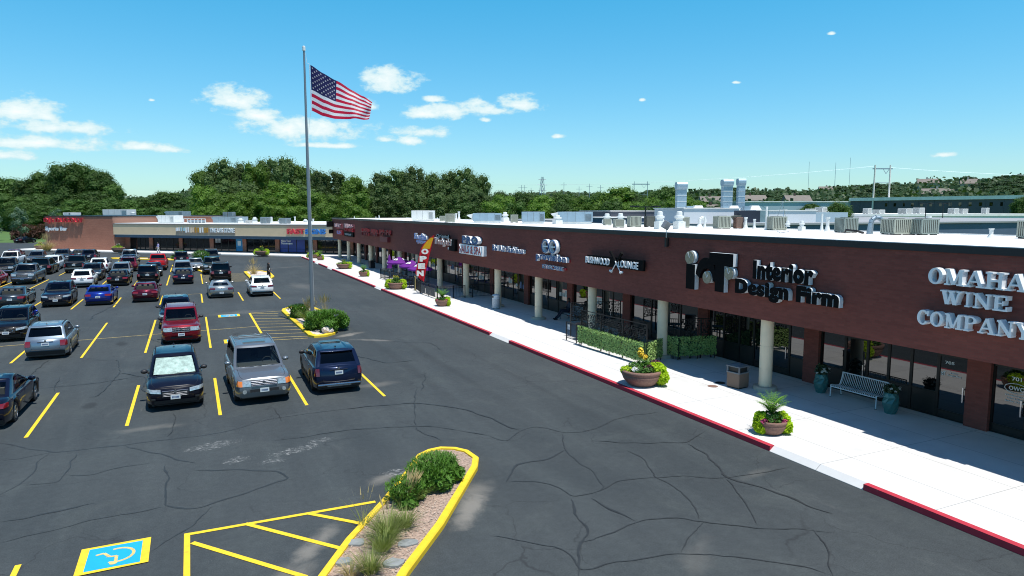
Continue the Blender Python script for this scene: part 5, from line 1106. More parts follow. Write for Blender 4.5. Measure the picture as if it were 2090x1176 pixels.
# extras on single cars
def extra(root, name, mb, mat, smooth=False): return mb.build(name, mat, root, smooth)
M_SHADE = pm('sunshade_foil', (.66, .76, .76), .4, .1, var=.42, vscale=5, bump=1.0, bscale=8)
s_ = Car('suv'); mb = s_.patch('front', -.84, .84, .11, .90, -.012, 16, 6); mb.v = [(x, y+.005*sin(x*16), z) for x, y, z in mb.v]; extra(fo, 'sunshade', mb, M_SHADE, True)
s_ = Car('midsuv'); m = MB(); m.tube([s_.end(-.80+1.6*i/8, .40, -1, .04) for i in range(9)], .045, 8); m.tube([s_.end(-.45+.9*i/6, .33, -1, .035) for i in range(7)], .025, 6); extra(ki, 'bumper_trim', m, M_CHROME)
s_ = Car('cross'); m = MB()
for cx in (-.17, .17):
    pts = [s_.end(cx+.15*cos(t), .62+.085*sin(t), 1, .025) for t in [2*pi*i/16 for i in range(17)]]; m.tube(pts, .012, 5)
extra(bm_, 'grille_ring', m, M_CHROME)
# ------------------------------------------------------------------ planting helpers
def leaves(mb, c, rad, n, size, rnd, shell=.75, up=.3, aspect=1.7, droop=0, flat=1.0):
    """n small bent leaves filling an ellipsoid"""
    c = Vector(c)
    for _ in range(n):
        d = Vector((rnd.gauss(0, 1), rnd.gauss(0, 1), rnd.gauss(0, 1))).normalized(); k = shell+(1-shell)*rnd.random() if rnd.random() < .8 else rnd.random()*shell
        p = c+Vector((d.x*rad[0]*k, d.y*rad[1]*k, d.z*rad[2]*k))
        nrm = (d*Vector((1, 1, 1)).length*.5+Vector((rnd.gauss(0, .5), rnd.gauss(0, .5), rnd.gauss(0, .5)+up))).normalized()
        t = nrm.orthogonal().normalized(); a = rnd.random()*2*pi; t = (t*cos(a)+nrm.cross(t)*sin(a)); b_ = nrm.cross(t)
        s = size*rnd.uniform(.6, 1.35); l = t*s*aspect*.5; w = b_*s*.5
        tip = p+l-nrm*s*.15; q = p-l
        mb.add([q, p+w+nrm*s*.06, tip, p-w+nrm*s*.06], [(0, 1, 2, 3)])
def blade(mb, p, d, L, w, bend, seg=4):
    p = Vector(p); d = Vector(d).normalized(); side = d.cross(Vector((0, 0, 1))); side = side.normalized() if side.length > .01 else Vector((1, 0, 0)); G = []
    hz = Vector((d.x, d.y, 0)); 
    for i in range(seg+1):
        t = i/seg; q = p+d*L*t+hz*bend*t*t*L-Vector((0, 0, bend*.8*t*t*L)); ww = w*(1-t*.92)
        G.append([q-side*ww/2, q+side*ww/2])
    mb.grid(G)
def frond(mb, p, az, L, rnd, rise=1.1):
    prev = None; n = 13
    for i in range(n):
        t = i/(n-1); q = Vector(p)+Vector((cos(az)*L*t*t*.70, sin(az)*L*t*t*.70, L*rise*(t*1.0-.34*t*t)))
        if prev is not None:
            d = (q-prev).normalized(); s = d.cross(Vector((0, 0, 1))).normalized(); mb.cyl(prev, q, .004, .004, 3, False)
            if i > 2:
                ln = L*.34*sin(pi*min(1, t*.9+.1))+.03
                for sd in (1, -1): blade(mb, q, s*sd+d*.7+Vector((0, 0, .15-.2*rnd.random())), ln, .026, .25, 2)
        prev = q
rp = random.Random(21)
def pot_mesh(w, h):
    r = w/2
    return MB().lathe((0, 0, 0), [(r*.58, 0), (r*.72, h*.12), (r*.93, h*.45), (r*1.0, h*.68), (r*.97, h*.74), (r*1.03, h*.80), (r*1.04, h*.98), (r*1.0, h), (r*.9, h), (r*.88, h*.9)], 28)
def planter(x, y, w, h, label, style, z=.15, sc=1.0, lime_side=(1,), seed=0, dens=1.0):
    q = random.Random(seed+int(x*10)); root = thing('bowl_planter', label, 'planter', (x, y, z), 0, 'planters along the walk')
    pot_mesh(w, h).build('bowl', M_POT, root, True); r = w/2; soil = MB().cyl((0, 0, h*.80), (0, 0, h*.93), r*.88, r*.88, 20).build('soil', M_SOIL, root)
    right = Vector((.906, -.423, 0)); tow = Vector((-.423, -.906, 0)); n = dens
    m = MB()
    leaves(m, (0, 0, h+.05), (r*.85, r*.85, .20*sc), int(420*n), .07, q); m.build('low_foliage', M_GREEN, root)
    m = MB()
    for sd in lime_side:
        c = right*sd*r*.72; leaves(m, c+Vector((0, 0, h*1.02)), (r*.50, r*.58, .24*sc), int(420*n), .085, q, up=.6); leaves(m, c*1.26+tow*r*.22+Vector((0, 0, h*.58)), (r*.36, r*.50, h*.50), int(460*n), .085, q, up=.2)
    if style in ('canna', 'palm', 'mix'): leaves(m, right*(-r*.75)+Vector((0, 0, h*.95)), (r*.34, r*.4, .16*sc), int(150*n), .07, q, up=.5)
    m.build('trailing_lime_vine', M_LIME, root)
    if style in ('palm', 'fern'):
        m = MB()
        for i in range(20): frond(m, (q.uniform(-.05, .05), q.uniform(-.05, .05), h), 2*pi*i/20+q.uniform(-.2, .2), (.72 if style == 'palm' else .6)*sc*q.uniform(.8, 1.15), q, 1.3)
        for i in range(12): frond(m, (0, 0, h), q.uniform(0, 6.28), .60*sc, q, 2.0)
        m.build('palm_fronds', M_FERN, root)
        m = MB()
        for sd in (-.8, -.1, .75): leaves(m, right*sd*r*.85+tow*r*.55+Vector((0, 0, h+.02)), (.09*sc+.03, .08, .07), int(60*n), .05, q)
        m.build('pink_flowers', M_PINK, root)
    if style == 'canna':
        m = MB()
        for i in range(16): a = q.uniform(0, 6.28); blade(m, (q.uniform(-.12, .12)*sc, q.uniform(-.12, .12)*sc, h), (cos(a)*.5, sin(a)*.5, 1.2), .55*sc*q.uniform(.7, 1.1), .17*sc, .35, 5)
        m.build('broad_leaves', M_GREEN, root)
        m = MB(); leaves(m, (-.08, -.02, h+.60*sc), (.10*sc, .10*sc, .17*sc), int(110*n), .07, q); leaves(m, (.12, -.05, h+.42*sc), (.09*sc, .08*sc, .10*sc), int(60*n), .06, q); m.build('yellow_flowers', M_YELF, root)
        m = MB(); leaves(m, right*-r*.4+tow*r*.5+Vector((0, 0, h+.08)), (.16*sc, .14*sc, .09*sc), int(90*n), .045, q); m.build('white_flowers', M_WHTF, root)
        m = MB(); leaves(m, right*.3*r+tow*.3*r+Vector((0, 0, h+.1)), (.2*sc, .16*sc, .12*sc), int(110*n), .07, q); leaves(m, right*.8*r-tow*.3*r+Vector((0, 0, h+.18)), (.2*sc, .16*sc, .14*sc), int(80*n), .07, q); m.build('purple_foliage', M_PURP, root)
    if style == 'mix':
        m = MB()
        for i in range(14): a = q.uniform(0, 6.28); blade(m, (0, 0, h), (cos(a)*.5, sin(a)*.5, 1.1), .5*sc*q.uniform(.6, 1.1), .13*sc, .3, 4)
        leaves(m, (0, 0, h+.3*sc), (.22*sc, .22*sc, .2*sc), int(120*n), .08, q); m.build('broad_leaves', M_GREEN, root)
        m = MB(); leaves(m, (0, 0, h+.42*sc), (.24*sc, .2*sc, .12*sc), int(26*n), .07, q); m.build('yellow_flowers', M_YELF if int(x*10) % 2 else M_WHTF, root)
    return root
planter(15.95, 22.0, 1.55, .62, 'largest brown bowl planter with canna flowers, beside the ivy hedge screen', 'canna', sc=1.15, lime_side=(1, 1.05), seed=1, dens=1.7)
planter(16.05, 15.35, .92, .44, 'small bowl planter with a feathery palm, pink flowers and lime vine near the benches', 'palm', sc=1.0, lime_side=(1, -.9), seed=2, dens=1.3)
planter(16.35, 47.0, .98, .45, 'palm planted bowl in front of the black railing corner', 'palm', sc=1.0, lime_side=(1,), seed=3)
planter(16.3, 59.2, 1.55, .60, 'bowl planter between the umbrellas and the kerb with lime vine on both sides', 'mix', sc=1.2, lime_side=(1, -1), seed=4)
planter(16.4, 72.2, 1.0, .45, 'small palm bowl planter next to the gap in the red kerb', 'palm', sc=1.0, seed=5, dens=.6)
planter(16.5, 83.1, 1.7, .60, 'wide bowl planter just before the dark litter bin', 'mix', sc=1.1, lime_side=(.2, 1), seed=6, dens=.6)
planter(16.4, 99.2, .95, .45, 'small bowl planter with fern at the bend of the walk, right of the flagpole', 'fern', sc=1.2, seed=7, dens=.5)
planter(16.2, 103.8, 1.6, .55, 'bowl planter behind the flagpole at the bend of the walk', 'mix', sc=1.2, lime_side=(1, -1), seed=8, dens=.5)
planter(9.9, 113.4, 2.0, .72, 'wide bowl planter in front of the far shop windows', 'mix', sc=1.5, lime_side=(1, -1), seed=9, dens=.7)
planter(-11.2, 132.9, 2.0, .8, 'bowl planter at the right end of the sports bar wall', 'mix', sc=1.3, lime_side=(.3, -.4), seed=10, dens=.7)
planter(-24.9, 149.4, 1.9, .7, 'bowl planter with yellow flowers at the left end of the sports bar wall', 'mix', sc=1.3, lime_side=(.3, -.4), seed=11, dens=.7)
def teal_pot(x, y, label, spiky):
    q = random.Random(int(y*7)); root = thing('tall_planter', label, 'planter', (x, y, .15), 0)
    m = MB(); n = 8; G = []
    for j, (r, z) in enumerate(((.17, 0), (.235, .16), (.27, .38), (.25, .58), (.20, .72), (.195, .73), (.16, .70))):
        off = (j % 2)*pi/n; G.append([(r*cos(2*pi*i/n+off), r*sin(2*pi*i/n+off), z) for i in range(n)])
    for row in G: row.append(row[0])
    m.grid(G); m.build('faceted_pot', M_TEAL, root, fixn=True)
    m = MB(); leaves(m, (0, 0, .84), (.26, .26, .16), 300, .07, q)
    if spiky:
        for i in range(16): a = q.uniform(0, 6.28); blade(m, (0, 0, .75), (cos(a)*.7, sin(a)*.7, 1.0), q.uniform(.35, .6), .05, .4, 4)
    else: leaves(m, (0, 0, .98), (.2, .2, .14), 120, .07, q)
    m.build('foliage', pm('dark_leaves', (.02, .045, .015), .5, var=.3), root)
    m = MB()
    for i in range(16):
        a = q.uniform(0, 6.28); p = Vector((.27*cos(a), .27*sin(a), .80+q.uniform(-.03, .18))); d = Vector((cos(a)*.6, sin(a)*.6, 1)).normalized()
        for k in range(5): t = 2*pi*k/5; s = d.orthogonal().normalized(); s = s*cos(t)+d.cross(s)*sin(t); m.add([p, p+s*.04+d.cross(s)*.018, p+s*.055, p+s*.04-d.cross(s)*.018], [(0, 1, 2, 3)])
    m.build('white_flowers', M_WHTF, root)
teal_pot(21.45, 18.15, 'tall teal faceted pot with white flowers, left of the white bench', False)
teal_pot(21.35, 15.2, 'tall teal faceted pot with a spiky plant, right of the white bench', True)
# windblown evergreen shrubs, grasses
def shrub(x, y, rx, ry, rz, label, n=1500, size=.10, mat=None, z=.12, seed=0, name='juniper_shrub', trunk=True, cat='shrub', rot=0, lobes=7):
    q = random.Random(seed); root = thing(name, label, cat, (x, y, z), rot); m = MB()
    for i in range(lobes):
        a = 2.4*i+q.uniform(-.4, .4); k = q.uniform(.3, .88) if i else 0
        leaves(m, (rx*k*cos(a), ry*k*sin(a), rz*q.uniform(.30, .62)*(1-.25*k)), (rx*.42*q.uniform(.6, 1.15), ry*.42*q.uniform(.7, 1.1), rz*.42*q.uniform(.6, 1.25)), int(n*1.5)//lobes, size*.85, q, shell=.7, up=.2, aspect=3.6)
    for i in range(n//8):      # upright sprays breaking the outline
        a = q.uniform(0, 6.28); k = sqrt(q.random())*.95; p = Vector((rx*k*cos(a), ry*k*sin(a), rz*(.55+.45*sqrt(max(0, 1-k*k))))); d = Vector((cos(a)*.5+q.gauss(0, .3), sin(a)*.5+q.gauss(0, .3), 1))
        for j in range(4): pp_ = p+d.normalized()*(size*.5*j); blade(m, pp_, (d.x+q.gauss(0, .8), d.y+q.gauss(0, .8), d.z), size*1.5, size*.38, .1, 2)
    m.build('foliage', mat or M_JUNI, root)
    m = MB()
    for i in range(6): a = 2*pi*i/6; m.cyl((0, 0, -.02), (rx*.5*cos(a), ry*.5*sin(a), rz*.55), .03, .012, 6)
    m.build('stems', M_TRUNK, root); return root
def grassclump(x, y, r, h, label, n=260, mat=None, z=.12, seed=0, heads=0, w=.014, lean=(0, 0)):
    q = random.Random(seed+77); root = thing('ornamental_grass', label, 'ornamental grass', (x, y, z)); m = MB()
    for i in range(n):
        a = q.uniform(0, 6.28); k = sqrt(q.random()); t = .15+.75*k*q.uniform(.6, 1.2); blade(m, (r*.35*k*cos(a), r*.35*k*sin(a), 0), (cos(a)*t+lean[0], sin(a)*t+lean[1], 1.1), h*q.uniform(.6, 1.1), w, q.uniform(.15, .5), 4)
    m.build('blades', mat or M_GRASSB, root)
    if heads:
        m = MB()
        for i in range(heads):
            a = q.uniform(0, 6.28); t = .35*q.random(); d = Vector((cos(a)*t+lean[0], sin(a)*t+lean[1], 1.1)).normalized(); L = h*q.uniform(1.0, 1.35)
            blade(m, (0, 0, 0), d, L, .006, .12, 3); p = d*L*.80+Vector((d.x, d.y, -.8))*.12*L*.64; blade(m, p, d, L*.24, .030, .1, 2)
        m.build('seed_heads', M_STRAW, root)
    return root
def island(pts, label_nm, w=.17, h=.14, mulch=M_MULCH, zk=0):
    """raised planting island: painted kerb ring and mulch bed"""
    P = [Vector((*p, 0)) for p in pts]; n = len(P); c = sum(P, Vector())/n; I = []
    for i in range(n):
        a, b_, d = P[i-1], P[i], P[(i+1) % n]; e1 = (b_-a).normalized(); e2 = (d-b_).normalized(); nn = Vector((-(e1+e2).y, (e1+e2).x, 0)).normalized()
        if nn.dot(c-b_) < 0: nn = -nn
        I.append(b_+nn*w/max(.5, abs(nn.dot(Vector((-e1.y, e1.x, 0))))))
    root = bpy.data.objects.new('traffic_island', None); COL.objects.link(root); struct(root)
    m = MB()
    for i in range(n):
        j = (i+1) % n; a, b_, c2, d = P[i], P[j], I[j], I[i]
        up = Vector((0, 0, h)); dn = Vector((0, 0, -.2)); s = (c2-b_)*.15; s0 = (d-a)*.15
        m.add([a+dn, b_+dn, b_+up*.8, a+up*.8, a+s0+up, b_+s+up, c2+up, d+up, d+dn, c2+dn], [(0, 1, 2, 3), (3, 2, 5, 4), (4, 5, 6, 7), (7, 6, 9, 8)])
    m.build('painted_kerb', M_YEL, root, fixn=True)
    m = MB(); I2 = [(p.x, p.y) for p in I]; m.prism(I2, -.2, h-.045); o = m.build('mulch_bed', mulch, root)
    # loose chips
    q = random.Random(n); m = MB(); x0 = min(p[0] for p in I2); x1 = max(p[0] for p in I2); y0 = min(p[1] for p in I2); y1 = max(p[1] for p in I2)
    def inside(x, y):
        r = False
        for i in range(n):
            (ax, ay), (bx, by) = I2[i], I2[(i+1) % n]
            if (ay > y) != (by > y) and x < (bx-ax)*(y-ay)/(by-ay)+ax: r = not r
        return r
    cnt = 0
    while cnt < (2600 if y0 < 20 else 500):
        x, y = q.uniform(x0, x1), q.uniform(y0, y1)
        if not inside(x, y): continue
        cnt += 1; s = q.uniform(.014, .042); a = q.uniform(0, pi); dx, dy = cos(a)*s, sin(a)*s; z = h-.038+q.uniform(0, .02); t = q.uniform(.2, .5)
        m.add([(x-dx, y-dy, z), (x+dy*t, y-dx*t, z+.008), (x+dx, y+dy, z+q.uniform(0, .012)), (x-dy*t, y+dx*t, z+.004)], [(0, 1, 2, 3)])
    m.build('wood_chips', pm('pale_wood_chips', (.44, .35, .28), .9, var=.5, vscale=30), root); return root
island([(2.45-1.7, 9.7), (.75, 10.9), (2.66, 14.03), (3.84, 15.64), (5.08, 17.49), (5.54, 18.25), (5.95, 18.52), (6.35, 18.58), (6.75, 18.35), (7.0, 17.95), (7.05, 17.3), (6.77, 16.70), (4.77, 13.80), (3.51, 12.21), (2.0, 10.0), (1.6, 9.4)], 'near')
island([(5.48, 49.7), (5.62, 50.6), (6.2, 51.5), (7.1, 51.5), (7.9, 50.4), (8.15, 48), (8.0, 43), (7.55, 40.4), (7.2, 39.3), (6.6, 38.75), (5.95, 38.7), (5.72, 39.3)], 'pole', w=.26, mulch=M_ROCK)
island([(5.3, 84.2), (6.2, 85.3), (7.4, 84.6), (8.0, 82), (7.9, 77), (7.0, 73.3), (6.0, 72.5), (5.35, 73.5)], 'small', w=.3, mulch=M_ROCK)
island([(.95, 84.6), (1.4, 84.6), (1.4, 100), (.95, 100)] if False else [(3.9-2.9, 85.5), (1.5, 86.0), (1.7, 100.5), (1.0, 101.5), (.4, 101), (.5, 89)], 'bush', w=.2, mulch=M_ROCK)
far_i = [(-11.0, 117.8), (-9.4, 118.4), (1.0, 109.2), (1.6, 107.4), (.4, 106.9), (-10.6, 116.2)]
island(far_i, 'far', w=.5, mulch=M_ROCK)
shrub(5.30, 16.15, .92, .60, .50, 'large windswept juniper at the head of the near island', 4200, .075, seed=1, rot=.95, lobes=14)
shrub(4.42, 15.45, .66, .48, .36, 'smaller juniper joined to the lower left of the large one', 2000, .07, seed=2, rot=.8, lobes=9)
grassclump(4.25, 15.15, .5, .70, 'straw tipped grass leaning over the near juniper', 150, seed=1, heads=50, lean=(.45, .1))
grassclump(3.50, 13.75, .50, .75, 'tall green grass clump in the middle of the near island', 420, seed=2, heads=10)
grassclump(3.95, 14.05, .40, .55, 'short yellow green grass clump right of the tallest clump', 260, seed=3)
grassclump(3.25, 13.25, .45, .6, 'bright green grass clump below the tallest clump', 300, seed=4)
grassclump(2.80, 12.45, .40, .6, 'grass clump at the bottom edge of the picture', 260, seed=5)
grassclump(2.45, 12.5, .3, .45, 'thin dry grass tuft beside the lowest stepping stone', 90, M_STRAW, seed=6)
grassclump(3.15, 14.55, .25, .75, 'sparse upright seed stalks by the yellow kerb', 30, seed=7, heads=10)
for i, (x, y, r, lb) in enumerate(((3.80, 13.30, .22, 'flat grey stone right of the grass clumps'), (2.85, 13.75, .20, 'flat grey stone half under the tall grass, by the left kerb'), (3.30, 12.60, .22, 'flat grey stone below the right hand one'), (2.45, 13.05, .18, 'flat grey stone at the bottom edge'))):
    q = random.Random(i); pts = [(x+r*q.uniform(.7, 1.15)*cos(t), y+r*.8*q.uniform(.7, 1.15)*sin(t)) for t in [2*pi*k/9 for k in range(9)]]
    tag(bevel(MB().prism(pts, .08, .135+.01*i).build('stepping_stone', M_STONE), .012), lb, 'stone')
shrub(7.0, 40.9, 1.2, 1.35, .90, 'big dark green rounded shrub in front of the flagpole', 4200, .11, seed=5, lobes=12)
shrub(6.2, 46.4, .7, .8, .65, 'smaller dark shrub left of the flagpole', 1800, .10, seed=6, lobes=9)
grassclump(6.55, 43.6, .9, 1.35, 'tall straw coloured grass around the flagpole base', 420, None, seed=8, heads=160, w=.02)
grassclump(7.7, 45.2, .7, 1.3, 'pale feathery grass right of the flagpole', 60, M_STRAW, seed=9, heads=90, w=.02)
q = random.Random(2); m = MB(); bmx = bmesh.new(); bmesh.ops.create_icosphere(bmx, subdivisions=3, radius=.34)
for v in bmx.verts: v.co *= 1+.28*noise.noise(v.co*4)+.1*noise.noise(v.co*11); v.co.z *= .75
me = bpy.data.meshes.new('boulder'); bmx.to_mesh(me); bmx.free(); me.materials.append(M_ROCK); bo = bpy.data.objects.new('boulder', me); COL.objects.link(bo); bo.location = (6.85, 39.45, .28); tag(bo, 'white boulder at the foot of the big shrub', 'boulder')
grassclump(6.1, 80.5, .8, 1.5, 'straw coloured grass behind the white SUV by the person in black', 160, M_STRAW, seed=10, heads=80, w=.025)
shrub(1.0, 94.2, 1.0, 1.2, 1.7, 'bright green bush left of the dark green pickup', 1500, .17, M_GREEN, seed=11, name='leafy_bush')
shrub(-1.6, 110.0, 1.0, .9, 1.0, 'low dark bush on the far yellow kerbed island', 700, .16, M_JUNI, seed=12)
grassclump(-23.0, 143.6, 1.3, 2.6, 'pale conical grass clump at the left end of the sports bar wall', 300, M_STRAW, seed=13, heads=120, w=.05)

# ------------------------------------------------------------------ flagpole and flag
fp_ = thing('flagpole', 'tall tapered aluminium flagpole in the planted island', 'flagpole', (6.55, 43.0, .1))
M_POLE = pm('pole_aluminium', (.22, .24, .27), .42, .45)
po = MB().cyl((0, 0, 0), (0, 0, 5.5), .12, .105, 24, False).cyl((0, 0, 5.5), (0, 0, 11), .103, .08, 24, False).cyl((0, 0, 11), (0, 0, 16.3), .078, .055, 24, False).build('pole', M_POLE, fp_)
for pg in po.data.polygons: pg.use_smooth = abs(pg.normal.z) < .5
MB().lathe((0, 0, 16.28), [(.06, 0), (.09, .04), (.09, .26), (.05, .30)], 16).build('truck_cap', M_UNITW, fp_)
MB().lathe((0, 0, 0), [(.22, 0), (.2, .06), (.13, .08)], 20).build('base_collar', M_POLE, fp_)
m = MB(); m.tube([(.10, -.08, 1.2), (.10, -.06, 8), (.09, -.04, 11.5), (.20, -.12, 12.4), (.29, -.14, 12.9)], .008, 5); m.tube([(.27, -.14, 15.55), (.13, -.08, 15.6), (.08, -.03, 16.2)], .008, 5); m.build('halyard', M_UNITW, fp_)
fl = thing('flag', 'United States flag flying to the right of the tall pole', 'flag', (6.55, 43.0, 0))
M_FR = leafmat('flag_red', (.62, .015, .06), 0.05, 2, .0, .55); M_FW = leafmat('flag_white', (.86, .86, .88), .04, 2, 0, .55); M_FB = leafmat('flag_blue', (.012, .012, .075), .05, 2, 0, .25)
for mm in (M_FR, M_FW, M_FB):
    for nd in mm.node_tree.nodes:
        if nd.type == 'MIX_RGB': nd.inputs[2].default_value = (1, 1, 1, 1)
def interp(pts, t):
    t *= len(pts)-1; i = min(int(t), len(pts)-2); f = t-i; f2 = f*f*(3-2*f)*.3+f*.7
    return (pts[i][0]+(pts[i+1][0]-pts[i][0])*f, pts[i][1]+(pts[i+1][1]-pts[i][1])*f2)
TOPE = [(.29, 15.10), (.98, 14.66), (1.72, 14.25), (2.6, 13.72), (3.35, 13.36), (3.82, 12.96)]; BOTE = [(.37, 12.40), (.99, 12.10), (1.74, 11.95), (2.65, 11.88), (3.20, 11.92), (3.70, 11.98)]
def flagp(u, v):     # u along fly, v up
    a = interp(TOPE, u); b_ = interp(BOTE, u); x = b_[0]+(a[0]-b_[0])*v; z = b_[1]+(a[1]-b_[1])*v
    wv = .24*max(0, u)**.6*sin(7.2*u-2.2*v+.4)+.10*u*sin(15*u+4*v)+.05*u*sin(24*u-7*v)+.9*v*(.25+.75*u)
    z += .54+.05*u*sin(12*u+2*v); bell = .05*sin(pi*v)*sin(9*u)
    return Vector((RGT.x*(x+bell), RGT.y*(x+bell), z))+Vector((FWD.x, FWD.y, 0))*wv
NU, NV = 60, 39; mb = MB(); G = [[flagp(i/NU, j/NV) for i in range(NU+1)] for j in range(NV+1)]; mb.v = [tuple(p) for r_ in G for p in r_]
for j in range(NV):
    st_ = j//3
    for i in range(NU):
        a = j*(NU+1)+i; mb.f.append((a, a+1, a+NU+2, a+NU+1)); mb.m.append(2 if (i < NU*.4 and st_ >= 6) else (0 if st_ % 2 == 0 else 1))
mb.build('cloth', [M_FR, M_FW, M_FB], fl, True)
mb = MB()
for row in range(9):
    for cidx in range(6 if row % 2 == 0 else 5):
        u = (.4)*((cidx*2+1+(row % 2))/12); v = 6/13+(7/13)*((row+1)/10)
        for sg in (1, -1):
            c = flagp(u, v); pu = (flagp(u+.01, v)-c).normalized(); pv = (flagp(u, v+.01)-c).normalized(); nn = pu.cross(pv).normalized()*.012*sg
            pts = []
            for k in range(10): r_ = .062 if k % 2 == 0 else .026; a = pi/2+k*pi/5; pts.append(c+pu*r_*cos(a)+pv*r_*sin(a)+nn)
            mb.add([c+nn]+pts, [(0, 1+k, 1+(k+1) % 10) for k in range(10)])
mb.build('stars', M_FW, fl)
m = MB(); m.tube([flagp(-.012, v/8) for v in range(9)], .022, 6); m.build('hoist_edge', M_FW, fl)

# ------------------------------------------------------------------ street furniture on the walk
def bench(x, y, rz, L, label, mat, slats=26):
    root = thing('bench', label, 'bench', (x, y, .15), rz)      # local: length along y, seat faces -x
    prof = [(-.46, .40), (-.45, .45), (-.40, .455), (-.2, .41), (-.02, .40), (.05, .45), (.12, .62), (.18, .83), (.16, .87)]
    m = MB()
    for i in range(slats):
        yy = -L/2+.05+(L-.1)*i/(slats-1); m.tube([(px, yy, pz) for px, pz in prof], .011, 5)
    m.build('seat_slats', mat, root)
    m = MB()
    for sd in (-1, 1):
        m.tube([(px, sd*L/2, pz) for px, pz in prof], .02, 8)
    m.tube([(-.46, -L/2, .40), (-.46, L/2, .40)], .02, 8); m.tube([(.16, -L/2, .87), (.16, L/2, .87)], .02, 8); m.tube([(-.05, -L/2, .39), (-.05, L/2, .39)], .016, 8); m.build('frame', mat, root)
    for sd in (-1, 1):
        for a, b_ in (((-.45, .40), (-.47, .0)), ((.04, .44), (.14, .0))):
            l = MB().cyl((a[0], sd*L/2, a[1]), (b_[0], sd*L/2, b_[1]), .02, .02, 8).build('leg', mat, root); MB().cyl((b_[0], sd*L/2, 0), (b_[0], sd*L/2, .015), .04, .04, 10).build('foot', M_BLACK, l)
    return root
M_BW = pm('white_powder_coat', (.62, .66, .70), .5); M_BG = pm('grey_powder_coat', (.22, .26, .30), .5)
bench(21.75, 16.65, .02, 1.85, 'white slatted metal bench between the two teal pots', M_BW)
bench(21.75, 37.35, pi/2*0+.0, 1.7, 'grey metal bench with a man sitting on it', M_BG)
bench(21.9, 74.3, 0, 1.6, 'grey bench near the umbrellas under the canopy', M_BG)
# litter bins
def bin_square(x, y, label, mat, top, h=.95, w=.30):
    root = thing('litter_bin', label, 'litter bin', (x, y, .15), .15)
    m = MB(); m.box(-w, w, -w, w, .04, h*.66); bevel(m.build('bin_body', mat, root), .03)
    MB().box(-w*.9, w*.9, -w*.9, w*.9, 0, .05).build('plinth', M_BLACK, root)
    m = MB(); G = []
    for sx in (-1, 1):
        for sy in (-1, 1): m.box(sx*w-.045 if sx > 0 else sx*w, sx*w if sx > 0 else sx*w+.045, sy*w-.045 if sy > 0 else sy*w, sy*w if sy > 0 else sy*w+.045, h*.66, h*.90)
    m.box(-w*1.03, w*1.03, -w*1.03, w*1.03, h*.62, h*.67)
    G = [[Vector((w*1.05*u, w*1.05*v, h*.90+.10*(1-u*u)*(1-v*v)+.02)) for u in (-1, -.6, -.2, .2, .6, 1)] for v in (-1, -.6, -.2, .2, .6, 1)]; m.grid(G); m.box(-w*1.05, w*1.05, -w*1.05, w*1.05, h*.88, h*.92)
    m.build('hood', top, root); MB().box(-w*.8, w*.8, -w*.8, w*.8, h*.66, h*.87).build('liner', M_BLACK, root); return root
bin_square(19.15, 20.1, 'brown stone litter bin with a grey hood beside the nearest column', pm('brown_bin_panel', (.17, .12, .09), .8, var=.2, vscale=40), pm('bin_hood_grey', (.13, .15, .17), .5))
bin_square(19.7, 82.3, 'dark litter bin beside a far column', M_BLACKPL, M_BLACK)
root = thing('litter_bin', 'white cylindrical litter bin with perforated panels behind a column', 'litter bin', (19.35, 44.1, .15))
MB().cyl((0, 0, .04), (0, 0, .72), .27, .27, 24).build('bin_body', pm('white_perforated', (.45, .47, .50), .6, var=.5, vscale=22), root); MB().lathe((0, 0, .72), [(.28, 0), (.28, .05), (.26, .06), (.26, .22), (.28, .23), (.24, .28), (.1, .32)], 24).build('lid', M_BW, root); MB().box(-.29, -.255, -.12, .10, .79, .93).build('opening', M_BLACK, root); MB().cyl((0, 0, 0), (0, 0, .05), .24, .24, 20).build('plinth', M_BLACK, root)
# round black litter bin with a small NO sign beside the hedge screen
root = thing('litter_bin', 'slatted metal litter bin next to the hedge screen', 'litter bin', (18.75, 31.3, .15)); m = MB()
for i in range(20): a = 2*pi*i/20; m.box(.28*cos(a)-.02, .28*cos(a)+.02, .28*sin(a)-.02, .28*sin(a)+.02, .08, .86)
m.build('slats', pm('bin_steel', (.13, .16, .20), .5, .5), root); MB().cyl((0, 0, .02), (0, 0, .84), .255, .255, 20).build('liner', M_BLACK, root); MB().lathe((0, 0, .86), [(.31, 0), (.31, .04), (.2, .05)], 20).build('rim', M_BLACK, root)
root = thing('gate', 'short black railing gate with a small white notice, left of the hedge screen', 'gate', (17.95, 31.0, .15))
m = MB(); m.cyl((0, .55, 0), (0, .55, 1.02), .03, .03, 8); m.cyl((0, -.5, 0), (0, -.5, 1.02), .03, .03, 8); m.build('post', M_BLACK, root); m = MB(); m.cyl((0, .55, 1.0), (0, -.5, 1.0), .022, .022, 8); m.cyl((0, .55, .16), (0, -.5, .16), .018, .018, 8)
for i in range(9): m.cyl((0, .45-.105*i, .16), (0, .45-.105*i, 1.0), .010, .010, 5)
m.build('bars', M_BLACK, root); nb = MB().box(-.035, -.025, .12, .38, .62, .90).build('notice', pm('pale_notice', (.30, .36, .42), .6), root)
put_text('notice_lettering', 'NO', stripM(.36, .78, -.037), .22, .10, .003, M_WHTF, M_WHTF, nb)
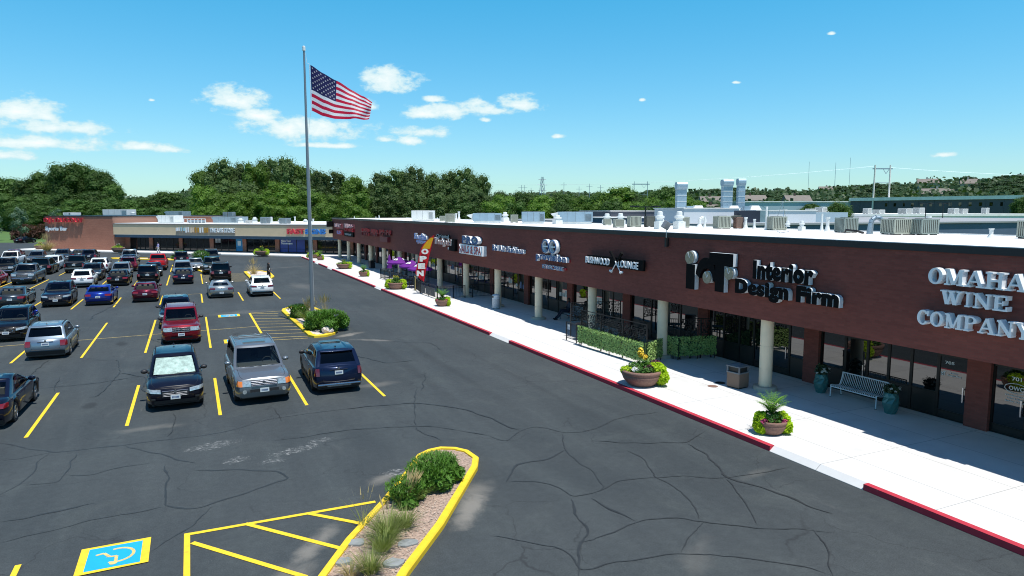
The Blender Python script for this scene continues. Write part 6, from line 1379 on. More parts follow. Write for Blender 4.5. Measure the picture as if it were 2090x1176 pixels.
# ivy hedge screens with perforated black panels over them
q = random.Random(8)
def ivy(p0, p1, h, label, n, mat):
    p0 = Vector(p0); p1 = Vector(p1); L_ = (p1-p0).length; a = atan2((p1-p0).y, (p1-p0).x); root = thing('ivy_screen', label, 'hedge', (p0.x, p0.y, .15), a); m = MB()
    for i in range(n):
        x = q.uniform(0, L_); z = q.uniform(.18, h); y = q.choice((-1, 1))*q.uniform(.03, .09); d = Vector((q.gauss(0, .5), 1 if y > 0 else -1, q.gauss(.35, .5))).normalized(); t = d.orthogonal().normalized(); r_ = q.uniform(0, 6.28); t = t*cos(r_)+d.cross(t)*sin(r_); b_ = d.cross(t); s = q.uniform(.035, .07); p = Vector((x, y, z)); m.add([p-t*s, p+b_*s*.6, p+t*s, p-b_*s*.6], [(0, 1, 2, 3)])
    m.build('ivy_leaves', mat, root); MB().box(0, L_, -.02, .02, .2, h-.02).build('mesh_panel', pm('dark_green_panel', (.012, .03, .012), .9), root)
    m = MB(); [m.cyl((x, 0, 0), (x, 0, .3), .025, .025, 8) for x in (.05, L_/2, L_-.05)]; m.build('feet', M_BLACK, root); return root
M_IVY = leafmat('ivy_leaf', (.27, .40, .13), .6, 14, .05, .15)
ivy((17.85, 30.1, 0), (18.05, 24.7, 0), 1.02, 'ivy covered screen facing the kerb, bright in the sun', 6500, M_IVY)
ivy((18.12, 24.65, 0), (19.5, 25.4, 0), 1.02, 'ivy covered end screen with white blossoms beside the tallest bowl planter', 1800, M_IVY)
ivy((20.3, 25.1, 0), (22.1, 24.7, 0), 1.05, 'shaded ivy screen between the column and the brick pier', 2200, M_IVY)
ivy((20.1, 25.7, 0), (20.2, 25.0, 0), 1.05, 'narrow shaded ivy screen right behind the column', 700, M_IVY)
def perf(p0, p1, z0, z1, label, open_=.45):
    p0 = Vector(p0); p1 = Vector(p1); L_ = (p1-p0).length; a = atan2((p1-p0).y, (p1-p0).x); root = thing('perforated_screen', label, 'screen', (p0.x, p0.y, 0), a); m = MB(); c = .085; qq = random.Random(int(z0*100)+int(L_*10)); nx = int(L_/c); nz = int((z1-z0)/c)
    for i in range(nx):
        for j in range(nz):
            k = qq.random()
            if k < open_: m.box(i*c, i*c+c*.25, -.01, .01, z0+j*c, z0+j*c+c*1.02)
            if k > .35: m.box(i*c, i*c+c*1.02, -.009, .009, z0+j*c, z0+j*c+c*.25)
            if k > .86: m.box(i*c+c*.2, i*c+c, -.008, .008, z0+j*c+c*.2, z0+j*c+c)
    m.build('lattice', M_BLACK, root); m = MB()
    for i in range(4): x = L_*i/3; m.box(x-.025, x+.025, -.025, .025, .15, z1+.02)
    m.box(0, L_, -.02, .02, z1, z1+.035); m.box(0, L_, -.02, .02, z0-.035, z0); m.build('frame', M_BLACK, root); return root
perf((18.0, 30.1, 0), (18.2, 24.75, 0), 1.10, 1.95, 'long black perforated screen above the sunlit ivy')
perf((18.7, 32.4, 0), (21.6, 31.9, 0), 1.05, 2.0, 'black perforated screen behind the first column from the golf club sign')
perf((22.0, 24.9, 0), (20.4, 25.2, 0), 1.15, 2.0, 'shaded black perforated screen above the dark ivy')
# patio railings
def railing(pts, label, h=1.0):
    root = thing('railing', label, 'railing', (pts[0][0], pts[0][1], .15)); o = Vector((pts[0][0], pts[0][1], 0)); P = [Vector((*p, 0))-o for p in pts]; m = MB(); pm_ = MB(); br = MB()
    for a, b_ in zip(P[:-1], P[1:]):
        L_ = (b_-a).length; n = max(1, round(L_/1.7)); up = Vector((0, 0, 1))
        for zz, r_ in ((h, .022), (h-.12, .013), (.10, .018)): m.cyl(a+up*zz, b_+up*zz, r_, r_, 6)
        for i in range(n+1): p = a+(b_-a)*i/n; pm_.box(p.x-.028, p.x+.028, p.y-.028, p.y+.028, 0, h+.04)
        k = int(L_/.115)
        for i in range(1, k): p = a+(b_-a)*i/k; br.cyl(p+up*.1, p+up*h, .009, .009, 4, False)
    m.build('rails', M_BLACK, root); pm_.build('posts', M_BLACK, root); br.build('balusters', M_BLACK, root); return root
railing([(20.3, 69.6), (17.45, 69.2), (17.5, 62.6)], 'black railing around the purple umbrella patio, farther part')
railing([(17.6, 61.4), (17.7, 57.8), (17.3, 55.4)], 'black railing along the middle of the patio behind the large planter')
railing([(17.25, 55.1), (17.35, 51.0), (18.6, 50.7), (19.55, 50.7)], 'black railing corner where the feather flag stands')
railing([(20.2, 50.7), (22.2, 50.8)], 'black railing closing the patio between a column and the wall')
for i, y in enumerate((54.3, 53.0, 51.8)):
    o = MB().box(17.20, 17.23, y-.55, y+.55, .32, .95).build('patio_banner', pm('grey_banner', (.05, .052, .055), .7, var=.9, vscale=5)); tag(o, ['first', 'second', 'third'][i]+' grey picture banner from the left hung on the railing corner', 'banner', 'banners on the railing')
root = thing('chalk_sign', 'narrow upright yellow edged sign by the patio entrance', 'sign', (17.45, 57.3, .15)); MB().box(-.02, .02, -.16, .16, 0, 1.25).build('frame', pm('sign_yellow_wood', (.42, .33, .14), .7), root); MB().box(-.03, -.021, -.11, .11, .12, 1.18).build('board', M_BLACK, root)
# umbrellas
M_PURPLE = leafmat('purple_canvas', (.20, .035, .32), .10, 2, .0, .35)
for nd in M_PURPLE.node_tree.nodes:
    if nd.type == 'MIX_RGB': nd.inputs[2].default_value = (1, .8, 1, 1)
def umbrella(x, y, zc, r, label, closed=False):
    root = thing('patio_umbrella', label, 'umbrella', (x, y, .15), .3, 'purple patio umbrellas'); MB().cyl((0, 0, 0), (0, 0, zc+.1), .024, .02, 8).build('pole', M_BW, root); MB().lathe((0, 0, 0), [(.26, 0), (.26, .06), (.05, .1)], 16).build('base', M_BLACK, root); n = 8; m = MB()
    if closed: m.lathe((0, 0, 0), [(.30, zc-1.35), (.27, zc-1.3), (.20, zc-.6), (.10, zc-.12), (.03, zc)], 12)
    else:
        G = [[Vector((k*r*cos(2*pi*i/16)*(1 if i % 2 == 0 else .95), k*r*sin(2*pi*i/16)*(1 if i % 2 == 0 else .95), zc-.52*k-.04*(k > .5)*(i % 2)+.0)) for i in range(17)] for k in (.03, .3, .6, .85, 1.0)]; G.append([v-Vector((0, 0, .14)) for v in G[-1]]); m.grid(G)
    m.build('canopy', M_PURPLE, root)
    lg = MB()
    if not closed:
        for i in (4, 5, 8, 9, 12, 13):
            a = 2*pi*(i+.2)/16; b2 = 2*pi*(i+.9)/16; lg.add([Vector((k*r*cos(t), k*r*sin(t), zc-.52*k+.03)) for k, t in ((.35, a), (.62, a), (.62, b2), (.35, b2))], [(0, 1, 2, 3)])
    else: lg.box(-.27, -.24, -.12, .10, zc-1.0, zc-.55)
    lg.build('white_panel', M_WHTF, root); m = MB()
    for i in range(8): a = 2*pi*i/8; m.cyl((0, 0, zc-.1), (r*.97*cos(a), r*.97*sin(a), zc-.56), .01, .008, 4) if not closed else None
    if not closed: m.build('ribs', M_SILVER, root)
umbrella(18.5, 69.6, 2.35, 1.1, 'folded purple umbrella at the far end of the patio', True)
umbrella(18.7, 66.6, 2.35, 1.25, 'open purple umbrella farthest from the feather flag')
umbrella(18.7, 62.2, 2.30, 1.25, 'open purple umbrella in the middle of the patio')
umbrella(18.6, 59.4, 2.25, 1.15, 'open purple umbrella just behind the feather flag')
def table(x, y, label):
    root = thing('patio_table', label, 'table', (x, y, .15), 0, 'patio tables'); MB().cyl((0, 0, .72), (0, 0, .75), .42, .42, 20).build('tabletop', M_BLACK, root); MB().cyl((0, 0, .05), (0, 0, .72), .03, .03, 8).cyl((0, 0, 0), (0, 0, .05), .28, .24, 16).build('pedestal', M_BLACK, root)
def chair(x, y, rz, label, mat=M_BLACK):
    root = thing('patio_chair', label, 'chair', (x, y, .15), rz, 'patio chairs'); MB().box(-.22, .22, -.22, .22, .43, .46).build('seat', mat, root); m = MB(); [m.box(-.20+.1*i, -.18+.1*i, .21, .235, .46, .88) for i in range(5)]; m.box(-.22, .22, .20, .24, .86, .90); m.build('backrest', mat, root)
    for sx in (-.2, .2):
        for sy in (-.2, .2): MB().cyl((sx, sy, 0), (sx, sy, .44), .015, .015, 6).build('leg', mat, root)
for i, (x, y) in enumerate(((18.7, 66.6), (18.7, 62.2), (18.6, 59.4), (21.0, 53.6), (21.1, 29.8), (19.5, 28.2), (21.2, 27.4))):
    table(x, y, ['round black table under the farthest open umbrella', 'round black table under the middle umbrella', 'round black table under the umbrella by the feather flag', 'round black table inside the railing corner', 'round black table behind the long perforated screen, far side', 'round black table close behind the long perforated screen', 'round black table by the shop window behind the ivy'][i])
    for j, a in enumerate((.4, 2.2, 4.0)): chair(x+.65*cos(a), y+.65*sin(a), a-pi/2, 'black metal chair at a round patio table under the canopy')
# feather flag
root = thing('feather_flag', 'red feather flag with white letters OPEN and a yellow top', 'banner flag', (17.25, 54.6, .15)); root.scale = (1.1, 1.1, 1.1)
M_FLR = leafmat('feather_red', (.62, .02, .03), .03, 2, 0, .3); M_FLY = leafmat('feather_yellow', (.85, .50, .02), .03, 2, 0, .3)
for mm in (M_FLR, M_FLY):
    for nd in mm.node_tree.nodes:
        if nd.type == 'MIX_RGB': nd.inputs[2].default_value = (1, 1, 1, 1)
rt = Vector((.906, -.423, 0))
def fe(z):      # pole side (right) and free edge (left) offsets along rt
    R_ = .14+.86*((z-.8)/3.7)**1.15 if z > .8 else .14
    t = (z-.95)/3.55; Lf = R_-.80*min(1, max(0, t/.18)**.7 if t < .18 else 1)*(1 if t < .62 else max(0.02, 1-(max(0, t-.62)/.38)**2.0))
    return R_, Lf
zs = [.95+3.55*i/30 for i in range(31)]; m = MB(); G = [[rt*(fe(z)[1]+(fe(z)[0]-fe(z)[1])*k/4)+Vector((0, 0, z))+Vector((-.9, 0, 0))*.03*sin(z*2+k) for k in range(5)] for z in zs]; m.grid(G); m.build('cloth', M_FLR, root)
G2 = [[p+Vector((-.012, -.006, 0)) for p in [rt*(fe(z)[1]+(fe(z)[0]-fe(z)[1])*(.14+.72*k/3))+Vector((0, 0, z))+Vector((-.9, 0, 0))*.03*sin(z*2+k) for k in range(4)]] for z in zs[21:29]]; MB().grid(G2).build('yellow_panel', M_FLY, root)
m = MB(); m.tube([(0, 0, 0), (rt*.13)+Vector((0, 0, .9))]+[rt*fe(z)[0]+Vector((0, 0, z)) for z in zs], .016, 6); m.build('pole', M_BLACK, root)
for i, ch in enumerate('OPEN'):
    z = 3.02-.55*i; R_, Lf = fe(z+.2); c = rt*(Lf+.13); M_ = Matrix(((rt.x, 0, -.423, c.x-.05), (rt.y, 0, -.906, c.y-.08), (0, 1, 0, z), (0, 0, 0, 1))); w_ = (R_-Lf)-.26
    put_text('lettering', ch, M_, w_, .42, .01, M_WHTF, M_WHTF, root, .07)
# ------------------------------------------------------------------ people
def person(label, loc, rz, joints, radii, edges, mat, parts, face=None):
    root = thing('person', label, 'person', loc, rz); me = bpy.data.meshes.new('person_body'); me.from_pydata(joints, edges, []); me.materials.append(mat); o = link(bpy.data.objects.new('body', me), root)
    o.modifiers.new('skin', 'SKIN'); sub = o.modifiers.new('sub', 'SUBSURF'); sub.levels = 1; sub.render_levels = 2
    for v, r_ in zip(me.skin_vertices[0].data, radii): v.radius = (r_, r_) if not isinstance(r_, tuple) else r_
    me.skin_vertices[0].data[0].use_root = True; return root
def head(root, c, d, hair, skin):
    c = Vector(c); bm_2 = bmesh.new(); bmesh.ops.create_uvsphere(bm_2, u_segments=16, v_segments=12, radius=.1)
    for v in bm_2.verts:
        v.co.x *= .78; v.co.z *= 1.15; v.co.y *= .95
        if v.co.z < -.02: v.co.x *= .85
        if v.co.y > .07 and abs(v.co.x) < .02 and -.03 < v.co.z < .02: v.co.y += .018
    me = bpy.data.meshes.new('head'); bm_2.to_mesh(me); bm_2.free(); me.materials.append(skin); h = link(bpy.data.objects.new('head', me), root); h.location = c; h.rotation_euler = d
    for p in me.polygons: p.use_smooth = True
    m = MB(); m.lathe((0, -.012, .01), [(.086, -.03), (.090, .02), (.082, .07), (.05, .11), (.01, .122)], 16); m.build('hair', hair, h, True); m = MB()
    for s_x in (-.03, .03): m.cyl((s_x, .085, .01), (s_x, .094, .01), .010, .008, 8)
    m.cyl((-.022, .088, -.05), (.022, .088, -.05), .006, .006, 6); m.build('eyes_and_mouth', M_BLACKPL, h)
    m = MB(); [m.cyl((s_x*.076, 0, 0), (s_x*.088, -.005, 0), .022, .016, 8) for s_x in (-1, 1)]; m.build('ears', skin, h)
def hand(root, p, d, skin):
    p = Vector(p); d = Vector(d).normalized(); s = d.orthogonal().normalized(); m = MB(); m.cyl(p, p+d*.08, .034, .038, 8)
    for k in range(4): a = p+d*.075+s*(-.028+.019*k); b_ = a+d*(.045+.008*(k in (1, 2))); c = b_+(d+s.cross(d)*.8).normalized()*.035; m.cyl(a, b_, .010, .009, 6); m.cyl(b_, c, .009, .007, 6)
    m.cyl(p+d*.03+s*.03, p+d*.07+s*.065, .011, .008, 6); m.build('hand', skin, root)
def standing(label, loc, rz, cloth, leg_mat, skin, hair, stride=.12, lean=0):
    J = [(0, 0, .92), (0, .01, 1.12), (0, .0, 1.34), (0, .01, 1.47), (0, .02, 1.53), (-.10, 0, .88), (-.11, stride, .48), (-.11, stride*1.1-.02, .08), (-.11, stride+.12, .04), (.10, 0, .88), (.11, -stride*.6, .48), (.11, -stride*1.5, .10), (.11, -stride*1.3+.1, .04), (-.17, 0, 1.40), (-.24, .02, 1.14), (-.20, .18, .98), (.17, 0, 1.40), (.24, -.02, 1.14), (.22, .14, .96)]
    Rr = [(.155, .11), (.14, .10), (.17, .11), .07, .055, .10, .07, .045, .04, .10, .07, .045, .04, .07, .048, .034, .07, .048, .034]
    E_ = [(0, 1), (1, 2), (2, 3), (3, 4), (0, 5), (5, 6), (6, 7), (7, 8), (0, 9), (9, 10), (10, 11), (11, 12), (2, 13), (13, 14), (14, 15), (2, 16), (16, 17), (17, 18)]
    r_ = person(label, loc, rz, J, Rr, E_, cloth, None); head(r_, (0, .03, 1.64), (0, 0, 0), hair, skin); hand(r_, (-.20, .18, .97), (.1, .6, -.6), skin); hand(r_, (.22, .14, .95), (-.1, .6, -.6), skin)
    # trousers
    m = MB()
    for sg, kx, ky, fx_, fy in ((-1, -.11, stride, -.11, stride*1.1-.02), (1, .11, -stride*.6, .11, -stride*1.5)):
        m.cyl((sg*.095, 0, .93), (kx, ky, .50), .118, .085, 14); m.cyl((kx, ky, .52), (fx_, fy, .09), .085, .062, 14)
    m.lathe((0, 0, .84), [(.12, 0), (.17, .04), (.165, .16)], 16, .72); m.build('trousers', leg_mat, r_, True)
    m = MB(); [m.box(x-.045, x+.045, y-.08, y+.17, -.0, .07) for x, y in ((-.11, stride*1.1-.02), (.11, -stride*1.5))]; bevel(m.build('shoes', M_BLACKPL, r_), .02); return r_
M_CB = pm('black_clothes', (.008, .008, .010), .8); M_HB = pm('black_hair', (.006, .005, .005), .6); M_LAV = pm('lavender_shirt', (.42, .38, .62), .8); M_KH = pm('white_trousers', (.62, .60, .56), .8)
wp = standing('person in black clothes with long black hair standing behind the white SUV', (7.1, 74.6, 0), -2.2, M_CB, M_CB, M_SKIN, M_HB, .06)
m = MB(); m.lathe((0, -.03, 1.28), [(.10, 0), (.12, .15), (.115, .36), (.09, .44), (.03, .48)], 14); m.build('long_hair', M_HB, wp, True)
m = MB().box(.10, .14, .16, .24, 1.02, 1.2) ; m.build('phone', M_UNITW, wp)
standing('distant pedestrian in a lavender shirt and white trousers on the far walk', (-4.6, 127.2, .15) if False else (-5.0, 128.0, .15), 2.2, M_LAV, M_KH, M_SKIN, M_HB, .22)
# seated man on the grey bench, legs stretched out
J = [(0, 0, .52), (0, -.04, .72), (0, -.06, .93), (0, -.03, 1.06), (0, .0, 1.12), (-.11, .10, .52), (-.13, .50, .56), (-.14, .82, .16), (-.14, .98, .10), (.11, .10, .52), (.16, .48, .60), (.05, .80, .20), (.04, .96, .12), (-.18, -.05, 1.0), (-.25, .06, .74), (-.06, .26, .72), (.18, -.05, 1.0), (.25, .06, .74), (.06, .28, .74)]
Rr = [(.16, .13), (.16, .12), (.18, .12), .07, .055, .105, .078, .05, .04, .105, .078, .05, .04, .075, .05, .034, .075, .05, .034]
sm = person('man in dark clothes sitting on the grey bench with his legs stretched out', (21.72, 37.85, .15), pi/2-.1, J, Rr, [(0, 1), (1, 2), (2, 3), (3, 4), (0, 5), (5, 6), (6, 7), (7, 8), (0, 9), (9, 10), (10, 11), (11, 12), (2, 13), (13, 14), (14, 15), (2, 16), (16, 17), (17, 18)], pm('dark_blue_clothes', (.012, .016, .035), .8), None)
head(sm, (0, .03, 1.22), (-.25, 0, 0), M_HB, M_SKIND); hand(sm, (-.06, .26, .72), (.5, .4, .1), M_SKIND); hand(sm, (.06, .28, .74), (-.5, .4, .1), M_SKIND)
m = MB(); m.box(-.185, -.095, .86, 1.13, 0.0, .09); m.box(-.005, .085, .84, 1.11, .02, .11); bevel(m.build('shoes', M_BLACKPL, sm), .03)
# ------------------------------------------------------------------ rooftop equipment
ru_ = random.Random(31)
def condenser(x, y, z, w, h, label, tone=M_UNIT, rz=0, group=None):
    root = thing('air_conditioner', label, 'air conditioner', (x, y, z), rz, group); d = w*.5
    MB().box(-d*.96, d*.96, -d*.96, d*.96, .06, h*.97).build('coil_core', M_UNITD, root); m = MB(); n = 9
    for s in (-1, 1):
        for i in range(n):
            u = -d+2*d*(i+.5)/n; m.box(u-d*.055, u+d*.055, s*d-.012 if s > 0 else s*d, s*d if s > 0 else s*d+.012, .08, h*.93); m.box(s*d-.012 if s > 0 else s*d, s*d if s > 0 else s*d+.012, u-d*.055, u+d*.055, .08, h*.93)
    for sx in (-1, 1):
        for sy in (-1, 1): m.box(sx*d-.03 if sx > 0 else sx*d, sx*d+.004 if sx > 0 else sx*d+.03, sy*d-.03 if sy > 0 else sy*d, sy*d+.004 if sy > 0 else sy*d+.03, .04, h)
    m.box(-d, d, -d, d, h*.93, h); m.box(-d, d, -d, d, .04, .10)
    m.build('cabinet', tone, root); m = MB(); m.cyl((0, 0, h), (0, 0, h+.015), d*.75, d*.75, 20); m.build('fan_grille', M_UNITD, root); MB().box(-d, -d*.5, -d*.8, -d*.4, 0, .06).box(d*.5, d, d*.4, d*.8, 0, .06).box(-d, -d*.5, d*.4, d*.8, 0, .06).box(d*.5, d, -d*.8, -d*.4, 0, .06).build('feet', M_BLACK, root)
    return root
def rtu(x, y, z, w, dp, h, label, rz=0, tone=M_UNIT, hood=-1):
    root = thing('rooftop_unit', label, 'rooftop unit', (x, y, z), rz); MB().box(-w/2+.08, w/2-.08, -dp/2+.06, dp/2-.06, 0, .16).build('roof_curb', M_UNITW, root); bevel(MB().box(-w/2, w/2, -dp/2, dp/2, .16, h).build('cabinet', tone, root), .015); m = MB()
    for i in range(1, 4): xx = -w/2+w*i/4; m.box(xx-.008, xx+.008, -dp/2-.006, -dp/2, .20, h-.04)
    m.build('panel_seams', M_UNITD, root); m = MB(); y0 = -dp/2-.004
    for i in range(7): m.box(w*.28, w*.46, y0-.01, y0, .24+i*(h-.36)/7, .24+i*(h-.36)/7+.03)
    m.build('louvre', M_UNITD, root)
    if hood:
        s = hood; x0 = s*w/2; x1 = s*(w/2+.55); m = MB(); m.add([(x0, -dp*.42, h-.05), (x0, dp*.42, h-.05), (x0, dp*.42, h*.35), (x0, -dp*.42, h*.35), (x1, -dp*.42, h-.16), (x1, dp*.42, h-.16), (x0+(x1-x0)*.9, -dp*.42, h-.24), (x0+(x1-x0)*.9, dp*.42, h-.24)], [(0, 4, 5, 1), (4, 6, 7, 5), (0, 3, 6, 4), (1, 5, 7, 2), (3, 2, 7, 6)]); m.build('intake_hood', M_UNITW if tone is not M_GALV else M_GALV, root)
    for cx in (-w*.22, w*.12): MB().cyl((cx, 0, h), (cx, 0, h+.05), dp*.25, dp*.25, 18).build('fan_guard', M_UNITD, root)
    return root
def mushroom(x, y, z, r, h, label, group=None, base=True):
    root = thing('exhaust_fan', label, 'exhaust fan', (x, y, z), 0, group)
    if base: MB().box(-r*.9, r*.9, -r*.9, r*.9, 0, h*.42).build('roof_curb', M_UNITW, root)
    MB().lathe((0, 0, h*.40), [(r*.95, 0), (r*.95, h*.05), (r*.7, h*.07), (r*.7, h*.20), (r*1.0, h*.22), (r*1.0, h*.34), (r*.62, h*.36), (r*.58, h*.56), (r*.4, h*.60)], 20).build('fan_housing', M_UNITW, root); return root
def pipe(x, y, z, r, h, label, group=None, cap=True, goose=False):
    root = thing('vent_pipe', label, 'vent pipe', (x, y, z), 0, group); MB().lathe((0, 0, 0), [(r*2.0, 0), (r*1.7, .05), (r*1.1, h*.35), (r*1.08, h*.36)], 14).build('flashing', M_UNITW, root)
    m = MB(); 
    if goose: R2 = r*2; m.tube([(0, 0, h*.3), (0, 0, h*.75)]+[(R2-R2*cos(t), 0, h*.75+R2*sin(t)) for t in [pi*i/6 for i in range(1, 7)]]+[(2*R2, 0, h*.62)], r, 12)
    else: m.cyl((0, 0, h*.3), (0, 0, h), r, r, 14)
    m.build('pipe', M_UNITW, root)
    if cap and not goose: MB().cyl((0, 0, h*.88), (0, 0, h), r*1.35, r*1.35, 14).build('cap', M_UNITW, root)
    return root
RZ = ZT-.04
rtu(22.2, 69.5, RZ, 2.3, 1.6, 1.10, 'big beige rooftop box nearest the feather flag end of the roof', .0-.42, M_UNITW, 0)
condenser(23.6, 67.2, RZ, .75, .55, 'small rooftop condenser beside the big beige box', rz=-.4)
condenser(21.9, 60.5, RZ, .85, .80, 'grey rooftop condenser close to the fascia edge right of the big beige box', rz=-.3)
pipe(26.6, 71.5, RZ, .10, .8, 'shorter of two white pipes left of the first hooded rooftop unit'); pipe(29.0, 77.0, RZ, .11, 1.0, 'taller of two white pipes left of the first hooded rooftop unit')
rtu(24.6, 58.0, RZ, 2.6, 1.5, .85, 'pale grey hooded rooftop unit, first of the large ones from the far end', -.42, M_GALVP, -1)
mushroom(28.3, 62.2, RZ, .33, .95, 'white roof fan right of the first hooded rooftop unit')
condenser(26.8, 56.9, RZ, .62, .72, 'slim condenser between two large rooftop units', rz=-.3)
rtu(26.2, 51.9, RZ, 1.9, 1.3, .98, 'boxy grey rooftop unit in the middle of the roof', -.42, M_GALVP, 0)
mushroom(26.9, 48.9, RZ, .34, .72, 'dark banded roof fan left of the widest rooftop unit')
rtu(28.9, 49.6, RZ, 2.8, 1.6, .98, 'widest rooftop unit with a slanting beige hood', -.42, M_GALVP, -1)
G1 = 'small units on the strip roof'
mushroom(30.2, 46.7, RZ, .32, .85, 'white roof fan just right of the widest rooftop unit', G1); condenser(27.7, 42.8, RZ, .5, .48, 'little condenser below the white fan right of the widest unit', rz=-.3)
condenser(24.6, 36.7, RZ, .58, .52, 'low beige condenser left of the bigger beige condenser', rz=-.3); mushroom(30.0, 44.5, RZ, .30, .88, 'white roof fan behind the low beige condenser', G1)
condenser(26.2, 37.3, RZ, .74, .72, 'beige ribbed condenser left of two tall white fans', M_UNIT, -.3); condenser(27.2, 37.0, RZ, .56, .70, 'dark condenser touching the beige ribbed one', M_UNITD, -.3)
pipe(27.4, 36.3, RZ, .09, .45, 'short curved vent between dark condenser and tall fan', goose=True)
mushroom(24.7, 32.6, RZ, .26, 1.02, 'left one of two tall white roof fans near the floodlight'); mushroom(25.7, 32.1, RZ, .28, 1.02, 'right one of two tall white roof fans near the floodlight')
condenser(28.4, 34.9, RZ, .42, .66, 'narrow grey condenser right of the two tall white fans', M_UNIT, -.3)
pipe(29.9, 35.3, RZ, .11, .52, 'white gooseneck vent in the middle of the roof', goose=True); pipe(29.3, 34.1, RZ, .06, .68, 'thin white pipe right of the gooseneck vent', cap=False)
condenser(28.7, 31.9, RZ, .78, .74, 'beige ribbed condenser in front of the low white building', M_UNIT, -.3); condenser(29.5, 31.4, RZ, .42, .68, 'brown topped small condenser attached to the beige one', M_POT, -.3)
pipe(29.7, 31.0, RZ, .08, .68, 'white capped pipe left of the dark louvred box'); pipe(29.5, 30.1, RZ, .06, .58, 'short white capped pipe below the dark louvred box'); pipe(28.6, 28.3, RZ, .055, 1.28, 'tallest thin pipe on the roof by the crossed antenna', cap=False)
condenser(28.9, 27.9, RZ, .82, .74, 'beige ribbed condenser right of the tallest thin pipe', M_UNIT, -.3); mushroom(28.7, 26.9, RZ, .13, .52, 'round white vent next to a beige condenser', base=False); mushroom(29.4, 26.6, RZ, .15, .52, 'stubby white vent alone in the middle right of the roof')
pipe(30.3, 26.1, RZ, .05, .90, 'thin upright pipe left of the rust topped pipe', cap=False); pipe(29.2, 24.8, RZ, .08, .74, 'rust topped pipe left of the grey square condenser'); mushroom(29.5, 24.4, RZ, .14, .58, 'ribbed white vent touching the grey square condenser')
condenser(28.7, 23.3, RZ, .74, .72, 'square grey green condenser standing alone', pm('grey_green_unit', (.24, .29, .26), .6), -.25)
r = thing('exhaust_duct', 'silver curved exhaust duct left of the paired condensers', 'duct', (28.2, 21.3, RZ), -.42); m = MB(); m.cyl((-.30, 0, 0), (-.26, 0, .5), .14, .11, 14); m.tube([(-.26, 0, .5), (-.22, 0, .64), (-.08, 0, .74), (.10, 0, .72), (.24, 0, .6), (.34, 0, .38)], .11, 14); m.build('duct', M_GALV, r)
condenser(28.2, 20.35, RZ, .86, .70, 'left one of the paired large condensers at the right of the roof', M_UNIT, -.25); condenser(28.9, 19.6, RZ, .86, .70, 'right one of the paired large condensers at the right of the roof', pm('grey_green_unit', (0, 0, 0)), -.25)
pipe(30.6, 20.5, RZ, .09, .80, 'white tapered vent right of the paired condensers'); pipe(28.3, 16.4, RZ, .07, .36, 'small white vent on the bare roof at right'); condenser(28.5, 15.0, RZ, .75, .68, 'ribbed condenser cut by the right edge', M_UNIT, -.25)
for i in range(16):
    x, y = ru_.uniform(20.5, 30), ru_.uniform(34, 100)
    if y > 60: pipe(x, y, RZ, .05, ru_.uniform(.2, .5), 'small white vent stub far along the flat roof', 'vent stubs on the strip roof')
tag(MB().tube([(23.3, 23.0, RZ+.02), (23.7, 22.8, RZ+.14), (24.0, 22.9, RZ+.05), (24.2, 22.6, RZ+.12)], .02, 6).build('cable_coil', M_SILVER), 'bent metal scrap lying on the white roof', 'scrap')
m = MB().tube([(27.9, 22.7, RZ+.05), (27.6, 22.4, RZ+.16), (27.7, 21.9, RZ+.12), (27.9, 21.7, RZ+.03)], .05, 8).build('insulated_hose', M_BLACK); tag(m, 'black hose lying by the square grey green condenser', 'hose')
# far strip roof items, positions along it
def fpz(s, d): v = FS(s, d); return v.x, v.y
AZ = atan2(U.y, U.x)+pi
def frtu(s, d, z, w, h, label, tone=M_UNITW, hood=0, dp=2.2): x, y = fpz(s, d); return rtu(x, y, z, w, dp, h, label, AZ, tone, hood)
frtu(116, 108, 6.12, 6.2, 1.25, 'long pale rooftop unit above the sports bar wall', M_UNITW); frtu(122.0, 112, 6.1, 2.2, .8, 'plain white box at left on the sports bar roof') if False else frtu(117.9+1.0, 100, 6.17, 1.9, .6, 'plain low box at left on the sports bar roof')
x, y = fpz(110.5, 106); mushroom(x, y, 6.12, .5, .75, 'round vent left of the grey hooded unit on the brick block', None, False)
frtu(101.5, 108, 6.12, 4.0, .9, 'grey hooded unit high on the brick block', M_GALV, -1); frtu(95.3, 99.5, 4.93, 3.6, 1.35, 'white rooftop unit with open hood on the tan canopy roof', M_UNITW, -1)
frtu(83.2, 100.5, 4.93, 5.0, 1.15, 'big galvanised rooftop unit behind the store letters', M_GALV, -1, 3); x, y = fpz(84.0, 100.5); condenser(x, y, 6.08, .85, .8, 'left of two round topped condensers stacked on the galvanised unit', M_GALV, AZ); x, y = fpz(82.9, 100.5); condenser(x, y, 6.08, .85, .8, 'right of two round topped condensers stacked on the galvanised unit', M_GALV, AZ)
x, y = fpz(79.9, 99); mushroom(x, y, 4.93, .5, .9, 'pointed white vent hood right of the galvanised unit'); x, y = fpz(77.0, 99); mushroom(x, y, 4.93, .45, 1.1, 'white ribbed exhaust fan in the middle of the tan roof'); x, y = fpz(78.5, 99.5); condenser(x, y, 4.93, .9, .55, 'low white box between two white vents', M_UNITW, AZ)
x, y = fpz(74.9, 99); condenser(x, y, 4.93, 1.15, 1.1, 'grey condenser left of twin white pipes', M_GALV, AZ); x, y = fpz(73.7, 99); pipe(x, y, 4.93, .12, 1.15, 'left of twin white pipes on the tan roof'); x, y = fpz(73.25, 98.6); pipe(x, y, 4.93, .10, 1.1, 'right of twin white pipes on the tan roof', cap=False); x, y = fpz(72.3, 99); pipe(x, y, 4.93, .12, .5, 'low curved vent on the tan roof', goose=True)
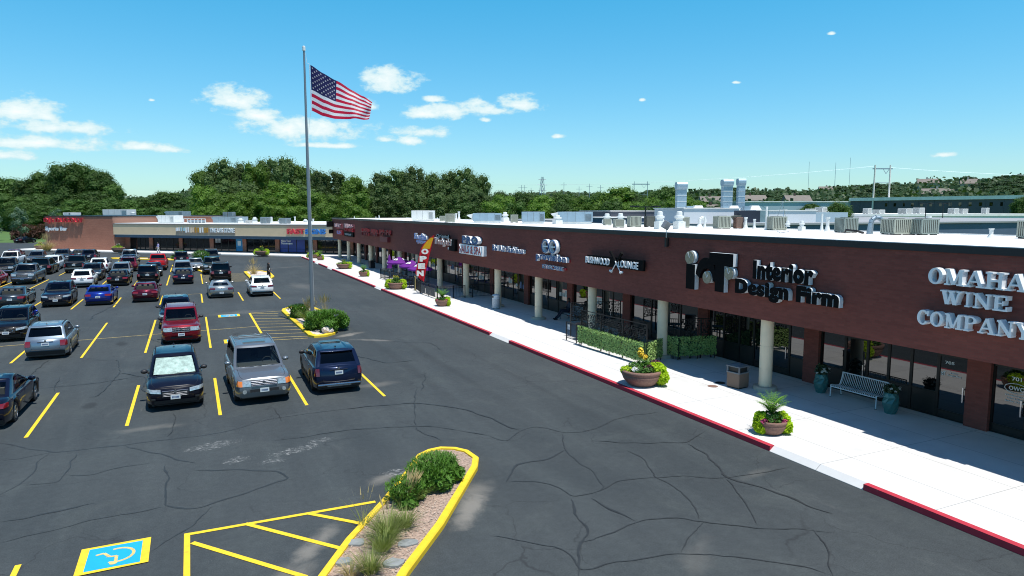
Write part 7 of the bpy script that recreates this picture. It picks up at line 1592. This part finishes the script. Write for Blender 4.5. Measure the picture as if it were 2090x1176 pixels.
x, y = fpz(71.0, 99); condenser(x, y, 4.93, 1.35, .95, 'pale condenser above the deep blue poster', M_GALV, AZ); x, y = fpz(68.9, 98.8); pipe(x, y, 4.93, .12, 1.2, 'slender white pipe with a wide cap on the tan roof'); x, y = fpz(66.9, 98.8); mushroom(x, y, 4.93, .38, .8, 'white domed vent left of the flagpole line', None, False); x, y = fpz(65.4, 98.8); pipe(x, y, 4.93, .13, .85, 'short white capped vent right of the flagpole line')
r = thing('roof_rack', 'pale metal frame with piping on the tan roof', 'pipe rack', FS(89.2, 99, 4.93), AZ); m = MB()
for i in range(7): xx = -2.3+4.6*i/6; m.box(xx-.05, xx+.05, -.5, -.4, 0, .8)
m.box(-2.3, 2.3, -.5, -.4, .75, .83); m.build('frame', M_UNITW, r); MB().cyl((-1.6, 0, .3), (1.9, 0, .3), .25, .25, 12).build('duct', M_GALV, r)

# ------------------------------------------------------------------ buildings beyond the strip roof
def bld(label, name='warehouse', cat='building'):
    return thing(name, label, cat, (0, 0, 0))
M_BLUEW = pm('slate_blue_wall', (.085, .125, .19), .8, var=.08, vscale=.4); M_WHW = pm('white_wall', (.66, .68, .70), .8, var=.05, vscale=.3); M_DKW = pm('dark_grey_metal_siding', (.075, .08, .10), .7, var=.15, vscale=.3); M_LBW = pm('pale_blue_wall', (.36, .46, .52), .8, var=.06)
b = bld('slate blue walled low building behind the strip roof with a grey roof')
MB().box(39.5, 120, 46.5, 90, 0, 5.75).build('wall', M_BLUEW, b); MB().box(39.3, 120.2, 46.3, 90, 5.75, 5.92).build('roof', M_GREY_ROOF, b)
b = bld('low white walled penthouse behind the roof fans, left of the dark louvred box')
MB().box(41.0, 47.6, 50.6, 55, 5.9, 7.25).build('wall', M_WHW, b); MB().box(40.9, 47.7, 50.5, 55.1, 7.25, 7.33).build('roof', M_WHITE_ROOF, b)
b = bld('long white walled block right of the dark louvred box')
MB().box(48.2, 56, 49.0, 54, 5.9, 7.05).build('wall', M_WHW, b); MB().box(56.02, 61, 49.4, 54, 5.9, 6.9).build('side_wall', M_LBW, b); MB().box(48.1, 56.1, 48.9, 54.1, 7.05, 7.12).build('roof', M_WHITE_ROOF, b)
b = bld('low dark parapet block left of the first duct tower')
MB().box(41.5, 50.4, 63.5, 70, 5.9, 7.0).build('wall', M_DKW, b); MB().box(41.4, 50.5, 63.4, 70.1, 7.0, 7.08).build('roof', M_WHITE_ROOF, b); MB().box(36, 45.5, 56, 63.2, 0, 6.35).build('lower_wall', M_BLUEW, b); MB().box(35.9, 45.6, 55.9, 63.3, 6.35, 6.42).build('lower_roof', M_WHITE_ROOF, b)
r = thing('rooftop_unit', 'dark louvred box with an open awning hood behind the ribbed condensers', 'rooftop unit', (42.9, 44.6, 5.92), -.42) if False else thing('rooftop_unit', 'dark louvred box with an open awning hood behind the ribbed condensers', 'rooftop unit', (45.3, 47.2, 5.92), -.42)
MB().box(-.6, 1.2, 0, 1.6, .1, 1.15).build('cabinet', pm('dark_unit', (.03, .035, .06), .6), r); MB().box(1.22, 2.0, 0, 1.6, .1, 1.15).build('side_panel', M_GALV, r); MB().add([(-1.5, -.1, .62), (-.5, -.1, .75), (-.5, 1.0, .75), (-1.5, 1.0, .62), (-1.1, -.1, .1), (-.55, -.1, .1)], [(0, 1, 2, 3), (0, 4, 5, 1)]).build('hood', M_UNITD, r)
def duct_tower(x, y, z0, h, w, label, s=-1):
    root = thing('duct_tower', label, 'duct tower', (x, y, z0), -.42); MB().box(-w/2, w/2, -w*.45, w*.45, 0, h*.80).build('duct', M_GALVP, root); m = MB()
    for k in range(5): z = h*.10+k*h*.17; m.box(-w/2-.02, w/2+.02, -w*.45-.02, w*.45+.02, z, z+.035)
    m.build('duct_flange', M_UNITW, root); m = MB(); pr = [(-.45*w, h*.80), (-.62*w, h*.86), (-.62*w, h*.94), (-.45*w, h), (.45*w, h), (.62*w, h*.94), (.62*w, h*.86), (.45*w, h*.80)]
    n = len(pr); lo = [(-w*.56, a, z) for a, z in pr]; hi = [(w*.56, a, z) for a, z in pr]; m.add(lo+hi, [tuple(range(n-1, -1, -1)), tuple(range(n, 2*n))]+[(i, (i+1) % n, n+(i+1) % n, n+i) for i in range(n)]); m.build('hooded_head', M_GALVP, root)
duct_tower(44.4, 55.3, 6.42, 3.45, .92, 'left galvanised duct tower with a hooded head'); duct_tower(48.1, 52.9, 7.1, 3.0, .90, 'middle and tallest galvanised duct tower'); duct_tower(53.2, 56.4, 7.0, 3.45, .72, 'right, slimmer galvanised duct tower')
for i, (x, y, lb) in enumerate(((44.0, 52.2, 'small sloped metal hood right of the left duct tower'), (47.9-.4, 51.2, 'small sloped metal hood between the middle and right duct towers'), (49.2, 50.2, 'small sloped metal hood right of the slim duct tower'))):
    r = thing('roof_hood', lb, 'roof hood', (x, y, 7.1), -.42); MB().add([(-.55, -.3, 0), (.55, -.3, 0), (.55, .5, 0), (-.55, .5, 0), (-.35, -.1, .45), (.35, -.1, .45), (.35, .5, .45), (-.35, .5, .45)], [(0, 1, 5, 4), (1, 2, 6, 5), (2, 3, 7, 6), (3, 0, 4, 7), (4, 5, 6, 7)]).build('hood', M_UNITW, r); MB().box(-1.1, -.56, -.2, .5, 0, .40).build('duct', M_GALVP, r)
r = thing('antenna_mast', 'small lattice antenna tripod on the low white block', 'antenna', (49.6, 47.2, 5.92)); m = MB()
for a in range(3): m.cyl((.6*cos(a*2.1), .6*sin(a*2.1), 0), (0, 0, 1.9), .025, .02, 5)
m.cyl((-.3, 0, 1.8), (.4, .2, 1.9), .02, .02, 5); m.cyl((-.2, .1, 1.6), (.3, -.1, 2.1), .02, .02, 5); m.build('tripod', M_SILVER, r)
for (x, y, h, lb) in ((36.3, 50.0, 3.0, 'black shoebox parking lamp behind the strip roof'), (106.8, 72.1, 4.2, 'dark double headed lamp post, left of a pair, in front of the warehouse'), (112.5, 73.0, 4.3, 'dark double headed lamp post, right of a pair, in front of the warehouse')):
    r = thing('street_lamp', lb, 'lamp post', (x, y, 4.4 if x < 40 else 4.0)); MB().cyl((0, 0, -4), (0, 0, h), .07, .06, 8).build('pole', M_BLACK, r); m = MB(); m.box(-1.2, 1.2, -.06, .06, h-.05, h+.03); m.box(-1.5, -.8, -.2, .2, h-.02, h+.1); m.box(.8, 1.5, -.2, .2, h-.02, h+.1); m.build('lamp_head', M_BLACK, r)
b = bld('white flat roofed row beyond the slate blue building')
MB().box(95, 175, 92, 125, 0, 6.0).build('wall', M_WHW, b); MB().box(94.8, 175.2, 91.8, 125.2, 6.0, 6.5).build('roof', M_WHITE_ROOF, b)
for i in range(12): x = 104+i*5.3; condenser(x, 95+ru_.uniform(0, 6), 6.5, ru_.uniform(1.0, 2.0), ru_.uniform(.8, 1.3), 'pale rooftop unit in a row on the white flat roof before the warehouse', M_UNITW, 0, 'rooftop units before the warehouse')
# dark warehouse with pale roof
b = thing('warehouse', 'long dark sided warehouse with a bright white roof edge below the hill', 'warehouse', (262, 211, 0), atan2(151.3-211.4, 271.7-261.9))
MB().box(0, 61, 0, 45, 0, 11.9).build('wall', M_DKW, b); MB().box(61.02, 66, .5, 45, 0, 11.9).build('end_wall', pm('grey_siding', (.42, .42, .44), .8), b); MB().box(-.5, 66.5, -.6, 46, 11.5, 12.8).build('roof', M_WHITE_ROOF, b)
for i in range(13):
    x = 61-2.6*(i+1)*1.35
    if x > 12: w_ = MB().box(x-.5, x+.5, -.06, .02, 9.0, 10.4).build('window', M_GLASS, b)
for x in (62.5, 64.5): MB().box(x-.4, x+.4, .40, .46, 9.0, 10.4).build('window', M_GLASS, b)
m = MB(); [m.box(x-.15, x+.15, -.10, 0, 0, 11.9) for x in range(4, 61, 6)]; m.build('downpipe', M_DKW, b)
b = thing('warehouse', 'pale blue walled warehouse wing left of the dark one', 'warehouse', (239.6, 222, 0), -.42)
MB().box(-22, 26, 0, 30, 0, 11.0).build('wall', M_LBW, b); MB().box(-22.4, 26.4, -.4, 30.4, 11.0, 11.4).build('roof', M_WHITE_ROOF, b)
# power line structures
def hframe(x, y, w, h, rz, label, z=0, brace=True, t=.16):
    r = thing('power_pylon', label, 'pylon', (x, y, z), rz)
    for s in (-1, 1): MB().cyl((s*w/2, 0, 0), (s*w/2*.94, 0, h), t*1.4, t, 10).build('pole', M_CONC if t > .12 else M_GALV, r)
    m = MB(); m.box(-w*.62, w*.62, -.08, .08, h*.93, h*.95); m.build('crossarm', M_GALV, r); m = MB()
    if brace: m.cyl((-w/2, 0, h*.16), (w/2, 0, h*.50), t*.5, t*.5, 6); m.cyl((w/2, 0, h*.16), (-w/2, 0, h*.50), t*.5, t*.5, 6)
    m.cyl((w*.05, 0, h*.93), (w*.22, 0, h*.86), t*.4, t*.4, 5); m.cyl((w*.22, 0, h*.86), (w*.40, 0, h*.93), t*.4, t*.4, 5); m.cyl((-w*.5, 0, h*.72), (w*.5, 0, h*.72), t*.35, t*.35, 5); m.build('braces', M_GALV, r)
hframe(266.5, 200, 6.9, 26.5, -.42, 'tall H shaped power line frame in front of the warehouse', t=.30); hframe(179.5, 251, 6.2, 20, -.42, 'smaller H shaped power line frame above the trees left of the duct towers', t=.12)
r = thing('power_pylon', 'distant steel lattice pylon above the tree line', 'pylon', (243.5, 467, 0)); m = MB()
for sx in (-1, 1):
    for sy in (-1, 1): m.cyl((sx*3.2, sy*3.2, 0), (sx*.6, sy*.6, 33), .28, .18, 5)
for k in range(9): z = 3.4*k; w1 = 3.2-2.6*z/33; w2 = 3.2-2.6*(z+3.4)/33; m.cyl((-w1, 0, z), (w2, 0, z+3.4), .14, .14, 4); m.cyl((w1, 0, z), (-w2, 0, z+3.4), .14, .14, 4)
for z, w_ in ((31, 3.2), (27, 4.2), (23, 3.6)): m.cyl((-w_, 0, z), (w_, 0, z), .2, .2, 4)
m.build('lattice', M_GALV, r)
for i, (x, y, h) in enumerate(((219.9, 454.6, 26), (221.8, 453.7, 26), (226, 451, 24), (248, 441.5, 28), (258, 436.8, 25), (264.8, 433.6, 27), (272, 430, 26))):
    r = thing('utility_pole', 'distant thin grey utility pole sticking up above the far tree line', 'utility pole', (x, y, 0), -.42, 'utility poles on the horizon'); MB().cyl((0, 0, 0), (0, 0, h), .22, .14, 6).build('pole', M_GALV, r); MB().box(-2.2, 2.2, -.1, .1, h-2, h-1.8).build('crossarm', M_GALV, r)
for i, (x, y, z, lb) in enumerate(((514.2, 431.4, 49.4, 'thickest of the thin broadcast masts above the hill'), (543.6, 440.6, 55.2, 'tallest faint broadcast mast, left of the large H frame'), (526.1, 470.7, 53, 'faint broadcast mast farthest left above the hill'))):
    tag(MB().cyl((x, y, 0), (x, y, z), .32 if i == 0 else .16, .12, 6).build('broadcast_mast', M_GALV), lb, 'mast')
def wire(a, b_, sag, label):
    a, b_ = Vector(a), Vector(b_); pts = [a+(b_-a)*t-Vector((0, 0, sag*4*t*(1-t))) for t in [i/16 for i in range(17)]]; tag(MB().tube(pts, .035, 4).build('power_line', M_GALV), label, 'power line')
wire((263.4, 201.4, 26.0), (60, 330, 22), 5, 'upper power line running left from the large H frame'); wire((269.6, 198.6, 25.4), (420, 60, 24), 5, 'power line running right from the large H frame')

# ------------------------------------------------------------------ trees
def crown_mesh(name, seed, mat, n, size, lobes, hx=.5, squash=1.0, open_=.0, low=.18):
    """crown of leaf clumps in a unit tree (height 1, width 1): lobes of leaves round an uneven outline"""
    q = random.Random(seed); m = MB(); L_ = []
    for i in range(lobes):
        t = (i+.5)/lobes; z = low+(.93-low)*t**.85; rr = hx*max(.05, sin(pi*min(1, (z-low)/(1-low)*.66+.20)))**.7; a = i*2.4+q.uniform(-.5, .5); k = q.uniform(.35, .78)
        L_.append((rr*k*cos(a), rr*k*sin(a), z-.04, rr*q.uniform(.32, .54)+.055, 1))
    tot = sum(l[3]**2 for l in L_)
    for (x, y, z, r, f) in L_:      # dense inner foliage of each lobe
        G = []
        for j in range(11):
            th = pi*j/10; row = []
            for i in range(17):
                ph = 2*pi*(i % 16)/16; d = Vector((sin(th)*cos(ph), sin(th)*sin(ph), cos(th))); b = (.46 if open_ else .56)+.24*noise.noise(Vector((d.x*3+x*9, d.y*3+y*9, d.z*3+z*9)))+.12*noise.noise(Vector((d.x*8+x*9, d.y*8+y*9, d.z*8+z*9))); row.append((x+d.x*r*b, y+d.y*r*b, z+d.z*r*b*.50*squash))
            G.append(row)
        m.grid(G)
    for (x, y, z, r, f) in L_:
        for _ in range(int(n*r*r/tot)):
            d = Vector((q.gauss(0, 1), q.gauss(0, 1), q.gauss(0, 1)*.85)).normalized(); bump = 1+.30*noise.noise(Vector((d.x*2.3+x*9, d.y*2.3+y*9, d.z*2.3+z*9)))
            if open_ and noise.noise(Vector((x+d.x*r, y+d.y*r, z+d.z*r))*7) < -.32+open_: continue
            k = (q.random()**.16)*bump; p = Vector((x+d.x*r*k, y+d.y*r*k, z+d.z*r*k*.50*squash))
            nn = (d+Vector((q.gauss(0, .30), q.gauss(0, .30), q.gauss(.15, .30)))).normalized(); t = nn.orthogonal().normalized(); a = q.uniform(0, 6.28); t = t*cos(a)+nn.cross(t)*sin(a); b_ = nn.cross(t); s = size*q.uniform(.55, 1.4); t = Vector((t.x, t.y, t.z*.62)); b_ = Vector((b_.x, b_.y, b_.z*.62))
            m.add([p-t*s, p+b_*s*.7+nn*s*.1, p+t*s, p-b_*s*.7+nn*s*.1], [(0, 1, 2, 3)])
    return m.mesh(name, mat)
def trunk_mesh(name, seed, h=.75):
    q = random.Random(seed); m = MB(); m.cyl((0, 0, -.02), (.01, 0, .25), .028, .022, 8); m.cyl((.01, 0, .25), (0, .01, .55), .022, .012, 8)
    for i in range(8): a = i*2.2+q.uniform(-.3, .3); z = q.uniform(.20, .5); e = Vector((.30*cos(a), .30*sin(a), z+q.uniform(.14, .30))); c = Vector((.12*cos(a), .12*sin(a), z+.07)); m.cyl((0, 0, z), c, .012, .008, 5); m.cyl(c, e, .008, .003, 5)
    return m.mesh(name, M_TRUNK)
TR = [trunk_mesh('trunk', i) for i in range(3)]
VAR = {'oak': [crown_mesh('oak_crown', 40+i, M_LEAF_OAK, 16000, .0150, 34, low=.10) for i in range(3)], 'cot': [crown_mesh('cottonwood_crown', 60+i, M_LEAF_COT, 14000, .0135, 38, hx=.46, open_=.16, low=.12) for i in range(3)],
       'brt': [crown_mesh('bright_crown', 80+i, M_LEAF_BRT, 11000, .0175, 26, low=.08) for i in range(3)], 'hill': [crown_mesh('hill_crown', 100+i, M_LEAF_HILL, 1900, .036, 11, low=.05) for i in range(3)], 'young': [crown_mesh('young_crown', 120, M_LEAF_BLUE, 1800, .026, 7, hx=.40, open_=.1, low=.28)]}
rt_ = random.Random(77)
def tree(kind, x, y, h, w, label, group, z=0, name='tree'):
    root = thing(name, label, 'tree', (x, y, z-.1), rt_.uniform(0, 6.28), group); k = rt_.randrange(3)
    c = link(bpy.data.objects.new('crown', VAR[kind][k % len(VAR[kind])]), root); c.scale = (w*1.18, w*1.18, h*1.06)
    t = link(bpy.data.objects.new('trunk', TR[k]), root); t.scale = (w*1.05, w*1.05, h); return root
TL = [(-63.6, 320.7, 20.1, 14.0), (-54.0, 308.4, 19.0, 10.9), (-47.9, 308.9, 21.7, 11.4), (-40.0, 296.3, 24.0, 11.8), (-35.1, 300.7, 24.6, 12.8), (-28.3, 290.9, 21.3, 11.1), (-24.2, 284.5, 16.8, 7.4), (-56.6, 298.5, 12.6, 10.5), (-46.9, 292.9, 13.4, 10.5), (-38.3, 278.9, 13.2, 10.1), (-30.3, 278.5, 14.1, 10.2), (-24.7, 273.6, 11.6, 8.4), (-61.3, 304.1, 13.6, 8.9), (-19.4, 275.6, 11.1, 6.9), (-15.7, 285.0, 12.0, 8.2), (-34, 270, 11, 9), (-27.5, 268, 10, 8), (-42, 285, 12, 9), (-72, 318, 18, 12), (-50, 282, 10, 8), (-44, 272, 9, 8), (-37, 264, 8.5, 8), (-53, 290, 9, 9)]
for t in TL: tree('oak', *t, 'dark green broad tree in the group left of the gap, above the sports bar', 'dark trees on the left')
for t in [(-6.9, 286.4, 14.3, 13.1), (-1.9, 278.5, 10.9, 8.9), (-13.0, 294.8, 10.7, 9.3), (2.1, 282.2, 12.5, 9.1), (-9.5, 262, 8.5, 8), (-4, 258, 8.2, 8), (1, 255, 8.5, 8), (-15, 262, 8, 8), (-20, 262, 8, 8)]: tree('oak', *t, 'rounded lower tree in the gap between the two tall groups', 'lower trees in the gap')
TM = [(4.8, 215.4, 18.8, 8.7), (8.1, 209.5, 21.8, 9.1), (13.1, 211.6, 21.0, 8.4), (16.6, 203.3, 20.2, 6.8), (20.2, 206.0, 22.1, 7.8), (24.1, 199.7, 22.1, 8.4), (29.8, 203.7, 20.2, 8.4), (33.3, 197.7, 18.5, 7.1), (38.4, 199.7, 18.5, 7.8), (41.6, 193.8, 16.6, 6.9), (10, 204, 16, 9), (15, 199, 15, 9), (23, 196, 15, 9), (29, 194, 14, 9)]
for i, t in enumerate(TM): tree('cot' if i % 3 else 'brt', *t, 'tall leafy tree in the big group either side of the flagpole', 'tall trees behind the flagpole')
for t in [(3.3, 198.4, 13.7, 6.4), (7.2, 192.1, 11.7, 6.9), (12.8, 188.4, 12.0, 7.5), (17.0, 183.1, 11.2, 6.8), (21.7, 183.1, 12.0, 7.5), (28.8, 182.0, 12.0, 7.5), (34.1, 177.3, 11.2, 6.8), (38.2, 173.2, 11.5, 7.4), (29.7, 169.4, 9.0, 5.9), (10.1, 181.8, 9.0, 6.0), (19, 176, 8.5, 6.5), (24, 173, 8.5, 6.5), (36, 166, 8.5, 6), (5, 187, 8.5, 6.5), (33, 172, 8, 6)]: tree('brt', *t, 'bright green lower tree right behind the tan canopy roof', 'bright trees behind the tan roof')
for i, t in enumerate([(45.4, 196.5, 14.6, 7.0), (49.7, 196.7, 18.3, 7.9), (55.0, 196.4, 19.4, 8.0), (59.1, 192.3, 20.2, 8.2), (63.2, 188.2, 18.2, 7.6), (68.7, 190.0, 19.0, 7.7), (72.1, 186.2, 19.7, 7.9), (75.5, 182.4, 17.6, 6.4), (43.4, 179.6, 11.1, 6.4), (47.6, 175.5, 11.7, 7.0), (52.8, 173.0, 12.1, 7.0), (57.9, 170.6, 11.7, 7.0), (63.1, 168.2, 11.7, 7.0), (67.7, 166.0, 12.3, 6.4), (71.2, 164.4, 11.3, 5.7), (48, 186, 15, 8), (56, 184, 15.5, 8), (64, 180, 15, 8), (70, 177, 14.5, 7)]): tree('cot', *t, 'grey green cottonwood in the loose tall group above the far half of the strip roof', 'cottonwoods behind the strip')
for i, t in enumerate([(70.7, 155.8, 11.2, 6.8), (75.8, 155.6, 11.9, 7.4), (78.1, 150.1, 11.1, 6.7), (84.4, 151.6, 11.7, 7.4), (85.7, 144.3, 10.9, 5.9), (88.4, 140.8, 11.8, 6.6), (90.6, 135.4, 12.8, 9.6), (93.4, 131.9, 10.9, 5.6), (100.2, 136.5, 10.3, 5.4), (64.4, 136.5, 9.1, 5.4), (69.2, 134.3, 8.8, 5.4), (74.1, 132.0, 9.1, 5.4), (77.9, 128.0, 8.8, 5.3), (80.5, 123.4, 9.3, 5.2), (84.7, 121.4, 8.8, 4.7), (75.5, 170.2, 12.3, 5.3), (60, 138, 9, 6), (55, 141, 9, 6), (88, 126, 9, 6)]): tree('oak' if i % 2 else 'brt', *t, 'rounded green tree in the belt just above the middle of the strip roof', 'tree belt behind the strip')
for i, (x, y, h, w) in enumerate([(189.7, 244.6, 18.1, 12.4), (191.2, 255.0, 15.9, 8.9), (149.6, 185.6, 12.3, 9.9), (137.9, 174.4, 10.1, 7.7), (160.4, 191.6, 11.1, 6.9), (246.2, 218.2, 10.6, 8.6), (256.4, 235.6, 11.6, 9.1), (208.7, 257.9, 16.1, 9.1), (149.6, 196.7, 10.4, 6.9), (232.4, 257.9, 11.2, 7.1)]): tree('oak' if i < 2 or i > 4 else 'brt', x, y, h, w, 'tree standing near the duct towers, between the belt and the hill', 'trees by the duct towers')
tree('oak', 110.0, 90.8, 8.8, 4.6, 'single dark green tree poking up between the flat roofs right of the antenna', None); tree('oak', 252.9, 137.3, 12.0, 6.0, 'tree cut by the right edge beside the warehouse end', None)
for (x, y, h, w, lb) in ((-36.5, 197, 8.4, 4.2, 'young pale tree on the lawn left of the brick wall'), (-42.5, 200, 8.0, 4.8, 'young green tree at the left edge of the lawn'), (-30.5, 205, 8.0, 3.6, 'young tree on the lawn right beside the brick wall')): tree('young', x, y, h, w, lb, None)
for (x, y, lb) in ((-37.5, 207, 'round reddish shrub on the lawn left of the young pale tree'), (-34.0, 209, 'round reddish shrub on the lawn right of the young pale tree')): shrub(x, y, 2.6, 2.4, 3.2, lb, 900, .35, leafmat('reddish_leaves', (.10, .05, .04), .3, .8), 0, int(-x), 'garden_shrub')
n_h = 0
for k in range(900):
    az = rt_.uniform(26, 66); r_ = rt_.uniform(330, 700); x, y = r_*sin(radians(az)), r_*cos(radians(az))
    if az > 44 and r_ < 380: continue
    skip = False
    for (hx_, hy_, *_h) in ((508, 342), (495, 304), (290, 332), (313, 322), (252, 250), (322, 296), (417, 273), (507, 432), (272, 268)):
        d = Vector((hx_-x, hy_-y)); v = Vector((x, y)).normalized(); al = d.dot(v)
        if -6 < al < 60 and abs(d.x*v.y-d.y*v.x) < 11: skip = True
    if skip: continue
    tree('hill', x, y, rt_.uniform(7, 11), rt_.uniform(10, 15), 'rounded green tree among many on the wooded hillside', 'trees on the hillside', terrain(x, y)); n_h += 1
    if n_h >= 270: break
# far wood on the horizon, one mass
m = MB(); q = random.Random(9)
for k in range(42000):
    az = q.uniform(-22, 34) if q.random() < .5 else q.uniform(26, 68); r_ = q.uniform(560, 900) if az < 26 else q.uniform(400, 860); x, y = r_*sin(radians(az)), r_*cos(radians(az)); hh = 8+6*noise.noise((x*.03, y*.03, 0)); z = terrain(x, y)+q.random()**.7*hh
    n = Vector((q.gauss(0, .6)-sin(radians(az))*.5, q.gauss(0, .6)-cos(radians(az))*.5, q.gauss(.6, .5))).normalized(); t = n.orthogonal().normalized(); b_ = n.cross(t); s = q.uniform(.9, 2.0); p = Vector((x, y, z)); m.add([p-t*s, p+b_*s*.8, p+t*s, p-b_*s*.8], [(0, 1, 2, 3)])
o = m.build('distant_woods', M_LEAF_HILL); o['kind'] = 'stuff'
# houses on the hill
M_SHG = pm('weathered_shingles', (.20, .175, .15), .9, var=.15, vscale=.5); M_SIDE = pm('house_siding', (.42, .40, .36), .85, var=.08); M_SIDED = pm('brown_siding', (.10, .07, .055), .85)
def house(x, y, L_, D_, h, rz, label, wall=M_SIDED, lift=0):
    z = terrain(x, y)+lift; root = thing('house', label, 'house', (x, y, z-1), rz); MB().box(-L_/2, L_/2, -D_/2, D_/2, -2, h+1).build('wall', wall, root)
    rf = MB().add([(-L_/2-.8, -D_/2-.8, h+.8), (L_/2+.8, -D_/2-.8, h+.8), (L_/2+.8, 0, h+4.2), (-L_/2-.8, 0, h+4.2), (-L_/2-.8, D_/2+.8, h+.8), (L_/2+.8, D_/2+.8, h+.8)], [(0, 1, 2, 3), (3, 2, 5, 4), (0, 3, 4), (1, 5, 2)]).build('roof', M_SHG, root); MB().box(-L_*.1-.5, -L_*.1+.5, -.5, .5, h+3.2, h+5.4).build('chimney', wall, rf)
    for k in range(max(2, int(L_/5))): xx = -L_/2+2.5+k*5; w_ = MB().box(xx-.9, xx+.9, -D_/2-.08, -D_/2+.02, 1.8+1, 3.6+1).build('window', M_GLASS, root); MB().box(xx-1.0, xx+1.0, -D_/2-.12, -D_/2-.09, 2.6, 2.8).build('sill', M_WHW, w_)
for i, a in enumerate([(290, 332, 13, 9, 4, -.5, 'brown shingled apartment row, upper left, behind the duct towers'), (233, 266, 9, 7, 3, -.5, 'brown shingled apartment row just below the upper left one'), (313, 322, 15, 9, 4.5, -.35, 'apartment row right of the slim duct tower, highest of three'), (252, 250, 17, 8, 3.5, -.5, 'long brown roofed apartment row lower, right of the slim duct tower'), (322, 296, 13, 9, 5, -.5, 'apartment block at the left end of the hilltop tree line'),
        (205, 226.5, 7, 6, 2.5, -.45, 'low apartment row between the left and middle duct towers'), (508, 342, 14, 9, 5.0, -.9, 'grey roofed two storey house high on the hill'), (495, 304, 10, 8, 4.5, -.9, 'brown roofed house on the hill beside the bare slope'), (417, 273, 19, 8, 3.5, -.9, 'long low house just above the white warehouse roof'), (507, 432, 14, 9, 5, -.7, 'grey roofed house near the thickest mast')]):
    house(*a[:7], wall=M_SIDE if i >= 6 else M_SIDED, lift=3 if i < 6 else 2)
